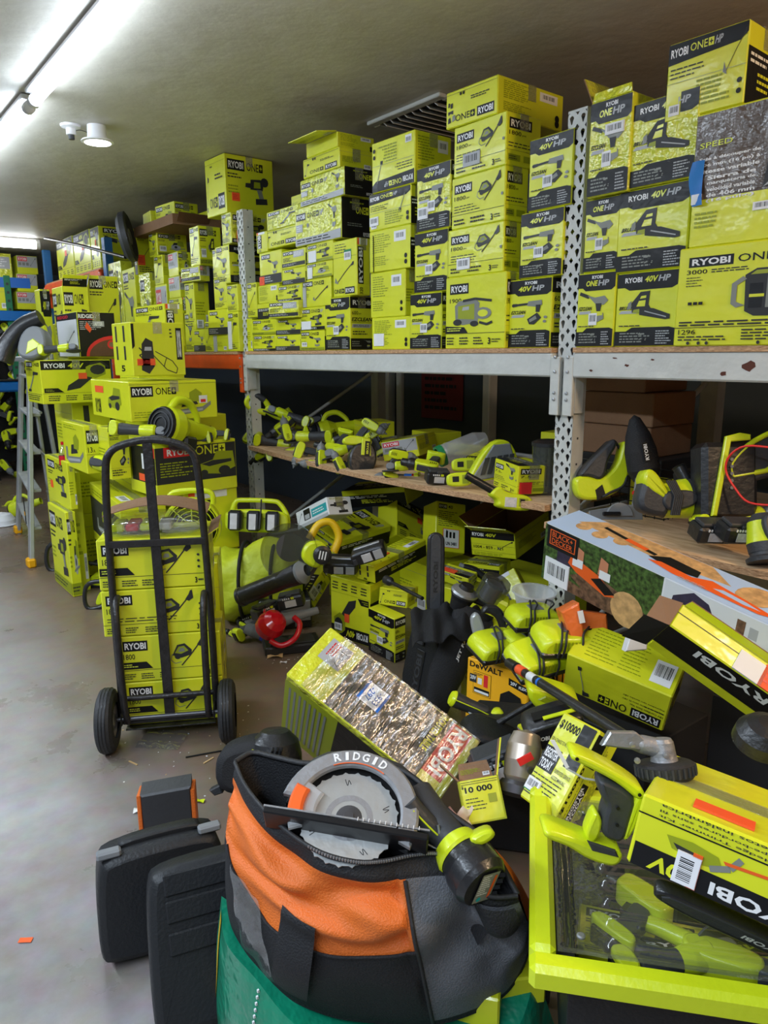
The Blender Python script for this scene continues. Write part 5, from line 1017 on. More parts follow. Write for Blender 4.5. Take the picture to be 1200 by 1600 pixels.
for i, (x, y, h) in enumerate(((2.9, 4.1, .16), (3.0, 3.6, .12), (2.95, 2.5, .2), (3.0, 2.15, .28))):
    carton(['dim lime box in the shadows at the left end of the middle shelf', 'low dim lime box deep behind the blower', 'dim lime box deep behind the grey faced tool', 'dim lime box behind the smoky canister'][i], .26, .2, h, {'F': 'side'}, loc=(x, y, .945), rz=RZ+.2*(i-1.5), tape=False)

# ------------------------------------------------------------------ right shelf
ZR = .916
# brown cartons far back
for i, (z, w_, h_) in enumerate(((.0, .34, .13), (.131, .36, .14), (.272, .33, .13), (.403, .34, .13))):
    carton('plain brown carton, '+['lowest', 'second', 'third', 'topmost'][i]+' of the dim stack behind the near upright', w_, .32, h_-.002, {}, loc=(2.72, onX(1019-5*i, 640, 2.72).y+.34, ZR+.192+z), rz=RZ, mtl='cardboard', tape=False)
carton('black carton under the brown cartons behind the wire basket', .4, .34, .16, {'F': 'side'}, loc=(2.72, onX(1019, 640, 2.72).y+.34, ZR+.031), rz=RZ, mtl='dark_print', tape=False)
for i, (x, y, w_, h_, l_) in enumerate(((3.0, 1.3, .34, .3, 'charcoal'), (2.95, .92, .4, .36, 'black_plastic'), (3.0, .48, .5, .3, 'black_plastic'))):  # black cases added to make the back of the shelf dark
    t = empty('tool_case', (x, y-w_/2, ZR), label=['dark tool case in the shadow behind the planer', 'large black tool case deep in shadow behind the sander', 'black tool case at the back of the right shelf edge'][i], cat='case')
    MB().box((.12, 0, h_/2), (.24, w_, h_), 'case_plastic', b=.02).build('shell', t); MB().tube([(-.005, -.06, h_*.7), (-.03, -.05, h_*.7), (-.03, .05, h_*.7), (-.005, .06, h_*.7)], .009, l_, 8).build('handle', t)
    for s_ in (-1, 1): MB().box((-.004, s_*w_*.32, h_*.62), (.014, .04, .05), 'grey_plastic', b=.004).build('latch', t)
# wire basket
t = empty('wire_basket', (2.6, 1.62, ZR), label='black wire basket with lime boxes behind the near upright', cat='basket'); wv = MB()
for i in range(7): wv.tube([(-.1, .12-.04*i, .0), (-.1, .12-.04*i, .16)], .002, 'ink', 5); wv.tube([(-.1+.03*i, -.12, 0), (-.1+.03*i, -.12, .16)], .002, 'ink', 5)
for z in (.005, .055, .11, .16): wv.tube([(-.1, .12, z), (-.1, -.12, z), (.1, -.12, z), (.1, .12, z)], .0025, 'ink', 5, closed=True)
o = wv.build('wire_mesh', t); o['kind'] = 'stuff'
carton('small lime carton inside the wire basket', .16, .12, .13, {'F': 'side'}, loc=(2.55, 1.69, ZR+.004), rz=RZ, tape=False)
# lime planer with long black dust bag
t = T('power_planer', 'planer')
MB().prism([(-.11, .0), (-.12, .04), (-.11, .085), (-.06, .075), (-.02, .05), (.05, .09), (.085, .17), (.1, .175), (.105, .13), (.085, .04), (.04, -.005), (-.05, -.02)], -.035, .035, 'plastic_lime', .01).build('housing', t)
MB().prism([(-.1, .08), (-.06, .075), (-.025, .05), (.0, .07), (.02, .12), (.07, .17), (.055, .195), (.01, .165), (-.06, .12)], -.04, .04, 'charcoal', .01).build('grip', t)
MB().tube([(.07, 0, .18), (.09, -.01, .1), (.06, -.04, .02), (.0, -.045, .0), (-.03, -.04, -.01)], .005, 'rubber', 6).build('power_cord', t)
MB().prism([(-.05, -.02), (-.05, .02), (-.02, .035), (-.015, -.01)], -.037, -.03, 'ink', .002).build('badge', t)
place(t, pm(onX(948, 770, 2.4), 12, 0, 0, 1.05), 'lime and charcoal planer standing on the right shelf beside the black dust bag')
t = T('dust_bag', 'bag'); MB().lathe([(.0, -.02), (.045, -.01), (.06, .03), (.058, .1), (.045, .16), (.02, .22), (.0, .235)], 'bag_black', 18).build('fabric', t)
lb_ = MB(); Panel(lb_, (.008, -.064, .06), (0, 0, .07), (-.022, 0, 0)).rect(0, 0, 1, 1, 'ink').text('RYOBI', .08, .2, .92, .8, 'white_print'); lb_.build('badge', t)
MB().lathe([(.028, -.05), (.032, -.01)], 'black_plastic', 16).build('spout', t); o = place(t, pm(onX(1008, 745, 2.42), 12, 5, 0, 1.0), 'charcoal fabric dust bag rising above the planer and sander'); 
# mitre base
t = T('protractor_base', 'saw base'); MB().prism([(-.09, .0), (-.09, .03), (-.03, .04), (.02, .05), (.055, .05), (.07, .16), (.085, .165), (.09, .0)], -.006, .006, 'grey_plastic', .002).build('plate', t)
MB().prism([(cos(pi*i/12)*.045+.01, sin(pi*i/12)*.045+.012) for i in range(13)], -.016, -.005, 'grey_plastic', .002).build('scale', t); MB().box((-.02, -.02, .02), (.06, .012, .014), 'ink', b=.003).build('clamp', t); MB().lathe([(.008, 0), (.008, .002), (0, .002)], 'red_print', 12, (.06, -.0065, .09), (0, -1, 0)).build('warning_mark', t)
place(t, pm(onX(962, 812, 2.29), 0, 0, 0, 1.1), 'grey cast angle base standing before the lime planer')
S_('sander', 1060, 780, 2.3, 'corded lime and charcoal orbital sander lying on its side, right shelf', 97, 0, 0, 1.25)
t = T('corded_sander', 'sander'); MB().prism([(-.05, .0), (-.06, .04), (-.045, .09), (-.02, .13), (.02, .1), (.045, .02), (.03, -.02)], -.04, .04, 'charcoal', .016).build('body', t); MB().prism([(-.05, .085), (-.035, .14), (.0, .13), (.05, .04), (.06, .02), (.035, .03)], -.042, .042, 'plastic_lime', .01).build('shell', t)
for i in range(5): MB().tube([(.04+.006*i, -.05, -.01), (.05+.006*i, -.055, .05), (.03+.006*i, -.04, .1)], .004, 'rubber', 6).build('cord', t)
place(t, pm(onX(1020, 800, 2.2), 0, 0, 0, 1.05), 'charcoal detail sander wrapped in its own cord, left half of the sander pair')
# big battery standing
t = T('forty_volt_battery', 'battery'); MB().box((0, 0, .06), (.07, .07, .13), 'black_plastic', b=.012).build('case', t); MB().box((-.015, -.037, .055), (.028, .003, .075), 'battery_label', b=.001).build('label_panel', t); MB().box((.02, -.038, .05), (.02, .008, .08), 'charcoal', b=.003).build('rail', t)
place(t, pm(onX(1078, 788, 2.38), 8, 0, 0, 1.), 'black forty volt battery standing behind the sander pair')
# black inverter with lime edge
t = T('battery_inverter', 'inverter'); MB().box((.0, 0, .1), (.16, .1, .22), 'black_plastic', b=.015).build('case', t); MB().prism([(-.06, .0), (-.02, .225), (.02, .235), (.05, .23), (.05, .215), (-.005, .21), (-.045, .0)], -.062, -.048, 'plastic_lime', .003).build('trim', t)
k = MB(); [k.lathe([(.005, 0), (.005, .002), (0, .002)], 'grey_plastic', 8, (.0, -.052, .08+i*.02), (0, -1, 0)) for i in range(5)]; k.build('indicator_lights', t); place(t, pm(onX(1130, 806, 2.35), 0, 0, 0, 1.15), 'black inverter case with lime edge strip behind the two batteries')
for px, lb_ in ((1110, 'flat black battery at the front of right shelf, left of two'), (1153, 'flat black battery at the front of right shelf, right of two')): S_('battery', px, 830, 2.22, lb_, -5, 25, 8, .98)
S_('impact', 1112, 815, 2.3, 'small lime nozzled tool wrapped in cord behind the two batteries', -60, 0, 0, .55)
S_('grinder', 1150, 812, 2.36, 'black gripped lime grinder at right behind the batteries', 10, 0, 0, .9)
t = T('garden_vacuum_head', 'tool'); MB().prism([(-.1, .0), (-.11, .04), (-.04, .12), (.1, .17), (.1, .04), (-.02, .0)], -.03, .03, 'charcoal', .01).build('body', t); MB().tube([(-.1, -.03, .02), (-.1, -.03, .06), (-.03, -.03, .12), (.1, -.03, .17)], .008, 'plastic_lime', 8).build('trim', t); MB().tube([(-.1, -.03, .02), (.0, -.03, .03), (.1, -.03, .08)], .008, 'plastic_lime', 8).build('lower_trim', t); place(t, pm(onX(1190, 752, 2.45), 4, 0, 0, 1.1), 'lime trimmed charcoal machine at the right frame edge above the batteries')
S_('sander', 1195, 840, 2.2, 'charcoal palm sander cut by the right edge of the picture', 0, -15, 0, .95)
pts = [onX(*q, 2.3) for q in ((1210, 700), (1165, 697), (1140, 712), (1134, 735), (1148, 762), (1170, 785), (1215, 790))]
tag(MB().tube(pts, .0035, 'cord_red', 7).build('red_wire'), 'thin red cord looping at right over the dark machines', 'cord')
# ------------------------------------------------------------------ stacks on the floor at left
def eb(xl, xe, xr, yt, yb, Yn, faces, label, **k):
    """box seen on its end: end face lies in the plane y = Yn, long side runs back along the aisle"""
    a = onY(xe, yb, Yn); b_ = onY(xr, yb, Yn); zt = onY(xe, yt, Yn).z
    yf = onX(xl, yb-(xe-xl)*.25, a.x).y; yf = min(max(yf, Yn+.1), Yn+.9)
    rz = radians(k.pop('rz', 0)); z0 = k.pop('z0', a.z)
    M = Matrix.Translation((a.x, Yn, z0)) @ Matrix.Rotation(RZ+rz, 4, 'Z') @ Matrix.Translation((-(yf-Yn), 0, 0))
    return carton(label, yf-Yn, b_.x-a.x, zt-z0, faces, M=M, **k)
eb(180, 209, 291, 503, 588, 4.0, {'F': 'side_lines', 'R': 'tiller'}, 'lime garden tiller box with two orange stickers on top of the floor stack', stickers=[('R', .085, .2, .07, .035, OS, 'ink'), ('R', .18, .2, .07, .035, OS, 'ink')])
eb(146, 205, 341, 597, 660, 4.0, {'F': ('miterL', {}), 'R': 'miter'}, 'long lime mitre saw box under the garden tiller box')
eb(210, 258, 288, 474, 512, 4.55, {'F': ('onevert', dict(pic='stick')), 'R': 'vlogo'}, 'plain lime carton behind and above the garden tiller box', z0=1.60)
carton('lime carton standing under the plain carton, hidden behind the tiller box', .35, .3, .46, {'F': 'side', 'R': 'side'}, loc=(1.62, 4.95, 1.135), rz=RZ)
M, d = pose_('mow'); M = Matrix.Translation(M.translation) @ Matrix.Rotation(radians(4), 4, 'Z')
carton('large lime mower box with red logo, tools lying on top', d[0], d[1], d[2], {'F': 'mowerF', 'L': 'mowerL'}, M=M)
# plain boxes carrying the stack, seen between the hand truck rails
z_m = M.translation.z
carton('lime box with upright logo below the mower box behind the hand truck', .34, .4, z_m*.5-.002, {'L': 'side', 'F': 'vlogo'}, loc=(M.translation.x+.17, 4.02, z_m*.5), mtl='lime')
carton('dark shaded lime box at floor level behind the hand truck', .34, .4, z_m*.5-.002, {'L': 'side', 'F': 'side'}, loc=(M.translation.x+.17, 4.04, 0.001))
carton('lime box under the mitre saw box, mostly hidden', .5, .5, .74, {'F': 'side', 'R': ('one', {})}, loc=(1.64, 4.98, .424), rz=RZ)
carton('lime box at floor level far behind the hand truck', .5, .5, .42, {'F': 'side'}, loc=(1.64, 4.98, .001), rz=RZ)
z13 = onY(137, 741, 4.45).z
eb(103, 137, 166, 665, 741, 4.45, {'F': ('picL', dict(pic='miter')), 'R': 'f13'[1:] if 0 else '13'}, 'lime box printed 13A with grey saw picture, left stack')
carton('lime box standing edge-on beside the 13A box', .12, .2, .3, {'F': 'onevert', 'L': 'side'}, loc=(1.30, 4.27, z13-.02), rz=0)
Aa = onY(186, 788, 4.1); Bb = onZ(118, 737, Aa.z); Bb = Aa+(Bb-Aa).normalized()*min(.88, (Bb-Aa).length); dv = (Aa-Bb); a_ = atan2(dv.y, dv.x)
carton('long dark-sided saw box lying along the aisle under the 13A box', dv.length, .26, Aa.z-.34, {'F': 'wide_dark', 'R': 'side', 'T': 'side'}, M=Matrix.Translation((Bb.x, Bb.y, .34)) @ Matrix.Rotation(a_, 4, 'Z'))
carton('lime box at floor level under the long dark-sided box', dv.length*.6, .24, .335, {'F': 'side', 'R': 'side'}, M=Matrix.Translation((Bb.x+.04, Bb.y-.3, .001)) @ Matrix.Rotation(a_, 4, 'Z'))
eb(82, 108, 124, 800, 866, 4.85, {'F': ('one', dict(pic='drill')), 'R': ('one', dict(pic='saw'))}, 'weathered lime box at floor level beside the ladder', z0=.001)
eb(80, 111, 123, 722, 797, 4.85, {'F': ('one', dict(pic='drill', band=False)), 'R': 'side'}, 'lime box with small orange sticker beside the ladder feet', stickers=[('F', .14, .3, .05, .05, OS, '')])
Y4 = 5.15
z40 = onY(68, 632, Y4).z
eb(45, 68, 178, 563, 632, Y4, {'F': ('onevert', dict(pic='stick')), 'R': ('big40', dict(pic='blower'))}, 'lime forty volt blower box with black band beside the ladder top')
eb(92, 126, 184, 487, 558, Y4+.05, {'F': 'ridgidL', 'R': 'ridgid'}, 'black saw blade box with white side and red arc on the blower box')
eb(85, 101, 142, 447, 500, Y4+.45, {'F': ('one', {}), 'R': ('one', dict(band=False, pic='stick'))}, 'lime box with raised black flap behind the black blade box', z0=onY(68, 563, Y4).z, tape=False, flaps=[('K', 1.3, .1, dict(fb='black_text')), ('R', 1.2, .08, dict(f='black_text'))])
eb(124, 140, 189, 430, 500, Y4+.5, {'F': 'side', 'R': ('onevert', dict(pic='pole'))}, 'tall plain lime box behind the black blade box', z0=onY(68, 563, Y4).z)
eb(60, 68, 84, 452, 520, Y4+1.0, {'F': 'side', 'R': ('40v', dict(pic='gun'))}, 'lime box with brown top left of the flap box', z0=1.2)
eb(80, 100, 160, 505, 560, Y4+1.0, {'F': 'side', 'R': 'side'}, 'lime carton carrying the boxes behind the black blade box', z0=.9)
carton('tall lime carton behind the stepladder', .5, .6, .9, {'F': 'side', 'R': 'side'}, loc=(1.7, 6.75, .001), rz=RZ)
# supports below the 40V box
for i, (h0, h1, lb) in enumerate(((.001, .45, 'lime box at floor level behind the stepladder'), (.452, .84, 'lime box at mid height behind the stepladder'), (.842, z40-.004, 'lime box with black tool print just under the blower box'))):
    carton(lb, .45, .42, h1-h0, {'F': 'side', 'R': ('side' if i < 2 else 'side_lines')}, loc=(1.28+.1*(i == 2), 5.72, h0), rz=RZ)
# soft drink bottle on the pile
b_ = onY(96, 717, 5.08); bo = empty('drink_bottle', (b_.x, 5.0, .802), label='small red-labelled drink bottle between ladder and 13A box', cat='bottle')
MB().lathe([(.0, 0), (.032, .0), (.034, .03), (.03, .06), (.034, .1), (.032, .13), (.013, .17), (.013, .185)], 'clear_plastic', 18).build('glass', bo); MB().lathe([(.0345, .05), (.0345, .11)], 'red_plastic', 18).build('label', bo); MB().lathe([(.015, .18), (.015, .2), (0, .2)], 'red_plastic', 12).build('cap', bo)
carton('low lime box carrying the drink bottle', .2, .09, .8, {'F': 'side', 'R': 'side'}, loc=(b_.x-.02, 5.14, .001), rz=RZ)
# black blower tube and hose things on the 40V box
t = T('leaf_vacuum_tube', 'tool'); MB().tube([(-.2, 0, -.12), (-.16, 0, -.02), (-.08, 0, .08), (.02, 0, .13)], [.06, .055, .05, .045], 'black_plastic', 14).build('elbow', t); MB().prism([(-.1, -.1), (-.08, .02), (-.02, .08), (.06, .06), (.08, -.06), (.0, -.12)], -.05, .05, 'grey_plastic', .014).build('motor', t); MB().prism([(-.04, -.09), (-.03, -.02), (.0, .0), (.05, -.04)], -.055, -.045, 'plastic_lime', .004).build('cover', t)
place(t, pm(onY(58, 532, 5.3), 0, 0, 0, 1.15), 'black curved blower tube lying left of the black blade box')
S_('grinder', 90, 545, 1.3, 'bare charcoal tool lying in front of the white box side', 5, 0, 0, .8)
def SY(kind, px, py, Y, lab, roll=0, tilt=0, turn=0, sc=1.): return tool(kind, pm(onY(px, py, Y), roll, tilt, turn, sc) @ Matrix.Translation(-Vector(CTR[kind])), lab)
# tools on the mower box
zt = M.translation.z+d[2]
SY('blower', 285, 664, 3.96, 'lime blower with round black grille on the mower box', -4, 0, 62, 1.3)
SY('drill', 312, 683, 4.02, 'small bare lime tool on the mower box right of the blower', 100, 0, 0, .6); SY('impact', 340, 680, 4.02, 'small bare lime tool at the right end of the mower box top', 80, 0, 180, .6)
SY('grinder', 216, 672, 3.98, 'charcoal grinder lying at the left end of the mower box top', -4, 0, 0, 1.)
S_('sander', 160, 724, 1.3, 'round black tool head leaning on the 13A box', 80, 0, 0, .9)

# ------------------------------------------------------------------ aluminium stepladder
f1 = Vector((1.12, 5.78, 0)); f2 = Vector((1.28, 7.0, 0)); lad = empty('stepladder', (1.3, 6.0, 0), label='aluminium stepladder with amber feet left of the floor stacks', cat='ladder')
o0 = Vector((1.3, 6.0, 0)); top1 = Vector((1.30, 5.98, 1.5)); top2 = Vector((1.40, 6.7, 1.5))
for a, b in ((f1, top1), (f2, top2)):
    dd = (b-a); Mr = Matrix((Vector((1, 0, 0)).cross(dd).cross(dd).normalized()*-1, Vector((0, 1, 0)), dd.normalized())).transposed()
    x, y, z = frame(dd); Mr = Matrix((x, y, z)).transposed(); mb = MB(); mb.box((a+b)/2-o0, (.075, .03, dd.length), 'aluminium', rot=Mr, b=.004); mb.build('front_rail', lad)
    MB().box(a-o0+Vector((0, 0, .035)), (.06, .09, .07), 'amber_foot', b=.012).build('foot', lad)
for a, b in ((Vector((1.46, 5.92, 0)), top1+Vector((.06, 0, -.05))), (Vector((1.56, 6.9, 0)), top2+Vector((.06, 0, -.05)))):
    x, y, z = frame(b-a); MB().box((a+b)/2-o0, (.05, .025, (b-a).length), 'aluminium', rot=Matrix((x, y, z)).transposed(), b=.004).build('rear_rail', lad); MB().box(a-o0+Vector((0, 0, .03)), (.05, .06, .06), 'amber_foot', b=.01).build('foot', lad)
for i in range(5):
    k = .3*(i+1)/1.62; a = f1.lerp(top1, k); b = f2.lerp(top2, k); x, y, z = frame(b-a)
    MB().box((a+b)/2-o0+Vector((.03, 0, 0)), (.09, (b-a).length, .022), 'aluminium', rot=Euler((0, 0, atan2(b.y-a.y, b.x-a.x)-pi/2)).to_matrix(), b=.004).build('step', lad)
for i in range(3):
    k = .25+.25*i; a = Vector((1.46, 5.92, 0)).lerp(top1, k); b = Vector((1.56, 6.9, 0)).lerp(top2, k); MB().cyl(a-o0, b-o0, .01, .01, 'aluminium', 8).build('brace', lad)
MB().box((top1+top2)/2-o0+Vector((.03, 0, .02)), (.14, .66, .04), 'aluminium', b=.008).build('top_cap', lad)
lb_ = MB(); q_ = f1.lerp(top1, .28)-o0; lb_.box(q_+Vector((-.042, -.0, 0)), (.004, .022, .2), 'ink'); lb_.box(q_+Vector((-.045, 0, -.02)), (.002, .02, .03), 'amber_foot'); lb_.build('warning_label', lad)

# ------------------------------------------------------------------ bare tools with black loop handles on the floor
for i, (px, py, lb_) in enumerate(((118, 866, 'lime hedge trimmer with black loop handle, farthest of three on the floor'), (150, 893, 'lime hedge trimmer with black loop handle, middle of three on the floor'), (176, 925, 'lime chainsaw with black front guard, nearest of three beside the hand truck'))):
    t = T('hedge_trimmer' if i < 2 else 'chainsaw', 'trimmer' if i < 2 else 'chainsaw')
    MB().prism([(-.02, .02), (-.02, .08), (.05, .11), (.13, .09), (.14, .03), (.06, .0)], -.06, .06, 'plastic_lime' if i else 'grey_plastic', .015).build('body', t)
    MB().tube([(-.02, -.05, .02), (-.12, -.05, .0), (-.15, -.05, .05), (-.13, -.05, .15), (-.05, -.05, .18), (.08, -.05, .16)], .014, 'black_plastic', 8).build('loop_handle', t)
    MB().tube([(-.04, .04, .14), (.02, .04, .17), (.12, .04, .15)], .012, 'black_plastic', 8).build('rear_handle', t); MB().box((.05, 0, .012), (.2, .12, .024), 'black_plastic', b=.006).build('base', t)
    MB().prism([(-.1, .02), (-.06, .11), (-.03, .1), (-.05, .02)], -.04, .0, 'plastic_lime', .006).build('battery_mount', t)
    p = onZ(px, py+22, 0); Mx = Matrix.Translation((p.x, p.y, 0)) @ Matrix.Rotation(-YAW, 4, 'Z') @ Matrix.Scale(1.2 if i == 0 else 1, 4); place(t, Mx, lb_)

# ------------------------------------------------------------------ hand truck with four boxes
HL = Vector((.79, 2.80, 0)); HR = Vector((1.155, 2.605, 0)); U_ = (HR-HL).normalized(); Nn = Vector((-U_.y, U_.x, 0))   # Nn points away from the camera
hm = (HL+HR)/2; ht = empty('hand_truck', (0, 0, 0), M=Matrix.Translation(hm) @ Matrix((U_, Nn, Vector((0, 0, 1)))).transposed().to_4x4()); tag(ht, 'black steel hand truck with two rubber tyres loaded with lime boxes', 'hand truck')
w2 = .163; mb = MB()
rail = [(-.185, .03, .10), (-.185, .03, .5), (-.178, .02, .9), (-.168, .02, 1.12), (-.15, .02, 1.185), (-.1, .02, 1.218), (0, .02, 1.235), (.1, .02, 1.218), (.15, .02, 1.185), (.168, .02, 1.12), (.178, .02, .9), (.185, .03, .5), (.185, .03, .10)]
MB().tube(rail, .0145, 'dark_steel_paint', 10).build('frame_tube', ht)
MB().prism([(-.02, .09), (.02, .09), (.008, 1.23), (-.028, 1.23)], .012, .022, 'dark_steel_paint', .002).build('centre_strap', ht)
MB().box((0, .012, .835), (.36, .01, .028), 'dark_steel_paint', b=.002).build('cross_bar', ht)
for z in (.10, .20): MB().cyl((-.18, .0, z), (.18, .0, z), .011, .011, 'dark_steel_paint', 10).build('cross_bar', ht)
for s_ in (-1, 1):
    MB().tube([(s_*.165, .02, .62), (s_*.165, -.03, .6), (s_*.162, -.06, .5), (s_*.16, -.06, .2), (s_*.158, -.02, .11)], .014, 'dark_steel_paint', 10).build('side_skid', ht)
    MB().box((s_*.18, -.012, .128), (.006, .06, .05), 'dark_steel_paint', b=.002).build('axle_bracket', ht)
    wh = MB(); o_ = (s_*.2, -.03, .128); wh.lathe([(.07, .0), (.105, .0), (.122, .008), (.128, .02), (.128, .045), (.122, .057), (.105, .065), (.07, .065)], 'rubber', 32, o_, (s_, 0, 0)); W = wh.build('tyre', ht)
    gr = MB(); 
    for k in range(3): gr.lathe([(.1285, .018+k*.012), (.129, .02+k*.012), (.1285, .022+k*.012)], 'ink', 32, o_, (s_, 0, 0))
    gr.build('tread', W); hb = MB(); hb.lathe([(.0, .01), (.025, .008), (.03, .02), (.07, .022), (.072, .01)], 'grey_plastic', 24, o_, (s_, 0, 0)); hb.lathe([(.072, .055), (.07, .045), (.03, .045), (.025, .06), (0, .06)], 'grey_plastic', 24, o_, (s_, 0, 0)); hb.build('rim', W)
MB().cyl((-.2, -.03, .128), (.2, -.03, .128), .009, .009, 'steel_dark', 10).build('axle', ht)
MB().box((0, .15, .052), (.36, .26, .006), 'dark_steel_paint', b=.002).build('toe_plate', ht)
def tb(x0, z0, w_, h_, lab, num='1800', d_=.27, dx=0., faces=None, **k):
    Mx = ht.matrix_world_ if hasattr(ht, 'matrix_world_') else (Matrix.Translation(hm) @ Matrix((U_, Nn, Vector((0, 0, 1)))).transposed().to_4x4())
    return carton(lab, w_, d_, h_, faces or {'F': ('truck', {}), 'R': 'side'}, M=Mx @ Matrix.Translation((x0, .052, z0)), **k)
def f_truck(p, s=0, band=True, **k):
    p.logo(.04, .68, .28, .9); p.text('1800', .04, .5, .15, .62, 'ink', False); p.pic('washer', .5, .3, .84, .97); p.line([(0, .26), (1, .26)], .004, D)
    if band: p.poly([(.01, .29), (.32, .29), (.26, .44), (.01, .44)], 'ink'); p.lines(.03, .32, .18, .41, 2, 'lime_pale', s)
    else: p.lines(.04, .3, .75, .42, 2, D, s, .3)
    p.lines(.03, .06, .16, .2, 3, D, s); p.lines(.2, .06, .34, .2, 3, D, s+1); p.lines(.38, .06, .52, .2, 3, D, s+2); p.text('3', .86, .07, .88, .19, 'ink'); p.lines(.89, .1, .96, .17, 1, D); [p.disc(.9, y, .012, D) for y in (.4, .52, .64)]
FT['truck'] = f_truck
tb(-.175, .056, .39, .186, 'washer box printed 1800 resting on the hand truck toe plate, lowest of four')
tb(-.185, .246, .40, .196, 'washer box on the hand truck, second from the bottom, set to the right', d_=.25)
tb(-.235, .446, .42, .19, 'washer box on the hand truck, third from the bottom, with torn right flap', faces={'F': ('truck', dict(band=False)), 'R': 'side'})
tb(-.235, .640, .425, .205, 'washer box on the hand truck, topmost of four, under the clear pack', open_top=False, flaps=[('R', .55, .05, {})])
# clear clamshell pack and curled card on top
cp = empty('clear_pack', (0, 0, 0), M=Matrix.Translation(hm+U_*-.02+Nn*.16+Vector((0, 0, .848))) @ Matrix((U_, Nn, Vector((0, 0, 1)))).transposed().to_4x4()); tag(cp, 'clear plastic pack with lime and white inserts on top of the hand truck boxes', 'package')
MB().prism([(-.19, .0), (-.185, .03), (-.16, .075), (.19, .07), (.2, .0)], -.1, .1, 'clear_plastic', .012).build('shell', cp)
for x, m_ in ((-.14, 'plastic_lime'), (-.085, 'red_print'), (-.03, 'plastic_lime'), (.04, 'white_card')): MB().box((x, 0, .03), (.05, .12, .03), m_, b=.006).build('insert', cp)
cb = MB(); cb.grid(lambda u, v: (-.19+.4*u, -.08+.2*v, .082+.04*sin(pi*u)), 12, 2, 'cardboard'); cb.grid(lambda u, v: (-.19+.4*u, -.08+.2*v, .085+.04*sin(pi*u)), 12, 2, 'cardboard'); cb.grid(lambda u, v: (-.19+.4*u, -.08, .082+.003*v+.04*sin(pi*u)), 12, 1, 'cardboard'); tag(cb.build('card_sheet'), 'curled brown card sheet arching over the clear pack', 'card'); bpy.data.objects[-1] if 0 else None
C_ = [o for o in COL.objects if o.name.startswith('card_sheet')][0]; C_.matrix_world = cp.matrix_world.copy() if 0 else Matrix.Translation(hm+U_*-.02+Nn*.16+Vector((0, 0, .848))) @ Matrix((U_, Nn, Vector((0, 0, 1)))).transposed().to_4x4()
# lime fan behind the truck
fp_ = hm+Nn*.62+U_*.08; fn = empty('jobsite_fan', (0, 0, 0), M=Matrix.Translation((fp_.x, fp_.y, .62)) @ Matrix((U_, Nn, Vector((0, 0, 1)))).transposed().to_4x4()); tag(fn, 'lime fan with carrying handle peeping over the hand truck load', 'fan')
MB().lathe([(.12, -.03), (.13, -.03), (.135, .0), (.13, .04), (.12, .04)], 'plastic_lime', 28, (0, 0, .14), (0, 1, 0)).build('ring', fn); g = MB()
for i in range(6): g.lathe([(.02*i+.012, -.034), (.02*i+.016, -.034), (.02*i+.016, -.03), (.02*i+.012, -.03), (.02*i+.012, -.034)], 'plastic_lime', 24, (0, 0, .14), (0, 1, 0))
for i in range(8): a = pi*i/4; g.cyl((0, -.033, .14), (cos(a)*.125, -.033, .14+sin(a)*.125), .003, .003, 'plastic_lime', 6)
g.build('grille', fn); MB().lathe([(.0, .0), (.12, .0)], 'ink', 24, (0, 0, .14), (0, 1, 0)).build('fan_back', fn); MB().tube([(-.1, 0, .24), (-.08, 0, .3), (.08, 0, .3), (.1, 0, .24)], .013, 'plastic_lime', 10).build('handle', fn)
carton('lime box under the fan behind the hand truck load', .26, .3, .6, {'F': 'side', 'L': 'side'}, M=Matrix.Translation((fp_.x-.18, fp_.y-.02, .001)) @ Matrix((U_, Nn, Vector((0, 0, 1)))).transposed().to_4x4())
pa = onZ(375, 967, 0); zt_ = onX(375, 880, pa.x).z
carton('lime box on the floor right of the hand truck load', .22, .2, zt_-.001, {'F': 'blank', 'R': 'side'}, M=Matrix.Translation((pa.x, pa.y, .001)) @ Matrix.Rotation(radians(-32), 4, 'Z') @ Matrix.Translation((-.22, 0, 0)))

# ------------------------------------------------------------------ hanging tools of the far cross rack
q = random.Random(11)
kinds = ['drill', 'impact', 'grinder', 'recip', 'spray']
names_ = ['far bare tool hanging under the blue beam', ]
rows = [('upper row', 520), ('second row', 560), ('third row', 600), ('fourth row', 645), ('fifth row', 690), ('lowest row', 735)]
pg = empty('peg_panel', (.2, YF+.25, .2), label='dark peg panel carrying far tools left of the ladder', cat='panel'); MB().box((.4, 0, .65), (3.2, .03, 1.3), 'ink').build('board', pg)
for rn, yy in rows:
    for j, xx in enumerate((-22, 2, 17, 36)):
        if yy > 600 and xx > 30: continue
        k = kinds[(j+rows.index((rn, yy))) % 5]; px, py = xx+q.uniform(-3, 3), yy+q.uniform(-6, 6)
        Mx = pm(onY(px, py, YF+.12), q.uniform(-80, 80), 0, q.uniform(-30, 30), 1.15) @ Matrix.Translation(-Vector(CTR[k]))
        tool(k, Mx, 'lime tool hanging in the %s of the far rack, %s from the left' % (rn, ['first', 'second', 'third', 'fourth'][j]), group='tools on the far rack')
t = T('hard_hat', 'tool'); t['label'] = '-'; MB().lathe([(.12, .0), (.115, .04), (.08, .09), (.0, .11)], 'lamp_white', 22).build('shell', t); MB().lathe([(.1, .005), (.14, .0), (.14, -.006), (.1, -.002)], 'lamp_white', 22).build('brim', t); place(t, Matrix.Translation(onZ(4, 818, .01)), 'white rounded cover on the floor at left edge behind the ladder')
for i, (px, py) in enumerate(((20, 800), (36, 790))):
    S_('blower', px, py, 1.5, ['lime blower on the floor left of the ladder', 'lime blower on the floor behind the ladder feet'][i], 20*i, 0, 0, 1.)
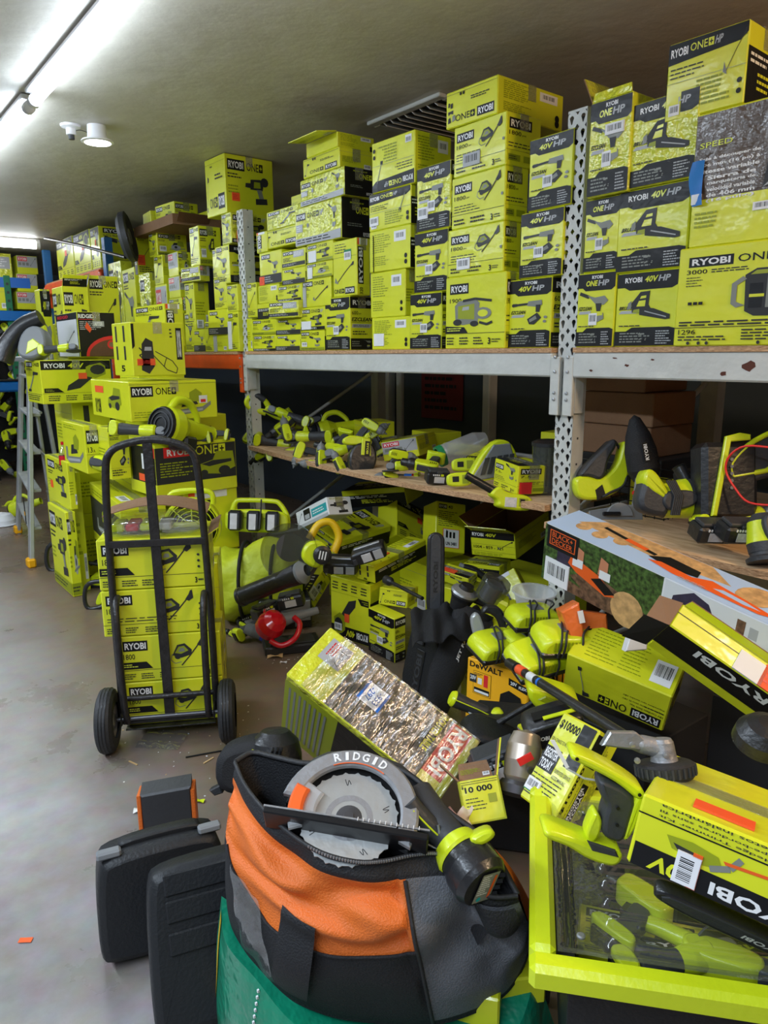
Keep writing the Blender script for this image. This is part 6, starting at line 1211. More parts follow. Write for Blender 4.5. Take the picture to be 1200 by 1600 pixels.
tb_ = MB(); tb_.box((0, 0, .06), (.36, .25, .12), 'beam_blue', b=.02); tb_.box((0, 0, .13), (.37, .26, .02), 'ink', b=.006); o = tb_.build('storage_bin'); o.location = onY(6, 612, 9.6); tag(o, 'small blue bin under the blue beam at left edge', 'bin')
S_('grinder', 8, 632, 2.2, 'black tool lying under the small blue bin', 0, 0, 0, 1.)
# ------------------------------------------------------------------ heap below the middle shelf
def pbox(k, label, faces, dims=None, **kw):
    M, d = pose_(k); d = [dims[i] or d[i] if dims else d[i] for i in range(3)]
    return carton(label, d[0], d[1], d[2], faces, M=M, **kw)
def f_teal(p, s=0, **k):
    p.rect(.5, .3, .97, .75, 'teal_print'); p.rect(.25, .3, .46, .9, 'ink'); p.rect(.28, .34, .43, .6, 'grey_print'); p.lines(.54, .4, .9, .66, 2, W_, s); p.pic('pole', .02, .2, .2, .8); p.rect(.0, .0, .99, .18, 'grey_print')
def f_hazard(p, s=0, **k):
    p.logo(.08, .86, .36, .95); p.text('40', .4, .87, .55, .94, 'ink', False); p.lines(.08, .5, .8, .82, 8, D, s, .3); p.rect(.24, .08, .8, .46, 'orange_print'); p.rect(.26, .09, .78, .45, 'label_white')
    [p.rect(x, .28, x+.07, .4, 'ink') for x in (.34, .46, .58)]; p.poly([(.34, .4), (.36, .44), (.42, .4)], 'ink'); p.text('UN 3481', .34, .13, .7, .2, 'ink')
def f_open40(p, s=0, **k):
    p.rect(.0, .7, .98, .99, 'ink'); p.text('RYOBI', .04, .78, .3, .92, W_); p.text('40V', .34, .78, .58, .92, 'lime', skew=.01); p.pic('pole', .6, .3, .95, .68); p.line([(0, .48), (1, .45)], .003, D)
    p.text('1004 - 859 - 321', .06, .3, .72, .42, 'ink', False); p.line([(0, .2), (1, .18)], .003, D); p.lines(.06, .04, .7, .15, 2, 'olive_print', s)
FT.update(teal=f_teal, hazard=f_hazard, open40=f_open40)
pbox('p1', 'lime kit box with black stripe tilted on top of the heap under the middle shelf', {'T': ('one', dict(pic='drill', hp=1, band=False)), 'F': ('onevert', dict(pic='lance')), 'R': ('black_text', {})})
pbox('p2', 'long lime and black box lying below the middle shelf, battery on it', {'F': ('side_lines', {}), 'R': ('black_text', {}), 'T': 'back'}, stickers=[('T', .02, .3, .08, .05, OS, 'ink')])
pbox('p3', 'large lime leaf blower box standing left of the small cleaner box', {'F': ('big40', dict(pic='blower', rot=2)), 'R': 'black_text', 'T': 'back'}, tape=False, stickers=[('F', .1, .14, .05, .04, 'label_white', 'bar')])
pbox('p4', 'small forty volt cleaner box standing on the floor right of the blower box', {'F': ('40v', {}), 'T': 'blank', 'R': '40vside'}, tape=False)
pbox('p5', 'lime box lying upside down on the small cleaner box', {'F': ('upside', {}), 'R': 'side', 'T': 'blank'})
pbox('p7', 'slim lime box leaning in a slant on the blower box', {'F': ('onevert', dict(pic='saw')), 'L': 'black_text', 'T': 'black_text'}, stickers=[('F', .02, .1, .07, .07, 'white_card', 'bar')])
pbox('p8', 'lime and black forty volt box propped up at the back of the heap', {'F': ('big40', dict(pic='gun'))}, tape=False)
pbox('p9', 'white and teal tool box lying behind the tilted kit box', {'F': ('teal', {}), 'R': ('picL', dict(pic='drill')), 'T': 'side'}, mtl='white_card')
pbox('p10', 'tall lime box with white hazard label at the back of the heap', {'F': ('hazard', {})}, tape=False)
pbox('p11', 'open lime forty volt box with handwritten number under the middle shelf', {'F': ('open40', {}), 'R': 'side'}, dims=(None, .45, None), open_top=True, flaps=[('F', .5, .09, dict(f='upside')), ('L', .7, .1, {}), ('K', 1.4, .12, {})])
pbox('p12', 'lime box lying face down below the open forty volt box', {'T': ('upside', dict()), 'F': ('black_text', {})})
pbox('p13', 'small lime box with orange price sticker beside the black chain bar', {'F': ('one', dict(band=False, pic='gun')), 'R': ('one', {}), 'T': 'black_text'}, stickers=[('T', .03, .02, .09, .035, OS, 'ink')])
pbox('p14', 'lime box leaning with big logo above the clear bowl', {'F': ('vlogo', dict()), 'T': 'side', 'R': 'side'}, tape=False)

# supports inside the heap
for i, (px, py, X_, w_, d_, h_, lb) in enumerate(((540, 850, 2.5, .4, .4, .30, 'dim lime box at floor level carrying the tilted kit box'), (640, 850, 2.75, .4, .35, .31, 'dim lime box at floor level deep behind the chain bar'), (770, 900, 2.75, .5, .5, .32, 'dim lime box at floor level carrying the face-down box'), (712, 905, 2.45, .24, .2, .36, 'dim lime box at floor level under the orange sticker box'))):
    y = onX(px, py, X_).y; carton(lb, w_, d_, h_, {'F': 'side'}, loc=(X_, y+w_/2, .001), rz=RZ+.08*(i-1.5), tape=False)
# black-and-lime box lying far back on top
p = onX(590, 800, 2.8); carton('dim black sided box lying across the back of the heap', .5, .22, .12, {'F': ('black_text', {}), 'T': 'black_text'}, M=Matrix.Translation((2.75, p.y+.3, .52)) @ Euler((radians(8), radians(-9), RZ+.35)).to_matrix().to_4x4(), tape=False)
def battery40(px, py, X_, lab, roll, tilt, turn):
    t = T('forty_volt_battery', 'battery'); MB().prism([(-.09, .0), (-.095, .05), (-.08, .075), (.08, .075), (.09, .06), (.09, .01), (.07, .0)], -.05, .05, 'black_plastic', .012).build('case', t)
    MB().box((-.01, -.051, .035), (.05, .003, .045), 'battery_label', b=.001).build('label_panel', t); MB().box((.05, -.051, .035), (.045, .003, .05), 'grey_print', b=.001).build('rating_panel', t); MB().box((0, 0, .078), (.14, .02, .008), 'silver', b=.002).build('rail', t); MB().box((-.075, -.051, .03), (.02, .004, .03), 'charcoal', b=.001).build('latch', t)
    place(t, pm(onX(px, py, X_), roll, tilt, turn), lab)
battery40(581, 873, 2.14, 'black forty volt battery with two pale labels lying on the long box', 22, 20, -10); battery40(533, 890, 2.1, 'black flat battery charger pack lying left of the forty volt battery', -2, 35, 0)
# radio shaped six-port charger with three batteries
t = T('charging_station', 'charger'); MB().prism([(-.16, .0), (-.17, .05), (-.165, .12), (.15, .12), (.165, .05), (.15, .0)], -.02, .08, 'plastic_lime', .014).build('body', t)
MB().tube([(-.14, .02, .1), (-.12, .02, .155), (-.08, .02, .165), (.07, .02, .165), (.11, .02, .15), (.15, .02, .09), (.155, .02, .03)], .013, 'plastic_lime', 10).build('handle', t)
for x in (-.105, -.01, .085):
    B_ = MB().box((x, -.05, .06), (.07, .06, .105), 'black_plastic', b=.012).build('battery', t); MB().box((x-.004, -.081, .055), (.036, .003, .08), 'battery_label', b=.001).build('label_panel', B_)
for x in (-.057, .037): MB().box((x, -.022, .09), (.022, .01, .03), 'plastic_lime', b=.003).build('latch', t)
MB().tube([(.02, -.03, .17), (.03, -.09, .12), (.025, -.09, .02)], .004, 'rubber', 6).build('cord', t)
place(t, pm(onX(402, 832, 1.98), -2, 0, 0, 1.15), 'lime six-port charging station with three batteries right of the hand truck')
# lime duffel bag
pc = onX(400, 890, 1.92); du = empty('duffel_bag', (pc.x, pc.y, .02), (0, 0, radians(-40)), label='slack lime duffel bag with black straps under the charging station', cat='bag')
def duf(u, v):
    a = 2*pi*u; r = .2*(1+.08*sin(5*a+9*v)+.05*sin(11*v+a)); x = -.28+.56*v; k = min(1, 4*v*(1-v)*1.6+.25)
    return (x, cos(a)*r*.9*k, .22+sin(a)*r*1.1*k-.03*sin(7*v))
MB().grid(duf, 28, 18, 'bag_lime').build('fabric', du)
for x in (-.06, .12): MB().tube([(x, cos(a)*.2, .22+sin(a)*.235) for a in [2*pi*i/24 for i in range(24)]], .011, 'bag_black', 6, closed=True).build('strap', du)
# black blower tube
p0 = onX(376, 933, 1.66); p1 = onX(468, 896, 1.84); dd = (p1-p0); t = empty('blower_tube', p0, label='long black blower tube lying on the lime duffel bag', cat='tube')
MB().lathe([(.05, .0), (.053, .0), (.053, .02), (.05, .022), (.05, dd.length*.75), (.058, dd.length), (.05, dd.length)], 'black_plastic', 24, (0, 0, 0), dd).build('pipe', t); MB().lathe([(.048, .3), (.048, .0)], 'ink', 20, (0, 0, 0), dd).build('bore', t)
MB().lathe([(.056, dd.length), (.062, dd.length+.02), (.03, dd.length+.05)], 'grey_plastic', 20, (0, 0, 0), dd).build('coupling', t)
# face shield like guard + yellow cut saw
t = T('cut_off_saw', 'saw'); sh = MB(); sh.lathe([(.14, .03), (.14, .0), (.135, -.004), (.0, -.004)], 'lens_smoke', 28, (-.05, 0, .04), (-.35, -1, 0)); sh.build('blade_guard', t)
MB().lathe([(.0, 0), (.07, .0), (.07, .002), (.0, .002)], 'steel_dark', 28, (-.05, .02, .06), (0, -1, 0)).build('blade', t)
MB().prism([(-.0, .02), (.01, .1), (.07, .13), (.13, .1), (.14, .03), (.08, -.02)], -.05, .05, 'plastic_lime', .014).build('body', t); MB().lathe([(.045, .0), (.045, .03), (.03, .035), (0, .035)], 'black_plastic', 20, (.1, -.045, .06), (0, -1, 0)).build('cooling_cap', t)
MB().tube([(.03, 0, .12), (.06, 0, .2), (.12, 0, .22), (.17, 0, .16), (.16, 0, .08)], [.02, .019, .019, .02, .02], 'yellow_plastic', 10).build('handle', t); k = MB(); [k.box((.085+i*.014, -.082, .06), (.006, .004, .04), 'white_print') for i in range(3)]; k.build('vent_slots', t)
place(t, pm(onX(466, 878, 1.85), -12, 0, 12, 1.05), 'lime cut-off saw with round smoky guard lying on the duffel bag')
# red vacuum nozzle tool, blue tool, black tray on the floor
t = T('red_blower', 'tool'); MB().lathe([(.0, 0), (.045, .0), (.062, .02), (.066, .06), (.055, .1), (.03, .12), (.0, .125)], 'red_plastic', 24, (-.05, 0, .06), (.5, -.6, .5)).build('body', t)
MB().tube([(-.02, -.05, .02), (.03, -.06, -.0), (.09, -.05, .03), (.11, -.02, .09), (.08, .0, .12)], .013, 'red_plastic', 10).build('handle', t); MB().lathe([(.04, 0), (.03, .05), (.02, .15), (.018, .2)], 'grey_plastic', 16, (.0, .0, .1), (.85, .3, .2)).build('nozzle', t); MB().prism([(-.07, .1), (-.055, .16), (-.035, .12)], -.02, .02, 'red_plastic', .004).build('spout', t)
p = onZ(432, 1005, .05); place(t, pm(p, 0, 0, 0, 1.15), 'glossy red handheld tool lying on the floor left of the blower box')
t = T('blue_tool', 'tool'); MB().lathe([(.0, 0), (.03, .0), (.035, .04), (.03, .1)], 'grey_plastic', 16, (-.1, 0, .03), (1, 0, 0)).build('nose', t); MB().lathe([(.034, .0), (.036, .03), (.03, .06)], 'blue_plastic', 16, (-.01, 0, .03), (1, 0, 0)).build('collar', t); MB().lathe([(.028, .0), (.028, .12), (.0, .125)], 'black_plastic', 16, (.05, 0, .03), (1, 0, 0)).build('grip', t); MB().box((.015, -.035, .04), (.025, .004, .025), 'yellow_print').build('sticker', t)
p = onZ(408, 1000, .02); place(t, pm(p, -22, 0, 0, 1.05), 'blue collared tool lying in front of the red tool')
p = onZ(440, 1022, 0); t = empty('black_tray', (p.x+.08, p.y+.03, 0), (0, 0, radians(-22)), label='flat black battery tray on the floor under the red tool', cat='tray'); MB().box((0, 0, .025), (.3, .16, .05), 'black_plastic', b=.008).build('tray', t); MB().box((.0, 0, .052), (.24, .11, .006), 'charcoal', b=.002).build('lid', t)
p = onZ(492, 1000, 0); t = empty('tool_case', (2.0, 3.55, 0.0), (0, 0, radians(-25)), label='black case with clear silver lid leaning behind the red tool', cat='case'); MB().box((0, 0, .09), (.3, .16, .18), 'black_plastic', b=.01).build('shell', t); MB().prism([(-.13, .05), (-.13, .17), (.14, .17), (.14, .05)], -.09, -.078, 'silver', .003).build('window', t)
for x in (-.06, .06): MB().box((x, -.083, .03), (.02, .01, .03), 'grey_plastic', b=.002).build('latch', t)
for i, (px, py, lb) in enumerate(((455, 938, 'black and lime battery pack lying behind the red tool'), (388, 968, 'small dark battery on the floor left of the red tool'), (415, 955, 'black battery lying under the blower tube mouth'))): S_('battery', px, py, 1.9-.06*i, lb, 12, 10, 20*i, 1.2)
S_('grinder', 400, 975, 1.78, 'charcoal tool with white label on the floor left of the red tool', 25, 10, 30, .9)
S_('drill', 372, 985, 1.72, 'small black knobbed tool at the left edge of the floor heap', 150, 30, 0, .45)
# black rubber pole with knuckle
t = T('extension_pole', 'pole'); a = onX(608, 908, 2.05); b_ = onX(660, 935, 2.0); c_ = b_-a; MB().cyl((0, 0, 0), c_, .009, .009, 'black_plastic', 10).build('shaft', t); MB().lathe([(.0, 0), (.022, .0), (.022, .04), (.01, .06)], 'black_plastic', 14, -c_.normalized()*.03, c_).build('head', t); t.location = a; t['label'] = 'short black pole with a round head lying across the upside-down box'
# upright chain bar cover and hard black case
M, d = pose_('case'); t = empty('tool_case', M=M); tag(t, 'large black hard case standing at the centre of the floor heap', 'case')
MB().prism([(0, 0), (0, d[2]*.86), (.03, d[2]), (d[0]*.8, d[2]*.97), (d[0], d[2]*.84), (d[0], 0)], 0, .07, 'case_plastic', .012).build('front_shell', t); MB().prism([(0, 0), (0, d[2]*.86), (.03, d[2]), (d[0]*.8, d[2]*.97), (d[0], d[2]*.84), (d[0], 0)], .072, .15, 'case_plastic', .012).build('back_shell', t)
lb_ = MB(); lb_.box((d[0]*.52, -.002, d[2]*.4), (.05, .006, .22), 'black_plastic', b=.002); q_ = Panel(lb_, (d[0]*.52+.02, -.0052, d[2]*.4-.1), (0, 0, .2), (-.04, 0, 0)); q_.text('RYOBI', .05, .1, .95, .9, 'charcoal'); lb_.build('raised_logo', t)
MB().box((d[0]*.45, -.008, d[2]*.8), (.05, .016, .03), 'charcoal', b=.004).build('latch', t); MB().tube([(.04, .07, d[2]*.97), (.05, .07, d[2]*1.06), (.13, .07, d[2]*1.05), (.14, .07, d[2]*.96)], .011, 'case_plastic', 8).build('handle', t)
a = onX(679, 965, 2.02); b_ = onX(681, 832, 2.06); L_ = (b_-a).length; t = T('chain_bar_cover', 'saw blade cover'); w_ = .026+.012
prf = [(-w_, 0), (-w_*1.02, L_*.5), (-w_, L_-w_)]+[(w_*cos(pi-pi*i/8), L_-w_+w_*sin(pi*i/8)) for i in range(1, 8)]+[(w_, L_-w_), (w_*1.05, L_*.5), (w_*1.1, 0)]
MB().prism(prf, -.018, .018, 'black_plastic', .007).build('shell', t); MB().prism([(x*.6, .02+z*.93) for x, z in prf], -.0215, -.017, 'charcoal', .003).build('raised_panel', t)
lb_ = MB(); Panel(lb_, (-.012, -.0222, L_*.25), (.024, 0, 0), (0, 0, L_*.4), 0); lb_.v = []; lb_.f = []; lb_.m = []; lb_.sm = []; q_ = Panel(lb_, (.012, -.0222, L_*.3), (0, 0, L_*.36), (-.024, 0, 0)); q_.text('RYOBI', 0, .1, 1, .9, 'black_plastic'); lb_.build('raised_logo', t)
place(t, pm(a, -1, 0, 0), 'tall black chain bar cover standing upright above the black hard case')
# black nylon vacuum bag with lettered pouch
pc = onX(718, 1000, 1.98)
t = empty('nylon_bag', (0, 0, 0), M=pm(onX(683, 1085, 1.9), -24, -4, 0, 1.15)); tag(t, 'black nylon pouch with white lettering leaning on the hard case', 'bag')
def bagf(u, v):
    a = 2*pi*u; r = .055+.02*v+.004*sin(9*v+3*a)+.003*sin(4*a+v*20); return (cos(a)*r, sin(a)*r*.55, -.08+.42*v)
MB().grid(bagf, 26, 22, 'bag_black').build('fabric', t)
lb_ = MB(); q_ = Panel(lb_, (.022, -.043, .14), (-.004, -.006, .14), (-.022, .0, 0)); q_.text('JET FAN', 0, .2, .78, .8, 'white_print', skew=.03); q_.text('CS', .8, .1, 1, .9, 'lime'); lb_.build('lettering', t)
t = empty('cloth_wrap', (0, 0, 0), M=pm(onX(694, 962, 1.98), 0)); tag(t, 'crumpled black fabric draped over the top of the hard case', 'cloth')
def clo(u, v):
    x = -.14+.34*u; z = .03*sin(pi*u)-.1*v*v+.012*sin(17*u+6*v)+.008*sin(31*u); return (x, -.1+.2*(1-v)-.05*v+.01*sin(23*u+5*v), z)
cm = MB(); cm.grid(clo, 34, 16, 'bag_black'); cm.grid(lambda u, v: tuple(Vector(clo(u, v))-Vector((0, 0, .003))), 34, 16, 'bag_black'); cm.build('fabric', t)
# round vacuum head and clear dust cup
t = T('vacuum_nozzle', 'vacuum'); MB().lathe([(.0, .07), (.03, .07), (.034, .05), (.034, .045), (.055, .04), (.06, .02), (.05, .0), (.04, -.05), (0, -.05)], 'black_plastic', 26).build('cap', t); MB().lathe([(.035, .052), (.06, .04), (.063, .03)], 'silver', 26).build('ring', t); MB().lathe([(.02, 0), (.012, .06), (.01, .1)], 'black_plastic', 12, (.02, 0, .02), (.9, 0, -.15)).build('spout', t)
place(t, pm(onX(722, 935, 2.05), -20, 20, 0, .95), 'black round vacuum head with silver ring behind the draped cloth')
t = T('dust_cup', 'vacuum'); MB().lathe([(.0, .07), (.06, .065), (.064, .05), (.062, -.03), (.055, -.04), (0, -.04)], 'lens_smoke', 28).build('cup', t); MB().lathe([(.04, .04), (.045, -.03)], 'grey_plastic', 20).build('filter', t); MB().box((.06, -.01, -.02), (.06, .08, .05), 'plastic_lime', b=.012).build('housing', t)
place(t, pm(onX(768, 925, 2.1), -25, 25, 0, .95), 'smoky round dust cup with lime housing left of the clear bowl')
pc = onX(706, 880, 2.12); t = T('knuckled_tool', 'tool'); MB().tube([(-.08, 0, .04), (-.02, 0, .02), (.05, 0, -.03), (.1, 0, -.04)], [.016, .02, .022, .02], 'black_plastic', 10).build('arm', t); MB().cyl((-.1, 0, .05), (-.07, 0, .036), .012, .016, 'grey_plastic', 10).build('tip', t); place(t, pm(onX(748, 897, 2.62), 0), 'black knuckled tool arm lying before the face-down lime box')
# clear bowl
pc = onX(833, 938, 2.16); bw = empty('plastic_bowl', (pc.x, pc.y, pc.z-.03), (radians(4), 0, 0), label='translucent plastic bowl touching the near upright', cat='bowl')
MB().lathe([(.0, .0), (.055, .0), (.06, .006), (.078, .07), (.088, .072), (.09, .066), (.082, .064), (.064, .004), (.0, -.003)], 'clear_white', 32).build('bowl', bw)
# lime charger cords and pieces above the yellow box
for (px, py, X_, lb, ro, ti, tu, s_) in ((835, 962, 1.92, 'lime charger with coiled cord, uppermost by the near upright', -2, 14, 12, .95), (822, 1000, 1.9, 'small lime charger behind the cord-wrapped one on the yellow box', -4, 20, 30, .9), (884, 995, 1.78, 'lime charger at right, half hidden by the stick vacuum box', -4, 22, 10, 1.), (779, 1006, 1.82, 'lime charger with dark cord on the left corner of the yellow box', -6, 22, 26, .98), (843, 1024, 1.72, 'flat lime charger with black button row on the yellow box', -2, 34, 22, 1.0)):
    S_('charger', px, py, X_, lb, ro, ti, tu, s_)
t = T('grey_plastic_part', 'tool part'); MB().prism([(-.03, -.06), (-.045, .05), (-.02, .075), (.0, .06), (.012, -.05)], -.02, .02, 'clear_white', .008).build('shell', t); MB().box((.004, -.021, .0), (.012, .006, .014), 'ink', b=.001).build('latch', t); place(t, pm(onX(754, 985, 1.88), 8), 'translucent white plastic handle shell standing behind the left charger')
t = T('black_holster', 'tool part'); MB().prism([(-.05, .02), (-.03, .06), (.03, .05), (.05, -.01), (.06, -.07), (.035, -.08), (.02, -.0), (-.02, .03)], -.025, .025, 'black_plastic', .008).build('shell', t); MB().box((.055, .0, -.03), (.02, .05, .09), 'plastic_lime', b=.004).build('label_board', t); place(t, pm(onX(770, 968, 1.92), 0), 'black and lime curved part between the white shell and the charger')
# yellow router box
def f_dewalt(p, s=0, **k):
    p.text('DeWALT', .05, .88, .6, .965, 'ink'); p.poly([(.7, .8), (.99, .74), (.99, .84), (.7, .9)], 'ink'); p.text('20V', .73, .81, .83, .86, W_); p.text('FLEX', .86, .79, .98, .83, W_)
    p.rect(.12, .5, .42, .84, 'ink'); p.rect(.125, .505, .415, .835, 'yellow_print'); p.rect(.06, .66, .18, .78, 'dark_print'); p.text('20V', .07, .7, .17, .76, W_); p.rect(.3, .64, .37, .82, 'red_print'); p.rect(.2, .66, .27, .75, W_); p.rect(.14, .52, .4, .6, 'ink'); p.rect(.15, .53, .39, .565, W_); p.lines(.14, .78, .28, .82, 2, D)
    p.pic('vacuum', .48, .1, 1.0, .72); p.text('USA', .05, .02, .2, .08, 'ink')
def f_dewaltR(p, s=0, **k): p.text('DeWALT', .03, .74, .97, .95, 'ink'); p.lines(.1, .2, .8, .6, 6, D, s)
FT.update(dewalt=f_dewalt, dewaltR=f_dewaltR)
pbox('dew', 'yellow battery vacuum box printed DeWALT carrying the lime chargers', {'F': 'dewalt', 'R': 'dewaltR'}, mtl='yellow_print')
carton('lime box on the floor behind the yellow box, chargers resting on it', .45, .3, .44, {'F': 'side'}, loc=(2.12, 2.2, .001), rz=RZ-.1, tape=False)
carton('shaded lime box under the yellow vacuum box', .3, .22, .163, {'F': 'side'}, loc=(POSES['dew'][0][0]+.02, POSES['dew'][0][1]-.02, .001), rz=RZ, tape=False)
# ------------------------------------------------------------------ foreground at right
def f_router(p, s=0, **k):
    p.rect(.25, .02, .84, .98, 'dark_print'); p.rect(.84, .16, .955, .98, 'red_print')
    q = Panel(p.mb, p.o+p.N*.002, p.U, p.V, 3)
    q.text('RYOBI', .05, .855, .78, .94, W_); q.text('ROUTER TABLE', .04, .765, .62, .81, 'lime'); 
    for i, t_ in enumerate(('Table de toupie', 'Mesa para', 'rebajadora')): q.text(t_, .1, .705-i*.05, [.62, .5, .52][i], .735-i*.05, W_, False)
    q.rect(.12, .06, .5, .2, 'grey_print'); q.text('J3297', .2, .14, .46, .18, 'ink', False); q.lines(.16, .08, .46, .13, 3, 'red_print')
    q.rect(.3, .36, .62, .5, W_); q.rect(.3, .36, .62, .375, 'blue_print'); q.rect(.3, .485, .62, .5, 'blue_print'); q.text('-933', .36, .44, .56, .475, 'blue_print', False); q.text('-297', .36, .39, .56, .425, 'blue_print', False)
def f_routerF(p, s=0, **k):
    p.rect(.0, .0, .99, .93, 'olive_print'); p.rect(.36, .0, .99, .93, 'ink'); [p.rect(.03+.035*i, .1, .045+.035*i, .85, 'mid_print') for i in range(8)]; [p.rect(.5+.04*i, .1, .51+.04*i, .8, 'dark_print') for i in range(10)]
def f_hedgeF(p, s=0, **k):   # drawn upright, applied upside down
    p.poly([(.0, .985), (.99, .985), (.99, .66), (.0, .66)], 'ink'); p.text('RYOBI', .58, .76, .795, .93, W_); p.text('40V', .825, .74, .94, .95, 'lime', skew=.01)
    p.pic('trimmer', .6, .3, .92, .64, True); p.line([(0, .25), (1, .25)], .004, 'ink')
    for i, t_ in enumerate(('24 in. Cordless Hedge Trimmer Kit', 'Taille-haies et coupe-bordures sans fil', 'Cortadora de setos inalámbrica')): p.text(t_, .45, .17-i*.07, .95, .215-i*.07, D, False)
def f_vacF(p, s=0, **k):
    p.logo(.04, .08, .33, .32) if 0 else p.logo(.04, .7, .32, .95); oneplus(p, .36, .72, .64, .93); p.lines(.03, .5, .3, .56, 1, D, s); p.text('18V Cordless Stick Vac', .03, .6, .34, .655, 'ink', False); p.text('Aspirateur-balai sans fil 18V', .03, .5, .42, .55, 'ink', False); p.text('Aspiradora tipo escoba 18V', .03, .4, .42, .45, 'ink', False); p.pic('stick', .72, .2, .88, .95, True)
def f_vacR(p, s=0, **k): p.pic('vacparts', .25, .1, .9, .9); p.rect(.04, .15, .16, .7, 'label_white'); p.rect(.05, .5, .15, .68, 'green_print'); p.lines(.05, .2, .15, .45, 4, D, s)
def f_vacT(p, s=0, **k):
    p.disc(.06, .82, .03, 'ink'); p.disc(.06, .55, .03, 'ink'); p.lines(.14, .12, .44, .92, 9, 'olive_print', s, .25); p.lines(.46, .12, .72, .92, 9, 'olive_print', s+1, .25); p.barcode(.76, .15, .95, .72)
def f_slantF(p, s=0, **k): p.poly([(.0, .99), (.0, .3), (.5, .3), (.78, .99)], 'ink'); q = Panel(p.mb, p.o+p.N*.001, p.U, p.V, 2); q.text('RYOBI', .56, .12, .86, .36, W_); q.text('40V', .36, .06, .54, .28, 'lime', skew=-.01); p.lines(.5, .1, .8, .25, 2, D, s)
def f_slantT(p, s=0, **k): p.line([(0, .6), (1, .6)], .004, D)
def f_reg(p, s=0, **k):
    q = p
    q.text('$10000', .08, .82, .6, .93, 'ink') ; q.text('FOR A CHANCE TO WIN', .05, .68, .5, .72, D, False); q.rect(.04, .36, .46, .62, 'ink'); q.text('REGISTER', .07, .5, .43, .6, W_); q.text('TODAY', .07, .38, .4, .48, W_)
    q.rect(.62, .5, .96, .98, 'ink'); q.lines(.05, .06, .9, .32, 6, D, s, .3); q.text('EXPEDITED SERVICE', .5, .4, .92, .44, D, False); q.text('ACCESS MANUALS', .5, .33, .86, .37, D, False)
def f_bdF(p, s=0, **k):
    p.rect(.0, .0, .38, .99, 'leaf_print'); p.rect(.0, .0, .03, .7, 'leaf_print'); p.poly([(.06, .0), (.1, .2), (.34, .02), (.38, 0)], 'bark_print'); p.poly([(.1, .3), (.17, .55), (.34, .3), (.38, .0), (.2, .0)], 'bark_print'); p.disc(.29, .2, .05, 'wood_print', 20); p.disc(.29, .2, .034, 'tan_wood' if 0 else 'wood_print', 18)
    p.rect(.05, .4, .1, .95, 'blue_print' if 0 else 'navy_print'); p.poly([(.09, .5), (.1, .66), (.2, .52), (.25, .3), (.22, .24), (.12, .4)], 'orange_print'); p.poly([(.17, .42), (.2, .5), (.25, .34), (.22, .26)], 'ink'); [p.poly([(x, .55), (x+.005, .85), (x+.03, .8), (x+.03, .55)], 'skin_print') for x in (.11, .19)]; [p.rect(x, .5, x+.035, .64, 'white_print') for x in (.105, .195)]
    p.rect(.01, .62, .12, .99, 'ink'); p.rect(.02, .68, .11, .94, 'orange_print'); p.rect(.023, .695, .107, .925, 'ink'); p.text('BLACK+', .028, .82, .1, .91, 'orange_print', False); p.text('DECKER', .028, .71, .1, .8, 'orange_print', False)
    p.rect(.38, .0, .385, .99, 'white_print'); p.rect(.385, .0, .62, .99, 'white_card'); p.poly([(.39, .0), (.41, .8), (.46, .97), (.5, .9), (.54, .5), (.53, .0)], 'navy_print'); p.poly([(.48, .55), (.5, .2), (.52, .2), (.56, .45), (.55, .5), (.52, .4), (.5, .6)], 'skin_print'); p.rect(.57, .3, .59, .9, 'bark_print'); p.rect(.6, .7, .63, .86, 'grey_print')
    p.rect(.62, .0, .99, .99, 'white_card'); p.poly([(.66, .5), (.68, .9), (.8, .95), (.92, .8), (.95, .5), (.85, .3), (.72, .35)], 'leaf_print'); p.poly([(.84, .0), (.86, .3), (.9, .5), (.93, .5), (.9, .2), (.92, .0)], 'bark_print')
def f_bdT(p, s=0, **k):
    p.rect(.0, .0, .99, .99, 'sky_print'); p.poly([(.05, .55), (.1, .98), (.42, .98), (.5, .6), (.3, .45)], 'wood_print'); [p.disc(x, y, .022, 'wood_print') for x, y in ((.08, .45), (.14, .4), (.2, .5), (.28, .75))]; p.disc(.56, .6, .045, 'wood_print', 16)
    p.line([(.12, .75), (.3, .55)], .012, 'ink'); p.line([(.2, .66), (.27, .59)], .016, 'orange_print'); p.poly([(.29, .42), (.33, .68), (.42, .62), (.43, .4), (.36, .3)], 'ink'); p.poly([(.3, .3), (.33, .4), (.42, .34), (.46, .5), (.56, .36), (.64, .22), (.6, .12), (.5, .14), (.38, .18)], 'orange_print'); p.poly([(.48, .28), (.5, .36), (.56, .3), (.6, .22), (.56, .2)], 'sky_print')
    [p.line([(.62+.02*i, .42-.1*i+.1), (.76+.02*i, .3-.1*i+.1)], .002, 'orange_print') for i in range(4)]; p.rect(.84, .2, .93, .55, 'orange_print'); p.lines(.4, .1, .5, .2, 3, G)
FT.update(router=f_router, routerF=f_routerF, hedgeF=f_hedgeF, vacF=f_vacF, vacR=f_vacR, vacT=f_vacT, slantF=f_slantF, slantT=f_slantT, reg=f_reg, bdF=f_bdF, bdT=f_bdT)
pbox('router', 'long plastic-wrapped router table box leaning at the centre of the heap', {'T': 'router', 'F': 'routerF'}, tape=False, mtl='lime_wrap')
d = POSES['router'][2]; rbx = [o for o in COL.objects if o.get('label', '').startswith('long plastic-wrapped router')][0]
def film(u, v): return (.1*d[0]+.9*d[0]*u, d[1]*v, d[2]+.0065+.003*sin(38*u+2.5*sin(7*v))*sin(pi*v)+.0015*sin(90*u+9*v))
MB().grid(film, 110, 12, 'clear_wrap').build('plastic_wrap', rbx)
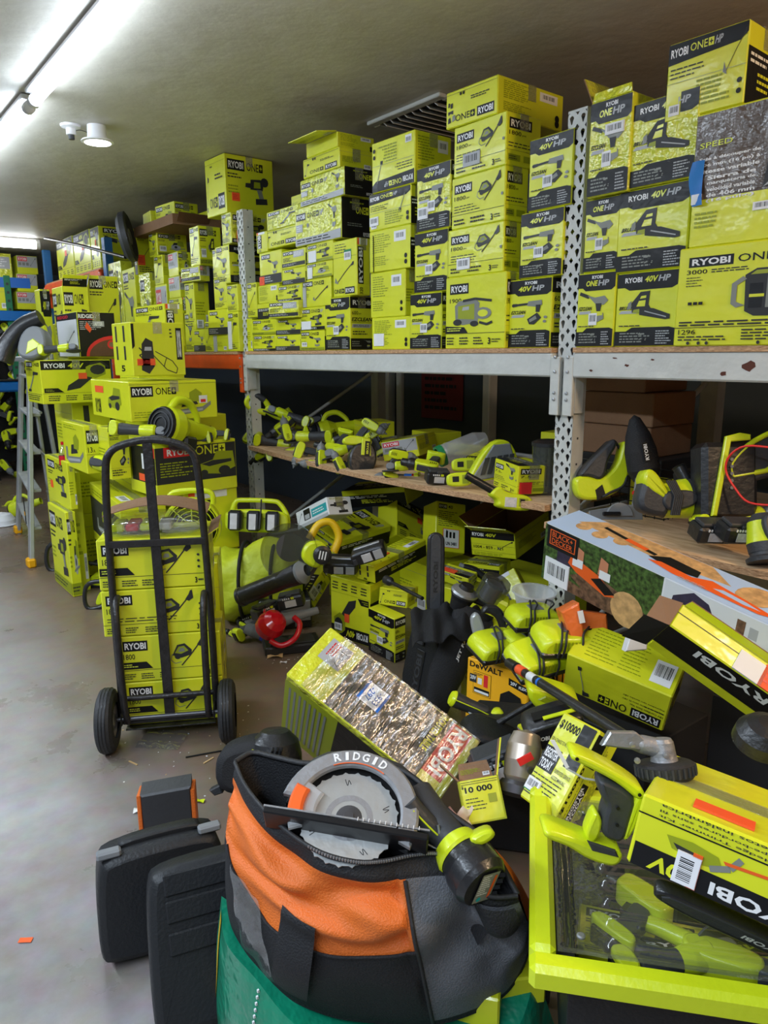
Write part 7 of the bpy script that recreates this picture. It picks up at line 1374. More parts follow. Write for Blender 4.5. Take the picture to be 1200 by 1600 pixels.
pbox('hedge', 'large lime forty volt hedge trimmer box upside down at lower right', {'F': ('hedgeF', dict(rot=2)), 'T': 'blank', 'R': 'side'}, dims=(.6, .28, None), stickers=[('F', .115, .042, .036, .05, 'label_white', 'barv'), ('F', .152, .04, .014, .055, 'orange_print', ''), ('T', .12, .1, .09, .035, OS, '')])
pbox('vac', 'lime stick vacuum box upside down with top flap folded over', {'F': ('vacF', dict(rot=2)), 'R': 'vacR', 'T': 'vacT'}, tape=False, flaps=[('F', -1.0, .07, {})] if 0 else ())
d = POSES['slant'][2]; pbox('slant', 'lime and black forty volt box slanting down at right, end flaps open', {'F': 'slantF', 'T': 'slantT'}, dims=(.62, None, None), tape=False, open_top=False, stickers=[('T', .36, .02, .07, .06, OS, 'ink'), ('T', .26, .02, .07, .055, 'label_white', '')], flaps=[('K', 1.2, .02, dict(flip=1))])
fb = MB(); fb.add([(0, 0, 0), (0, d[1], 0), (-.05, d[1], -.03), (-.05, 0, -.035)], [(0, 1, 2, 3)], 'cardboard'); fb.add([(0, 0, 0), (0, 0, -d[2]), (-.06, -.02, -d[2]), (-.06, -.015, 0)], [(0, 1, 2, 3)], 'dark_print'); sb = [o for o in COL.objects if o.get('label', '').startswith('lime and black forty volt box slanting')][0]; fl = fb.build('end_flap', sb, loc=(0, 0, d[2]))
s_ = 1.18; o_, ax, dd_ = POSES['bd']; oo = CAM+(Vector(o_)-CAM)*s_
carton('long pole saw box printed BLACK+DECKER with orange saw pictures', .98*s_, dd_[1]*s_, dd_[2]*s_, {'F': 'bdF', 'T': 'bdT'}, M=pose(oo, ax), mtl='white_card', tape=False, stickers=[('F', .012, .01, .1, .085, 'label_white', 'bar')])
pbox('reg', 'lime register-today box tilted on the clear bin lid', {'F': ('reg', dict(rot=0)), 'R': ('reg', dict(rot=1)), 'T': 'side'}, dims=(None, None, None), tape=False, stickers=[('F', .03, .11, .045, .03, 'label_white', 'bar'), ('F', .03, .1, .045, .011, 'green_print', '')])
# orange clear tub and orange carton under the pole saw box
p = onX(905, 985, 1.72); t = empty('orange_tub', (0, 0, 0), M=pm(onX(893, 985, 1.78), 12, 0, 0, .85)); tag(t, 'translucent orange plastic tub below the pole saw box', 'tub')
MB().prism([(-.03, .08), (.04, .1), (.03, -.08), (-.01, -.1)], -.04, .06, 'orange_clear', .0055).build('shell', t); MB().prism([(.03, .07), (.14, .03), (.13, -.05), (.03, -.02)], .0, .06, 'orange_clear', .0055).build('side', t); MB().box((.035, -.045, .05), (.02, .004, .045), 'label_white').build('barcode_label', t)
t = empty('foam_wrap', (0, 0, 0), M=pm(onX(992, 1003, 1.72), 10, 0, 0, .6)); tag(t, 'white foam wrapping peeping out between vacuum box and pole saw box', 'foam'); MB().prism([(-.06, -.03), (-.03, .03), (.02, .035), (.05, .0), (.04, -.04)], -.03, .03, 'white_card', .0055).build('foam', t)
# supports of the right heap, coloured dark for the gloom beneath it
carton('dark carton at floor level under the stick vacuum box', .4, .35, .38, {}, mtl='dark_print', loc=(1.84, 1.5, .001), rz=RZ, tape=False)
carton('dark carton carrying the pole saw box end', .35, .3, .45, {}, mtl='dark_print', loc=(2.2, 1.1, .001), rz=RZ, tape=False)
# dark round helmet like shell
t = T('black_dome', 'tool part'); MB().lathe([(.09, .0), (.085, .04), (.06, .075), (.03, .09), (0, .094)], 'black_plastic', 28).build('dome', t); MB().box((.06, -.05, .03), (.05, .01, .03), 'label_white', rot=Euler((.5, 0, .5)).to_matrix()).build('rating_label', t); place(t, pm(onX(1190, 1160, 1.35), 0, 30, 0, .6), 'glossy black domed shell between vacuum box and hedge trimmer box')
# pruning pole across the heap, knuckled spray head in front
t = T('trimmer_shaft', 'pole'); a = onX(797, 1037, 1.55); b_ = onX(1000, 1165, 1.30); c_ = b_-a; n_ = c_.normalized()
MB().cyl((0, 0, 0), c_, .0125, .0125, 'black_plastic', 14).build('shaft', t); MB().cyl(n_*.06, n_*.1, .0145, .0145, 'orange_sticker', 14).build('orange_tag', t); MB().cyl(n_*-.01, n_*.05, .015, .016, 'black_plastic', 14).build('coupler', t); lb_ = MB(); lb_.cyl(n_*.13, n_*.17, .0128, .0128, 'white_print', 14, cap=False); lb_.cyl(n_*.19, n_*.2, .0128, .0128, 'blue_print', 14, cap=False); lb_.build('printed_band', t); t.location = a; t['label'] = 'long black tool shaft with orange tag lying across the vacuum box corner'
t = T('wand', 'pole'); a = onX(765, 1138, 1.5); b_ = onX(832, 1098, 1.62); c_ = b_-a; n_ = c_.normalized(); MB().cyl((0, 0, 0), c_, .0085, .0085, 'black_plastic', 12).build('shaft', t); MB().cyl(n_*-.01, n_*.004, .006, .006, 'yellow_plastic', 12).build('brass_tip', t); MB().cyl(n_*.005, n_*.05, .012, .01, 'black_plastic', 12).build('ferrule', t); t.location = a; t['label'] = 'short black wand with brass tip before the yellow box'
# spin head (edger / scrubber head)
t = T('edger_head', 'tool head'); MB().lathe([(.0, -.012), (.03, -.014), (.05, -.012), (.055, -.004), (.056, .014), (.05, .018), (.02, .02), (.0, .02)], 'rubber', 36).build('wheel', t)
rb_ = MB(); [rb_.box((cos(a)*.0565, sin(a)*.0565, .004), (.003, .004, .018), 'charcoal', rot=Euler((0, 0, a)).to_matrix()) for a in [2*pi*i/30 for i in range(30)]]; rb_.build('wheel_ribs', t)
MB().lathe([(.026, .02), (.024, .03), (.022, .055), (.018, .062), (.0, .064)], 'cast_metal', 24).build('gearbox', t); MB().lathe([(.02, -.02), (.018, .03), (.014, .05), (.01, .06)], 'cast_metal', 18, (-.01, 0, .045), (-.9, .1, .28)).build('neck', t); MB().prism([(-.12, .06), (-.1, .085), (-.05, .08), (-.02, .05), (-.05, .045)], -.012, .012, 'silver', .003).build('guard_bracket', t)
for x, z in ((-.06, .03), (-.065, .06), (-.004, .035)): MB().lathe([(.006, 0), (.006, .004), (0, .005)], 'silver', 8, (x, -.024, z), (0, -1, 0)).build('screw', t)
place(t, pm(onX(1040, 1205, 1.12), 5, -8, 0, .92), 'silver gearbox with black ribbed wheel lying on the hedge trimmer box')
# bare lime impact body with charcoal grip in front of it
t = T('caulk_gun', 'tool')
MB().prism([(-.1, .1), (-.09, .12), (.02, .075), (.07, .045), (.075, .03), (.06, .02), (.02, .05), (-.02, .07), (-.07, .09)], -.03, .03, 'plastic_lime', .007).build('rail_housing', t)
MB().prism([(-.03, .065), (.06, .03), (.055, -.03), (.05, -.09), (.0, -.08), (-.005, -.03), (.0, .0), (-.02, .02)], -.028, .028, 'charcoal', .01).build('grip', t)
MB().prism([(.055, .03), (.078, .035), (.07, -.05), (.05, -.09), (.045, -.05)], -.026, .03, 'plastic_lime', .006).build('grip_spine', t)
MB().prism([(-.03, -.05), (-.02, -.02), (.0, -.045), (-.005, -.09), (-.02, -.1), (-.035, -.085)], -.02, .02, 'plastic_lime', .006).build('trigger_guard', t)
MB().prism([(-.13, -.09), (-.125, -.065), (-.05, -.085), (.0, -.1), (.05, -.105), (.05, -.13), (.03, -.145), (-.03, -.13), (-.07, -.105)], -.035, .035, 'plastic_lime', .009).build('foot', t)
MB().prism([(-.035, -.082), (.03, -.098), (.04, -.115), (-.02, -.105)], -.039, -.03, 'charcoal', .003).build('foot_inlay', t)
k = MB(); [k.lathe([(.004, 0), (.004, .002), (0, .002)], 'ink', 10, (x, -.031, z), (0, -1, 0)) for x, z in ((-.085, .105), (.06, .037), (.02, .0), (.025, -.04))]; k.build('screw_holes', t)
place(t, pm(onX(945, 1248, 1.0), -6, 12, 0, .8), 'lime tool body with charcoal grip lying before the register-today box')
t = T('zip_tie', 'fastener'); MB().prism([(0, 0), (.006, .002), (-.02, .05), (-.028, .05)], -.002, .002, 'white_print').build('tail', t); MB().tube([(.0, 0, .0), (.03, -.01, -.015), (.06, -.01, -.02)], .002, 'clear_white', 6).build('loop', t); place(t, pm(onX(884, 1200, .98), 0), 'white zip tie tail standing on the register-today box')
# impact of foreground: stick vacuum handle, grinder body, small boxes at middle
t = T('vacuum_grip', 'tool'); MB().lathe([(.0, -.0), (.022, .0), (.026, .01), (.022, .06), (.024, .12), (.018, .13)], 'charcoal', 18, (-.1, 0, .05), (.86, .1, -.42)).build('grip', t); MB().lathe([(.0, -.004), (.021, -.002), (.0255, .006), (.026, .01)], 'plastic_lime', 18, (-.1, 0, .05), (.86, .1, -.42)).build('end_ring', t)
MB().prism([(.0, -.02), (.02, .01), (.06, .02), (.07, -.03), (.04, -.05)], -.025, .025, 'plastic_lime', .008).build('body', t); MB().tube([(-.09, -.028, .05), (-.02, -.026, .02), (.02, -.026, .0)], .002, 'plastic_lime', 6).build('accent_line', t); MB().prism([(-.06, .02), (-.05, .025), (-.03, .0), (-.035, -.01)], -.01, .01, 'white_card', .003).build('trigger', t)
place(t, pm(onX(755, 1115, 1.6), 0, 0, 0, 1.05), 'charcoal grip with lime accents lying before the yellow box')
t = T('metal_grinder', 'grinder'); MB().lathe([(.0, 0), (.03, .0), (.042, .02), (.046, .06), (.044, .1), (.034, .13), (.0, .14)], 'champagne', 26, (-.02, 0, -.05), (.35, .3, .9)).build('motor_housing', t); MB().lathe([(.03, -.03), (.048, -.02), (.05, .0), (.044, .01)], 'steel_dark', 22, (-.02, 0, -.05), (.35, .3, .9)).build('gear_case', t); MB().lathe([(.01, 0), (.01, .008), (.006, .008), (.006, .002), (0, .002)], 'steel_dark', 14, (.01, -.045, .0), (.1, -1, .1)).build('brush_cap', t)
MB().box((-.0, -.045, .03), (.04, .006, .018), 'red_print', rot=Euler((0, -.35, 0)).to_matrix()).build('name_plate', t); place(t, pm(onX(818, 1195, 1.28), 8, 0, 0, .98), 'champagne metal grinder body left of the register-today box')
t = T('tool_case', 'case'); MB().prism([(-.12, -.03), (-.11, .05), (-.06, .075), (.1, .03), (.12, -.01), (.1, -.03), (-.06, -.05)], -.06, .06, 'case_plastic', .016).build('shell', t); MB().tube([(-.07, -.065, .03), (-.04, -.07, .05), (.0, -.07, .035), (.04, -.065, .01)], .008, 'charcoal', 8).build('handle', t); MB().box((.0, -.064, .022), (.075, .004, .022), 'label_white', rot=Euler((0, .1, 0)).to_matrix()).build('barcode_label', t); MB().box((.0, -.064, .006), (.075, .004, .008), 'green_print', rot=Euler((0, .1, 0)).to_matrix()).build('green_stripe', t)
place(t, pm(onX(778, 1170, 1.5), -12, 20, 0, 1.1), 'black hard case with white barcode label between router box and champagne grinder')
S_('battery', 780, 1192, 1.36, 'black battery strip lying below the barcode-labelled hard case', 22, 10, 0, 1.3)
# lime battery foot and forty volt pack in red-lime box right of the yellow box
t = T('pole_saw_motor', 'tool'); MB().prism([(-.06, .06), (-.055, .02), (-.02, -.015), (.05, -.02), (.09, .0), (.09, .03), (.0, .05)], -.045, .045, 'plastic_lime', .012).build('housing', t); MB().prism([(-.045, .015), (-.02, -.018), (.05, -.03), (.06, -.01)], -.04, .04, 'black_plastic', .008).build('base', t); MB().prism([(-.03, .025), (-.01, .04), (.015, .03), (.01, .012)], -.049, -.04, 'olive_print', .003).build('inlet', t); place(t, pm(onX(850, 1092, 1.6), -6, 20, 0, 1.05), 'lime motor foot lying right of the yellow box under the shaft')
a_ = onX(862, 1145, 1.42); t = T('forty_volt_battery', 'battery'); MB().prism([(-.07, -.01), (-.075, .035), (-.05, .055), (.07, .075), (.08, .05), (.07, .01), (-.02, -.03)], -.04, .05, 'black_plastic', .01).build('case', t); lb_ = MB(); lb_.box((.0, .0, .066), (.1, .03, .004), 'ink', rot=Euler((0, -.16, 0)).to_matrix()); lb_.box((.02, -.018, .072), (.09, .012, .003), 'plastic_lime', rot=Euler((0, -.16, 0)).to_matrix()); Panel(lb_, (-.058, -.0402, .008), (.045, 0, .004), (0, 0, .016)).text('RYOBI', .05, .1, .95, .9, 'white_print'); lb_.build('label', t); place(t, pm(a_, 8, 22, 0, 1.), 'black forty volt battery with lime stripe above the small red and lime box')
carton('small red and lime box with battery on it right of the yellow box', .12, .1, .14, {'F': ('redgrey', {}), 'L': 'redgrey'}, M=pm(onX(838, 1160, 1.44), 18, -10, 0) @ Matrix.Translation((-.03, -.03, -.09)), tape=False)
# small 10000 box, open flap, at bottom centre
c_ = onX(752, 1250, 1.18); 
def f_ten(p, s=0, **k): p.text('10 000', .12, .7, .8, .84, 'ink'); p.text('$', .05, .8, .1, .88, 'ink'); p.lines(.1, .28, .6, .6, 4, D, s, .25); p.rect(.66, .42, .86, .62, 'olive_print'); p.line([(.05, .9), (.95, .9)], .01, D); p.line([(.05, .95), (.95, .95)], .01, D)
FT['ten'] = f_ten
carton('small open lime box printed 10 000 behind the duffel bag rim', .1, .09, .1, {'F': 'ten', 'R': 'side'}, M=pm(c_, 10, -22, 0) @ Matrix.Translation((-.05, -.045, -.05)), open_top=True, tape=False, flaps=[('R', 1.25, .09, dict(f='reg')), ('L', .9, .06, dict(flip=1)), ('K', 1.0, .05, dict(fb='side'))])
t = T('paper_scrap', 'paper'); mb = MB(); mb.grid(lambda u, v: (-.03+.06*u+.006*sin(9*v), -.02+.03*sin(5*u+3*v)*.4, -.03+.06*v+.008*sin(13*u)), 8, 8, 'paper'); mb.build('sheet', t); place(t, pm(onX(715, 1278, 1.05), 0), 'crumpled beige paper scrap beside the 10 000 box')

# ------------------------------------------------------------------ lime bin with clear lid
ZB = .56; A_ = onZ(827, 1511, ZB); E_ = onZ(1200, 1596, ZB); Bk = onZ(793, 1224, ZB); ux = Matrix.Rotation(radians(5.5), 3, 'Z') @ (E_-A_).normalized(); uy = Vector((-ux.y, ux.x, 0))
wy = (Bk-A_).dot(uy)+.02; wx = .82
bn = empty('parts_bin', (0, 0, 0), M=Matrix.Translation(A_) @ Matrix((ux, uy, Vector((0, 0, 1)))).transposed().to_4x4()); tag(bn, 'lime plastic bin with ribbed clear lid at lower right', 'bin')
rm = .045
def ringbox(mb, x0, y0, x1, y1, t, z0, z1, m, b=.004):
    for c, s_ in ((((x0+x1)/2, y0+t/2), (x1-x0, t)), (((x0+x1)/2, y1-t/2), (x1-x0, t)), ((x0+t/2, (y0+y1)/2), (t, y1-y0-2*t)), ((x1-t/2, (y0+y1)/2), (t, y1-y0-2*t))): mb.box((c[0], c[1], (z0+z1)/2), (s_[0], s_[1], z1-z0), m, b=b)
mb = MB(); ringbox(mb, 0, 0, wx, wy, rm, -.05, 0, 'plastic_lime', .01); mb.build('rim', bn)
mb = MB(); ringbox(mb, .07, .07, wx-.07, wy-.07, .006, -.36, -.05, 'case_plastic', .001); mb.box((wx/2, wy/2, -.36), (wx-.14, wy-.14, .01), 'case_plastic'); ringbox(mb, .03, .03, wx-.03, wy-.03, .05, -.052, -.046, 'case_plastic', .001); mb.build('walls', bn)  # dark wall colour stands for the darkness under the rim
for x in (.05, wx-.05):
    for y in (.05, wy-.05): MB().cyl((x, y, -.36), (x, y, -ZB+.001), .022, .016, 'charcoal', 12).build('leg', bn)
ld = MB(); x0, y0, x1, y1 = rm+.002, rm+.002, wx-rm, wy-rm; q_ = [(x0, y0), (x1, y0), (x1, y1), (x0, y1)]
def lidz(u, v):
    e = min(u*(x1-x0), (1-u)*(x1-x0), v*(y1-y0), (1-v)*(y1-y0)); z = -.004-.03*min(1, max(0, e-.012)/.02)
    if e > .05:
        k = (v*(y1-y0)-.05)/(y1-y0-.1)*7 % 1; z += .012*(max(0, sin(pi*min(1, max(0, k*1.3)))) if (u*(x1-x0) > .09 and u*(x1-x0) < .62) else 0)
    return (x0+(x1-x0)*u, y0+(y1-y0)*v, z)
ld.grid(lidz, 90, 80, 'clear_plastic'); ld.build('clear_lid', bn)
sc_ = MB(); [sc_.lathe([(.008, 0), (.008, .003), (.005, .005), (0, .005)], 'silver', 14, (x, y, -.022)) for x, y in ((rm+.04, y1-.09), (rm+.045, y0+.06))]; sc_.build('lid_buttons', bn)
Mb = bn.matrix_world.copy()
carton('dim forty volt box inside the clear-lidded bin, beneath the ribs', .42, .16, .12, {'T': ('40v', dict(pic='chainsaw', side=1)), 'F': 'side'}, M=Mb @ Matrix.Translation((.2, .14, -.3)) @ Matrix.Rotation(.15, 4, 'Z'), tape=False)
carton('dim lime box inside the bin near its back wall', .3, .14, .1, {'T': ('one', {}), 'F': 'side'}, M=Mb @ Matrix.Translation((.1, .27, -.3)) @ Matrix.Rotation(-.1, 4, 'Z'), tape=False)
for i, (x, y, k, r_, lb) in enumerate(((.27, .2, 'grinder', .4, 'dark grinder seen through the clear lid, front left'), (.34, .22, 'recip', -.3, 'lime saw seen through the clear lid, middle'), (.52, .1, 'drill', 1.9, 'lime drill seen through the clear lid, right'), (.2, .3, 'drill', 2.4, 'lime drill seen through the clear lid, back left'), (.46, .33, 'grinder', -.8, 'charcoal grinder seen through the clear lid, back right'))):
    tool(k, Mb @ Matrix.Translation((x, y, -.13)) @ Euler((radians(90), 0, r_)).to_matrix().to_4x4() @ Matrix.Scale(.8, 4) @ Matrix.Translation(-Vector(CTR[k])), lb)
# chainsaw bar cover + lime tool end on the lid
t = T('pruning_saw', 'chainsaw'); w_ = .03
prf = [(-.19, .0), (-.2, .02), (-.185, .038), (-.1, .04), (.1, .034), (.2, .04), (.22, .02), (.2, -.02), (.1, -.022), (-.1, -.018)]
MB().prism(prf, -.012, .02, 'black_plastic', .006).build('bar_cover', t); MB().prism([(x*.92, .008+z*.62) for x, z in prf], -.0145, -.01, 'charcoal', .002).build('raised_panel', t)
lb_ = MB(); q_ = Panel(lb_, (.09, -.0152, .012), (-.09, 0, 0), (0, 0, -.014)); q_.mb = lb_; Panel(lb_, (.1, -.0152, .02), (-.1, 0, 0.002), (0, 0, -.02)).text('RYOBI', .05, .1, .95, .9, 'white_print'); lb_.build('lettering', t)
MB().prism([(.17, -.03), (.16, .05), (.24, .07), (.3, .04), (.3, -.04), (.22, -.05)], -.03, .04, 'charcoal', .01).build('gear_cover', t); MB().lathe([(.0, .0), (.03, .0), (.03, .02), (.024, .024), (.0, .024)], 'grey_plastic', 24, (.215, -.03, .01), (0, -1, 0)).build('tension_knob', t); MB().prism([(.17, -.1), (.165, -.05), (.21, -.04), (.3, -.06), (.3, -.11), (.22, -.12)], -.03, .04, 'plastic_lime', .012).build('handle', t)
place(t, pm(onZ(1150, 1452, .60), -24, 42, 0, .8), 'black chain bar cover with white lettering lying on the clear lid')

# ------------------------------------------------------------------ black cases and speaker-like bag at lower left
t = empty('tool_case', (0, 0, 0), M=Matrix.Translation(onZ(262, 1470, 0)+Vector((0, 0, 0))) @ Matrix.Rotation(-YAW+radians(24), 4, 'Z')); tag(t, 'black hard tool case with grey latches standing on the floor at lower left', 'case')
MB().prism([(-.15, .01), (-.17, .05), (-.16, .26), (-.13, .3), (.13, .3), (.16, .26), (.17, .05), (.15, .01)], -.065, .065, 'case_plastic', .02, M=Matrix.Rotation(radians(-9), 4, 'X')).build('shell', t)
MB().prism([(-.1, .29), (-.1, .316), (.11, .316), (.11, .29)], -.022, .022, 'case_plastic', .006, M=Matrix.Rotation(radians(-9), 4, 'X')).build('handle', t)
for x in (-.125, .13): MB().box((x, -.04+.045, .305), (.06, .03, .02), 'grey_plastic', rot=Euler((radians(-9), 0, 0)).to_matrix(), b=.005).build('latch', t)
t = empty('tool_case', (0, 0, 0), M=Matrix.Translation(onZ(330, 1590, 0)) @ Matrix.Rotation(-YAW+radians(22), 4, 'Z') @ Matrix.Rotation(radians(-24), 4, 'X')); tag(t, 'ribbed black tool case leaning against the latched case, lower left', 'case')
MB().prism([(-.12, .0), (-.13, .04), (-.12, .33), (-.09, .37), (.16, .37), (.18, .33), (.18, .0)], -.06, .05, 'case_plastic', .02).build('shell', t)
for z in (.2, .27, .33):
    MB().box((.02, -.062, z), (.2, .008, .05), 'case_plastic', b=.006).build('moulded_panel', t)
MB().prism([(-.08, .325), (-.06, .355), (.0, .355), (.02, .33), (.0, .32)], -.02, .04, 'charcoal', .004).build('recess', t)
# worn black and orange wedge block
t = empty('knee_pad', (0, 0, 0), M=Matrix.Translation(onZ(268, 1345, .0)+Vector((0, 0, .0))) @ Matrix.Rotation(-YAW+radians(12), 4, 'Z')); tag(t, 'worn black tool pouch with orange sides standing behind the black cases', 'pouch')
MB().prism([(-.07, .0), (-.075, .25), (.075, .26), (.075, .0)], -.02, .06, 'charcoal', .0055).build('face', t)
for s_ in (-1, 1): MB().prism([(-.02, .0), (-.02, .25), (.07, .23), (.08, .0)], -.006, .006, 'bag_orange', .002, M=Matrix.Translation((s_*.079, .0, 0)) @ Matrix.Rotation(radians(90), 4, 'Z')).build('side_panel', t)
# black vented shell (speaker / helmet) left of the orange bag
t = T('vented_case', 'case'); MB().lathe([(.0, .12), (.05, .115), (.085, .08), (.098, .03), (.1, -.06)], 'black_plastic', 32).build('dome', t); MB().prism([(-.21, -.09), (-.215, .02), (-.17, .07), (-.04, .1), (.0, .06), (.0, -.1), (-.1, -.12)], -.06, .08, 'bag_black', .03).build('pouch', t)
k = MB(); [k.box((.0+i*.016, -.083, .055), (.006, .02, .05), 'ink', rot=Euler((.5, .25, 0)).to_matrix()) for i in range(3)]; k.build('vent_slots', t); lb_ = MB(); lb_.box((-.072, -.072, .04), (.014, .008, .06), 'plastic_lime', rot=Euler((.3, .25, 0)).to_matrix()); lb_.build('lime_label', t); MB().prism([(-.24, -.1), (-.2, -.08), (-.19, -.11), (-.22, -.12)], -.02, .02, 'rubber', .004).build('toe', t)
place(t, pm(onX(430, 1190, .98), 0, 0, 0, .84), 'black vented dome with lime label leaning behind the orange bag')

# ------------------------------------------------------------------ orange and grey tool duffel
def cat(pts, n):
    out = []
    for i in range(n+1):
        t_ = i/n*(len(pts)-1); k = min(int(t_), len(pts)-2); f = t_-k; P = [pts[max(k-1, 0)], pts[k], pts[k+1], pts[min(k+2, len(pts)-1)]]
        out.append(.5*((2*P[1])+(P[2]-P[0])*f+(2*P[0]-5*P[1]+4*P[2]-P[3])*f*f+(3*P[1]-P[0]-3*P[2]+P[3])*f**3))
    return out
Zp = lambda x, y, z: onZ(x, y, z)
NU, NV = 150, 84
rimN = cat([Zp(*q_) for q_ in ((368, 1192, .70), (382, 1225, .69), (410, 1262, .68), (450, 1300, .66), (500, 1332, .65), (555, 1347, .64), (600, 1346, .635), (650, 1336, .63), (690, 1336, .625), (715, 1360, .60), (735, 1388, .58), (770, 1402, .57), (808, 1400, .57))], NU)
rimF = cat([Zp(*q_) for q_ in ((368, 1192, .70), (395, 1178, .70), (430, 1185, .70), (480, 1195, .70), (540, 1190, .70), (600, 1195, .69), (650, 1220, .68), (700, 1270, .66), (740, 1300, .64), (775, 1340, .61), (808, 1400, .57))], NU)
botN = cat([Zp(*q_) for q_ in ((352, 1390, .40), (362, 1450, .34), (400, 1510, .30), (450, 1560, .27), (520, 1590, .25), (590, 1600, .24), (650, 1605, .235), (700, 1598, .235), (750, 1580, .24), (790, 1555, .25), (815, 1520, .27), (828, 1480, .30), (825, 1440, .33))], NU)
botF = [a+(Vector((.32, .22, 0)) if 1 else 0)*sin(pi*min(max(i/NU, .0), 1)) for i, a in enumerate(botN)]
dirc = Vector((-.60, -.75, .25)).normalized()
from mathutils import noise
def bagN(u, v):
    i = u*NU; k = min(int(i), NU-1); f = i-k; a = rimN[k].lerp(rimN[k+1], f); b = botN[k].lerp(botN[k+1], f)
    p = a.lerp(b, v); bul = sin(pi*min(1, v*1.02))**.8
    w = .035*bul+.016*noise.noise(Vector((u*5, v*3, 2)))*bul*2
    if u < .53: w += .017*sin(24*v+15*u+3*noise.noise(Vector((u*6, v*5, 0))))*exp_(v, .28, .16)*1.3 - .03*exp_(v, .16, .08)*exp_(u, .33, .13)
    else: w += .026*noise.noise(Vector((u*8, v*5, 5)))*bul + .02*exp_(v, .3, .2)*exp_(u, .62, .08)-.02*exp_(v, .25, .15)*exp_(u, .75, .06)
    if v < .07: w *= v/.07
    return p+dirc*w
def exp_(x, c, s): return math.exp(-((x-c)/s)**2)
def bmat(u, v):
    if v < .10: return 'bag_black'
    if u < .545:
        lim = .52 if u > .3 else .52-.0*(.3-u)
        if u < .10: lim = .62
        lim = .60-.62*max(0, .2-u)-.14*max(0, (u-.2)/.34)**1.0
        return 'bag_orange' if v < lim and (u > .03 or v < .5) else 'bag_black'
    return 'bag_grey' if v < .97 else 'bag_black'
bg = empty('tool_bag', (0, 0, 0), label='open orange, black and grey canvas tool bag holding a circular saw', cat='bag')
mb = MB(); mb.grid(bagN, NU, NV, bmat); mb.build('front_panel', bg)
mb = MB()
def bagF(u, v):
    i = u*NU; k = min(int(i), NU-1); f = i-k; a = rimF[k].lerp(rimF[k+1], f); b = botF[k].lerp(botF[k+1], f); return a.lerp(b, v)+Vector((.03, .04, 0))*sin(pi*v)
mb.grid(bagF, NU, 16, lambda u, v: 'bag_black' if v < .12 or u < .6 else 'bag_orange'); mb.build('back_panel', bg)
mb = MB()
for rimx in (rimN, rimF):
    cc = sum(rimx, Vector())/len(rimx)
    mb.grid(lambda u, v, rimx=rimx: (lambda a: a+(Vector((.75, 1.07, .5))-a)*.22*v+Vector((0, 0, -.12*v))-dirc*(.035*min(1, 3*v) if rimx is rimN else 0))(rimx[min(NU, int(round(u*NU)))]), NU, 5, 'bag_black')
mb.build('lining', bg)
MB().tube([p+dirc*.004+Vector((0, 0, .003)) for p in rimN[::3]], .0045, 'rubber', 6).build('zipper', bg)
MB().tube([p+Vector((0, 0, .003)) for p in rimF[::3]], .006, 'rubber', 6).build('far_zipper', bg)
MB().tube([bagN(.03+.515*i/40, .60-.62*max(0, .2-(.03+.515*i/40))-.14*max(0, ((.03+.515*i/40)-.2)/.34)-.004)+dirc*.0025 for i in range(41)], .0035, 'bag_black', 6).build('seam', bg)
MB().tube([bagN(.545, v/30)+dirc*.003 for v in range(3, 30)], .004, 'rubber', 6).build('piping', bg)
zt_ = MB(); [zt_.box(rimN[i]+dirc*.0075+Vector((0, 0, .004)), (.003, .003, .004), 'silver') for i in range(46, 134)]; o = zt_.build('zip_teeth', bg); o['kind'] = 'stuff'
wb = MB()
def web(u, v):
    s0 = .245+.075*u; off = .012+.02*sin(pi*v); vv = .36+.55*v; return bagN(s0-.03*v, min(.98, vv))+dirc*off
wb.grid(web, 6, 24, 'bag_black'); wb.build('webbing_strap', bg)
pk = MB(); pk.grid(lambda u, v: bagN(.07+.1*u+.06*v, .5+.42*v)+dirc*(.012+.006*sin(9*u+14*v)), 12, 24, 'clear_plastic'); pk.build('clear_pocket', bg)
mb = MB(); mb.grid(lambda u, v: bagN(.80+.17*u, .1+.28*v)+dirc*(.012+.01*sin(pi*v)), 14, 8, 'bag_black'); mb.build('end_flap', bg)
# bag floor
fl_ = MB(); fl_.add([tuple(p) for p in botN]+[tuple(p) for p in botF], [(i, i+1, NU+1+i+1, NU+1+i) for i in range(NU)], 'bag_black'); fl_.build('bottom', bg)

t = empty('tool_case', onZ(775, 1330, 0), (0, 0, radians(-50)), label='dark tote in the gap between the tool bag and the clear-lidded bin', cat='case')  # dark block added to blacken the bare floor gap
MB().box((.05, .12, .2), (.3, .26, .4), 'case_plastic', b=.02).build('shell', t)
# circular saw lying in the bag
c0 = onZ(545, 1278, .675); n_ = (-_f*.62+_u*.78).normalized(); xx = (_r*.968-_u*.25); xx = (xx-n_*xx.dot(n_)).normalized(); yy_ = n_.cross(xx)
t = T('circular_saw', 'saw'); Ms = Matrix((xx, yy_, n_)).transposed().to_4x4(); Ms.translation = c0
def flat(mb, poly, z0, z1, m, b=.002): return mb.prism(poly, z0, z1, m, b, M=Matrix(((1, 0, 0, 0), (0, 0, 1, 0), (0, 1, 0, 0), (0, 0, 0, 1))) if 0 else Matrix(((1, 0, 0, 0), (0, 0, 1, 0), (0, 1, 0, 0), (0, 0, 0, 1))))
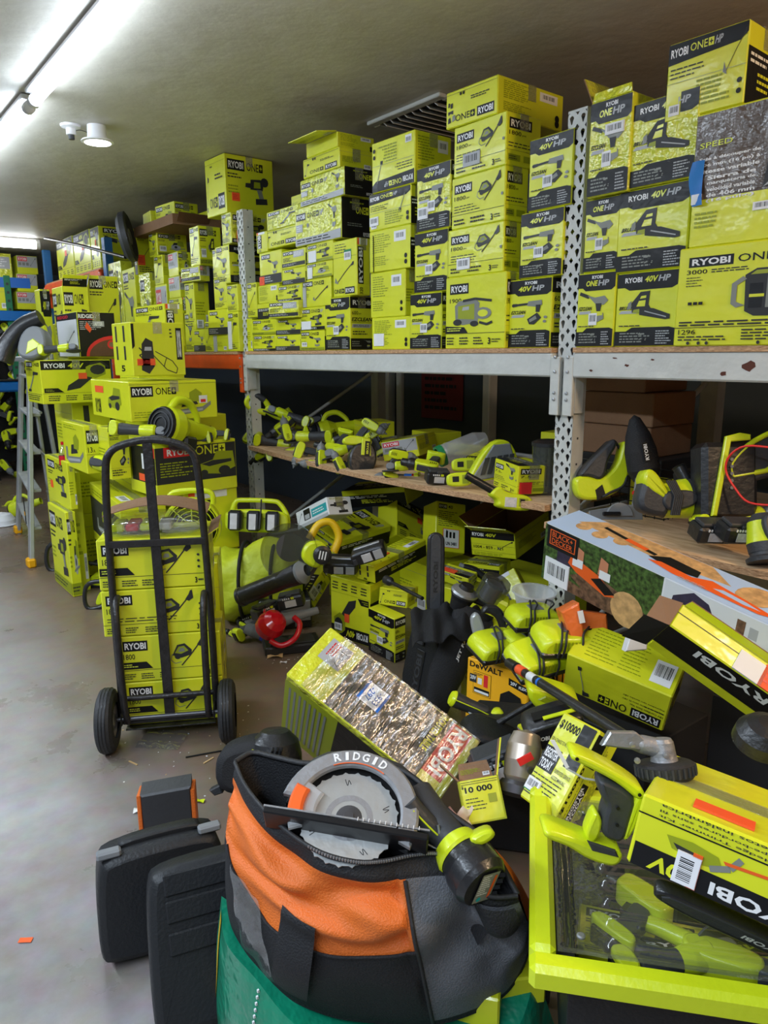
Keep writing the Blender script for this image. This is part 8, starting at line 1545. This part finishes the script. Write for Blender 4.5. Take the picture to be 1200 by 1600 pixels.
# prism extrudes along y; the matrix above swaps y and z so profiles lie in the blade plane
teeth = [(cos(2*pi*i/96)*(.080 if i % 4 else .0835), sin(2*pi*i/96)*(.080 if i % 4 else .0835)) for i in range(96)]
bl = MB(); flat(bl, teeth, -.001, .001, 'aluminium', 0); B_ = bl.build('blade', t)
fl2 = MB(); fl2.lathe([(.0, .008), (.008, .008), (.009, .005), (.02, .004), (.022, .0012)], 'steel_dark', 24); fl2.lathe([(.03, .0014), (.04, .0014)], 'cast_metal', 32); fl2.build('arbor', B_)
k = MB(); [k.tube([(cos(a)*.06, sin(a)*.06, .0012), (cos(a+.06)*.068, sin(a+.06)*.068, .0012), (cos(a+.1)*.058, sin(a+.1)*.058, .0012), (cos(a+.15)*.07, sin(a+.15)*.07, .0012)], .0006, 'ink', 4) for a in (.3, 1.7, 3.6, 5.2)]; k.build('expansion_slots', B_)
def arc(r0, r1, a0, a1, n=26): return [(cos(a0+(a1-a0)*i/n)*r1, sin(a0+(a1-a0)*i/n)*r1) for i in range(n+1)]+[(cos(a1+(a0-a1)*i/n)*r0, sin(a1+(a0-a1)*i/n)*r0) for i in range(n+1)]
g = MB(); flat(g, arc(.086, .116, radians(-22), radians(172)), .006, .022, 'cast_metal', .004); g.build('upper_guard', t)
g = MB(); flat(g, arc(.0, .114, radians(-22), radians(172)), -.04, -.006, 'ink', .004); g.build('guard_back', t)
lg = MB(); 
for i, ch in enumerate('RIDGID'):
    a = radians(112-i*9.5); P0 = Vector((cos(a)*.093, sin(a)*.093, .0228)); tx = Vector((sin(a), -cos(a), 0)); ty = Vector((cos(a), sin(a), 0)); w_ = .0055 if ch == 'I' else .0125
    q_ = Panel(lg, P0-tx*w_/2, tx*w_, ty*.016); q_.text(ch, 0, 0, 1, 1, 'white_print')
L_ = MB(); L_.v, L_.f, L_.m, L_.sm = lg.v, lg.f, lg.m, lg.sm; L_.tube([(cos(radians(118-i*6))*.0885, sin(radians(118-i*6))*.0885, .0225) for i in range(11)], .0012, 'orange_plastic', 5); L_.build('lettering', t)
MB().box((.0, -.028, .012), (.27, .012, .05), 'ink', rot=Euler((0, 0, radians(-1))).to_matrix(), b=.002).build('shoe', t); sh_ = MB(); sh_.box((.0, -.0205, .037), (.272, .003, .003), 'silver'); [sh_.box((.02+i*.009, -.0205, .0395), (.001, .006, .002), 'white_print') for i in range(12)]; sh_.build('depth_scale', t)
lw = MB(); flat(lw, arc(.055, .1, radians(150), radians(205), 12), .008, .02, 'clear_white', .003); lw.build('dust_port', t); lw = MB(); flat(lw, arc(.075, .1, radians(160), radians(195), 10), .0, .03, 'orange_plastic', .004); lw.build('orange_lever', t)
MB().tube([(-.1, .05, -.03), (-.06, .12, -.04), (.06, .13, -.06), (.12, .06, -.06)], .02, 'charcoal', 10).build('rear_handle', t); MB().cyl((.0, .04, -.09), (.0, .04, -.04), .035, .045, 'charcoal', 20).build('motor', t)
t.matrix_world = Ms @ Matrix.Scale(1.16, 4); t['label'] = 'silver circular saw printed RIDGID lying in the open bag'
# lime battery tool at the right end of the bag
t = T('angle_grinder', 'grinder'); Md = pm(onZ(738, 1345, .63), -38, 0, 0)
MB().lathe([(.0, .0), (.04, .0), (.047, .012), (.046, .04), (.04, .06)], 'black_plastic', 28, (.0, -.03, -.02), (-.45, .62, .64)).build('motor_cap', t)
MB().lathe([(.041, .06), (.044, .065), (.038, .085), (.03, .09)], 'plastic_lime', 28, (.0, -.03, -.02), (-.45, .62, .64)).build('lime_collar', t); MB().lathe([(.03, .09), (.028, .14), (.03, .2)], 'charcoal', 20, (.0, -.03, -.02), (-.45, .62, .64)).build('grip', t); MB().prism([(-.02, .05), (.02, .065), (.03, .05), (.0, .035)], -.03, .02, 'plastic_lime', .006).build('switch', t)
nz = Vector((-.45, .62, .64)).normalized(); xa, ya, _z = frame(-nz); lb_ = MB(); c_ = Vector((0, -.03, -.02))-nz*.0025; q_ = Panel(lb_, c_-xa*.018-ya*.03, xa*.036, ya*.06); q_.rect(0, 0, 1, 1, 'mid_print'); q_.lines(.08, .25, .7, .95, 9, 'white_print'); q_.disc(.3, .12, .13, 'teal_print'); q_.rect(.75, .1, .9, .9, 'orange_print'); lb_.build('rating_label', t)
k = MB(); [k.box(c_+xa*.026+ya*(-.02+i*.013), (.01, .006, .006), 'ink') for i in range(4)]; k.build('vent_slots', t)
place(t, pm(onZ(752, 1356, .61), 6, -14, 0, 1.15), 'lime collared black tool end sticking out of the bag at right')
# black sleeve tool behind it
t = T('cordless_ratchet', 'tool'); MB().tube([(-.04, 0, .05), (-.02, 0, .02), (.02, 0, -.02), (.05, 0, -.05)], [.02, .024, .024, .018], 'charcoal', 12).build('body', t); MB().tube([(-.03, -.024, .04), (-.0, -.026, .01), (.03, -.022, -.02)], .002, 'plastic_lime', 6).build('accent_line', t); MB().tube([(.0, -.02, -.03), (.03, -.03, -.04), (.02, -.02, .01)], .003, 'silver', 6).build('belt_clip', t); place(t, pm(onZ(668, 1290, .655), 0, 0, 0, .95), 'charcoal tool with belt clip between the saw and the lime collared tool')

# ------------------------------------------------------------------ green tarp bag beneath with yellow strap
gb = empty('tarp_bag', (0, 0, 0), label='green woven tarp bag with yellow strap under the orange tool bag', cat='bag')
g0 = cat([Zp(*q_) for q_ in ((346, 1400, .36), (352, 1470, .33), (400, 1530, .30), (460, 1600, .26), (560, 1660, .22), (700, 1670, .2), (800, 1620, .2), (838, 1520, .25))], 60)
g1 = cat([Zp(*q_) for q_ in ((338, 1560, .0), (342, 1610, .0), (380, 1700, .0), (450, 1780, .0), (560, 1840, .0), (700, 1850, .0), (830, 1800, .0), (880, 1640, .0))], 60)
def gre(u, v): k = min(59, int(u*60)); f = u*60-k; return g0[k].lerp(g0[k+1], f).lerp(g1[k].lerp(g1[k+1], f), v)+dirc*(.02*sin(pi*v)+.008*sin(22*u+5*v)*sin(pi*v))
MB().grid(gre, 60, 20, 'green_tarp').build('fabric', gb); mb = MB(); mb.add([tuple(p) for p in g0]+[(.72, 1.1, .24)], [(i, i+1, 61) for i in range(60)], 'green_tarp'); mb.build('top', gb)
MB().grid(lambda u, v: gre(.05+.03*u+.01*sin(4*v), v)+dirc*.006, 3, 20, 'yellow_strap').build('strap', gb)
st = MB(); [st.box(gre(.3+.0*i, i/22)+dirc*.004, (.004, .004, .006), 'white_print') for i in range(1, 22)]; o = st.build('stitches', gb); o['kind'] = 'stuff'
carton('lime and red package poking out below the grey end of the tool bag', .12, .1, .08, {'T': 'redgrey'}, M=Matrix.Translation(onZ(735, 1592, .2)) @ Matrix.Rotation(-.9, 4, 'Z') @ Matrix.Translation((-.06, -.02, 0)), tape=False)
carton('lime package under the right end of the tool bag beside the bin', .1, .1, .07, {'T': 'side'}, M=Matrix.Translation(onZ(812, 1560, .2)) @ Matrix.Rotation(-.5, 4, 'Z') @ Matrix.Translation((-.05, -.02, 0)), tape=False)

# ------------------------------------------------------------------ litter on the floor
q = random.Random(3)
lit = [(255, 1157, 'film', 'crinkled clear film on the floor before the hand truck'), (322, 1180, 'key', 'black hex key lying on the floor right of the hand truck'), (125, 924, 'white', 'white paper slip on the floor left of the hand truck'), (40, 1470, 'orange', 'small orange scrap on the bare floor at lower left'), (518, 0, '', ''), (430, 1027, 'wood', 'curled beige wood chip on the floor before the black tray'), (443, 1036, 'white2', 'small white scrap on the floor beside the wood chip'), (312, 1253, 'lime', 'small lime paper scrap on the floor behind the black case'), (220, 1268, 'white3', 'white crumpled scrap beside the worn pouch'), (208, 1193, 'stick', 'thin wood splinter on the floor below the hand truck wheel'), (326, 1189, 'stick', 'short pale splinter beside the hex key')]
for px, py, k, lb in lit:
    if not lb: continue
    p = onZ(px, py, 0); mb = MB()
    if k == 'film': mb.grid(lambda u, v: (-.09+.18*u, -.07+.14*v, .003+.012*abs(sin(9*u+4*v))*abs(sin(7*v))), 16, 14, 'clear_plastic'); nm, ct = 'plastic_film', 'film'
    elif k == 'key': mb.tube([(-.075, -.02, .004), (.045, .02, .004), (.055, .018, .004), (.062, .0, .004)], .003, 'ink', 6); nm, ct = 'hex_key', 'tool'
    elif k == 'stick': mb.box((0, 0, .002), (.05, .006, .003), 'tan_wood', rot=Euler((0, 0, q.uniform(-1, 1))).to_matrix()); nm, ct = 'wood_splinter', 'litter'
    else:
        m_ = {'white': 'label_white', 'white2': 'label_white', 'white3': 'paper', 'orange': 'orange_print', 'wood': 'tan_wood', 'lime': 'plastic_lime'}[k]; s_ = {'white': .06, 'wood': .05, 'white3': .03}.get(k, .022)
        mb.grid(lambda u, v: ((u-.5)*s_*1.6, (v-.5)*s_*.8, .002+.25*s_*abs(sin(3*u+2*v))*(.1 if k in ('white', 'orange') else 1)), 5, 4, m_); nm, ct = 'paper_scrap', 'litter'
    o = mb.build(nm); o.location = (p.x, p.y, .0005); o.rotation_euler.z = -YAW+q.uniform(-.2, .2); tag(o, lb, ct)
mb = MB()
for i in range(150):
    px, py = q.gauss(300, 70), q.gauss(1130, 70)
    if i > 110: px, py = q.gauss(470, 25), q.gauss(1030, 12)
    p = onZ(px, max(960, py), 0); s_ = q.uniform(.002, .007); a = q.uniform(0, pi); mb.box((p.x, p.y, .001), (s_, s_*q.uniform(.3, 1), .0015), q.choice(['tan_wood', 'label_white', 'paper']), rot=Euler((0, 0, a)).to_matrix())
o = mb.build('litter'); tag(o, 'tiny pale wood crumbs strewn on the floor around the hand truck', 'litter', kind='stuff')
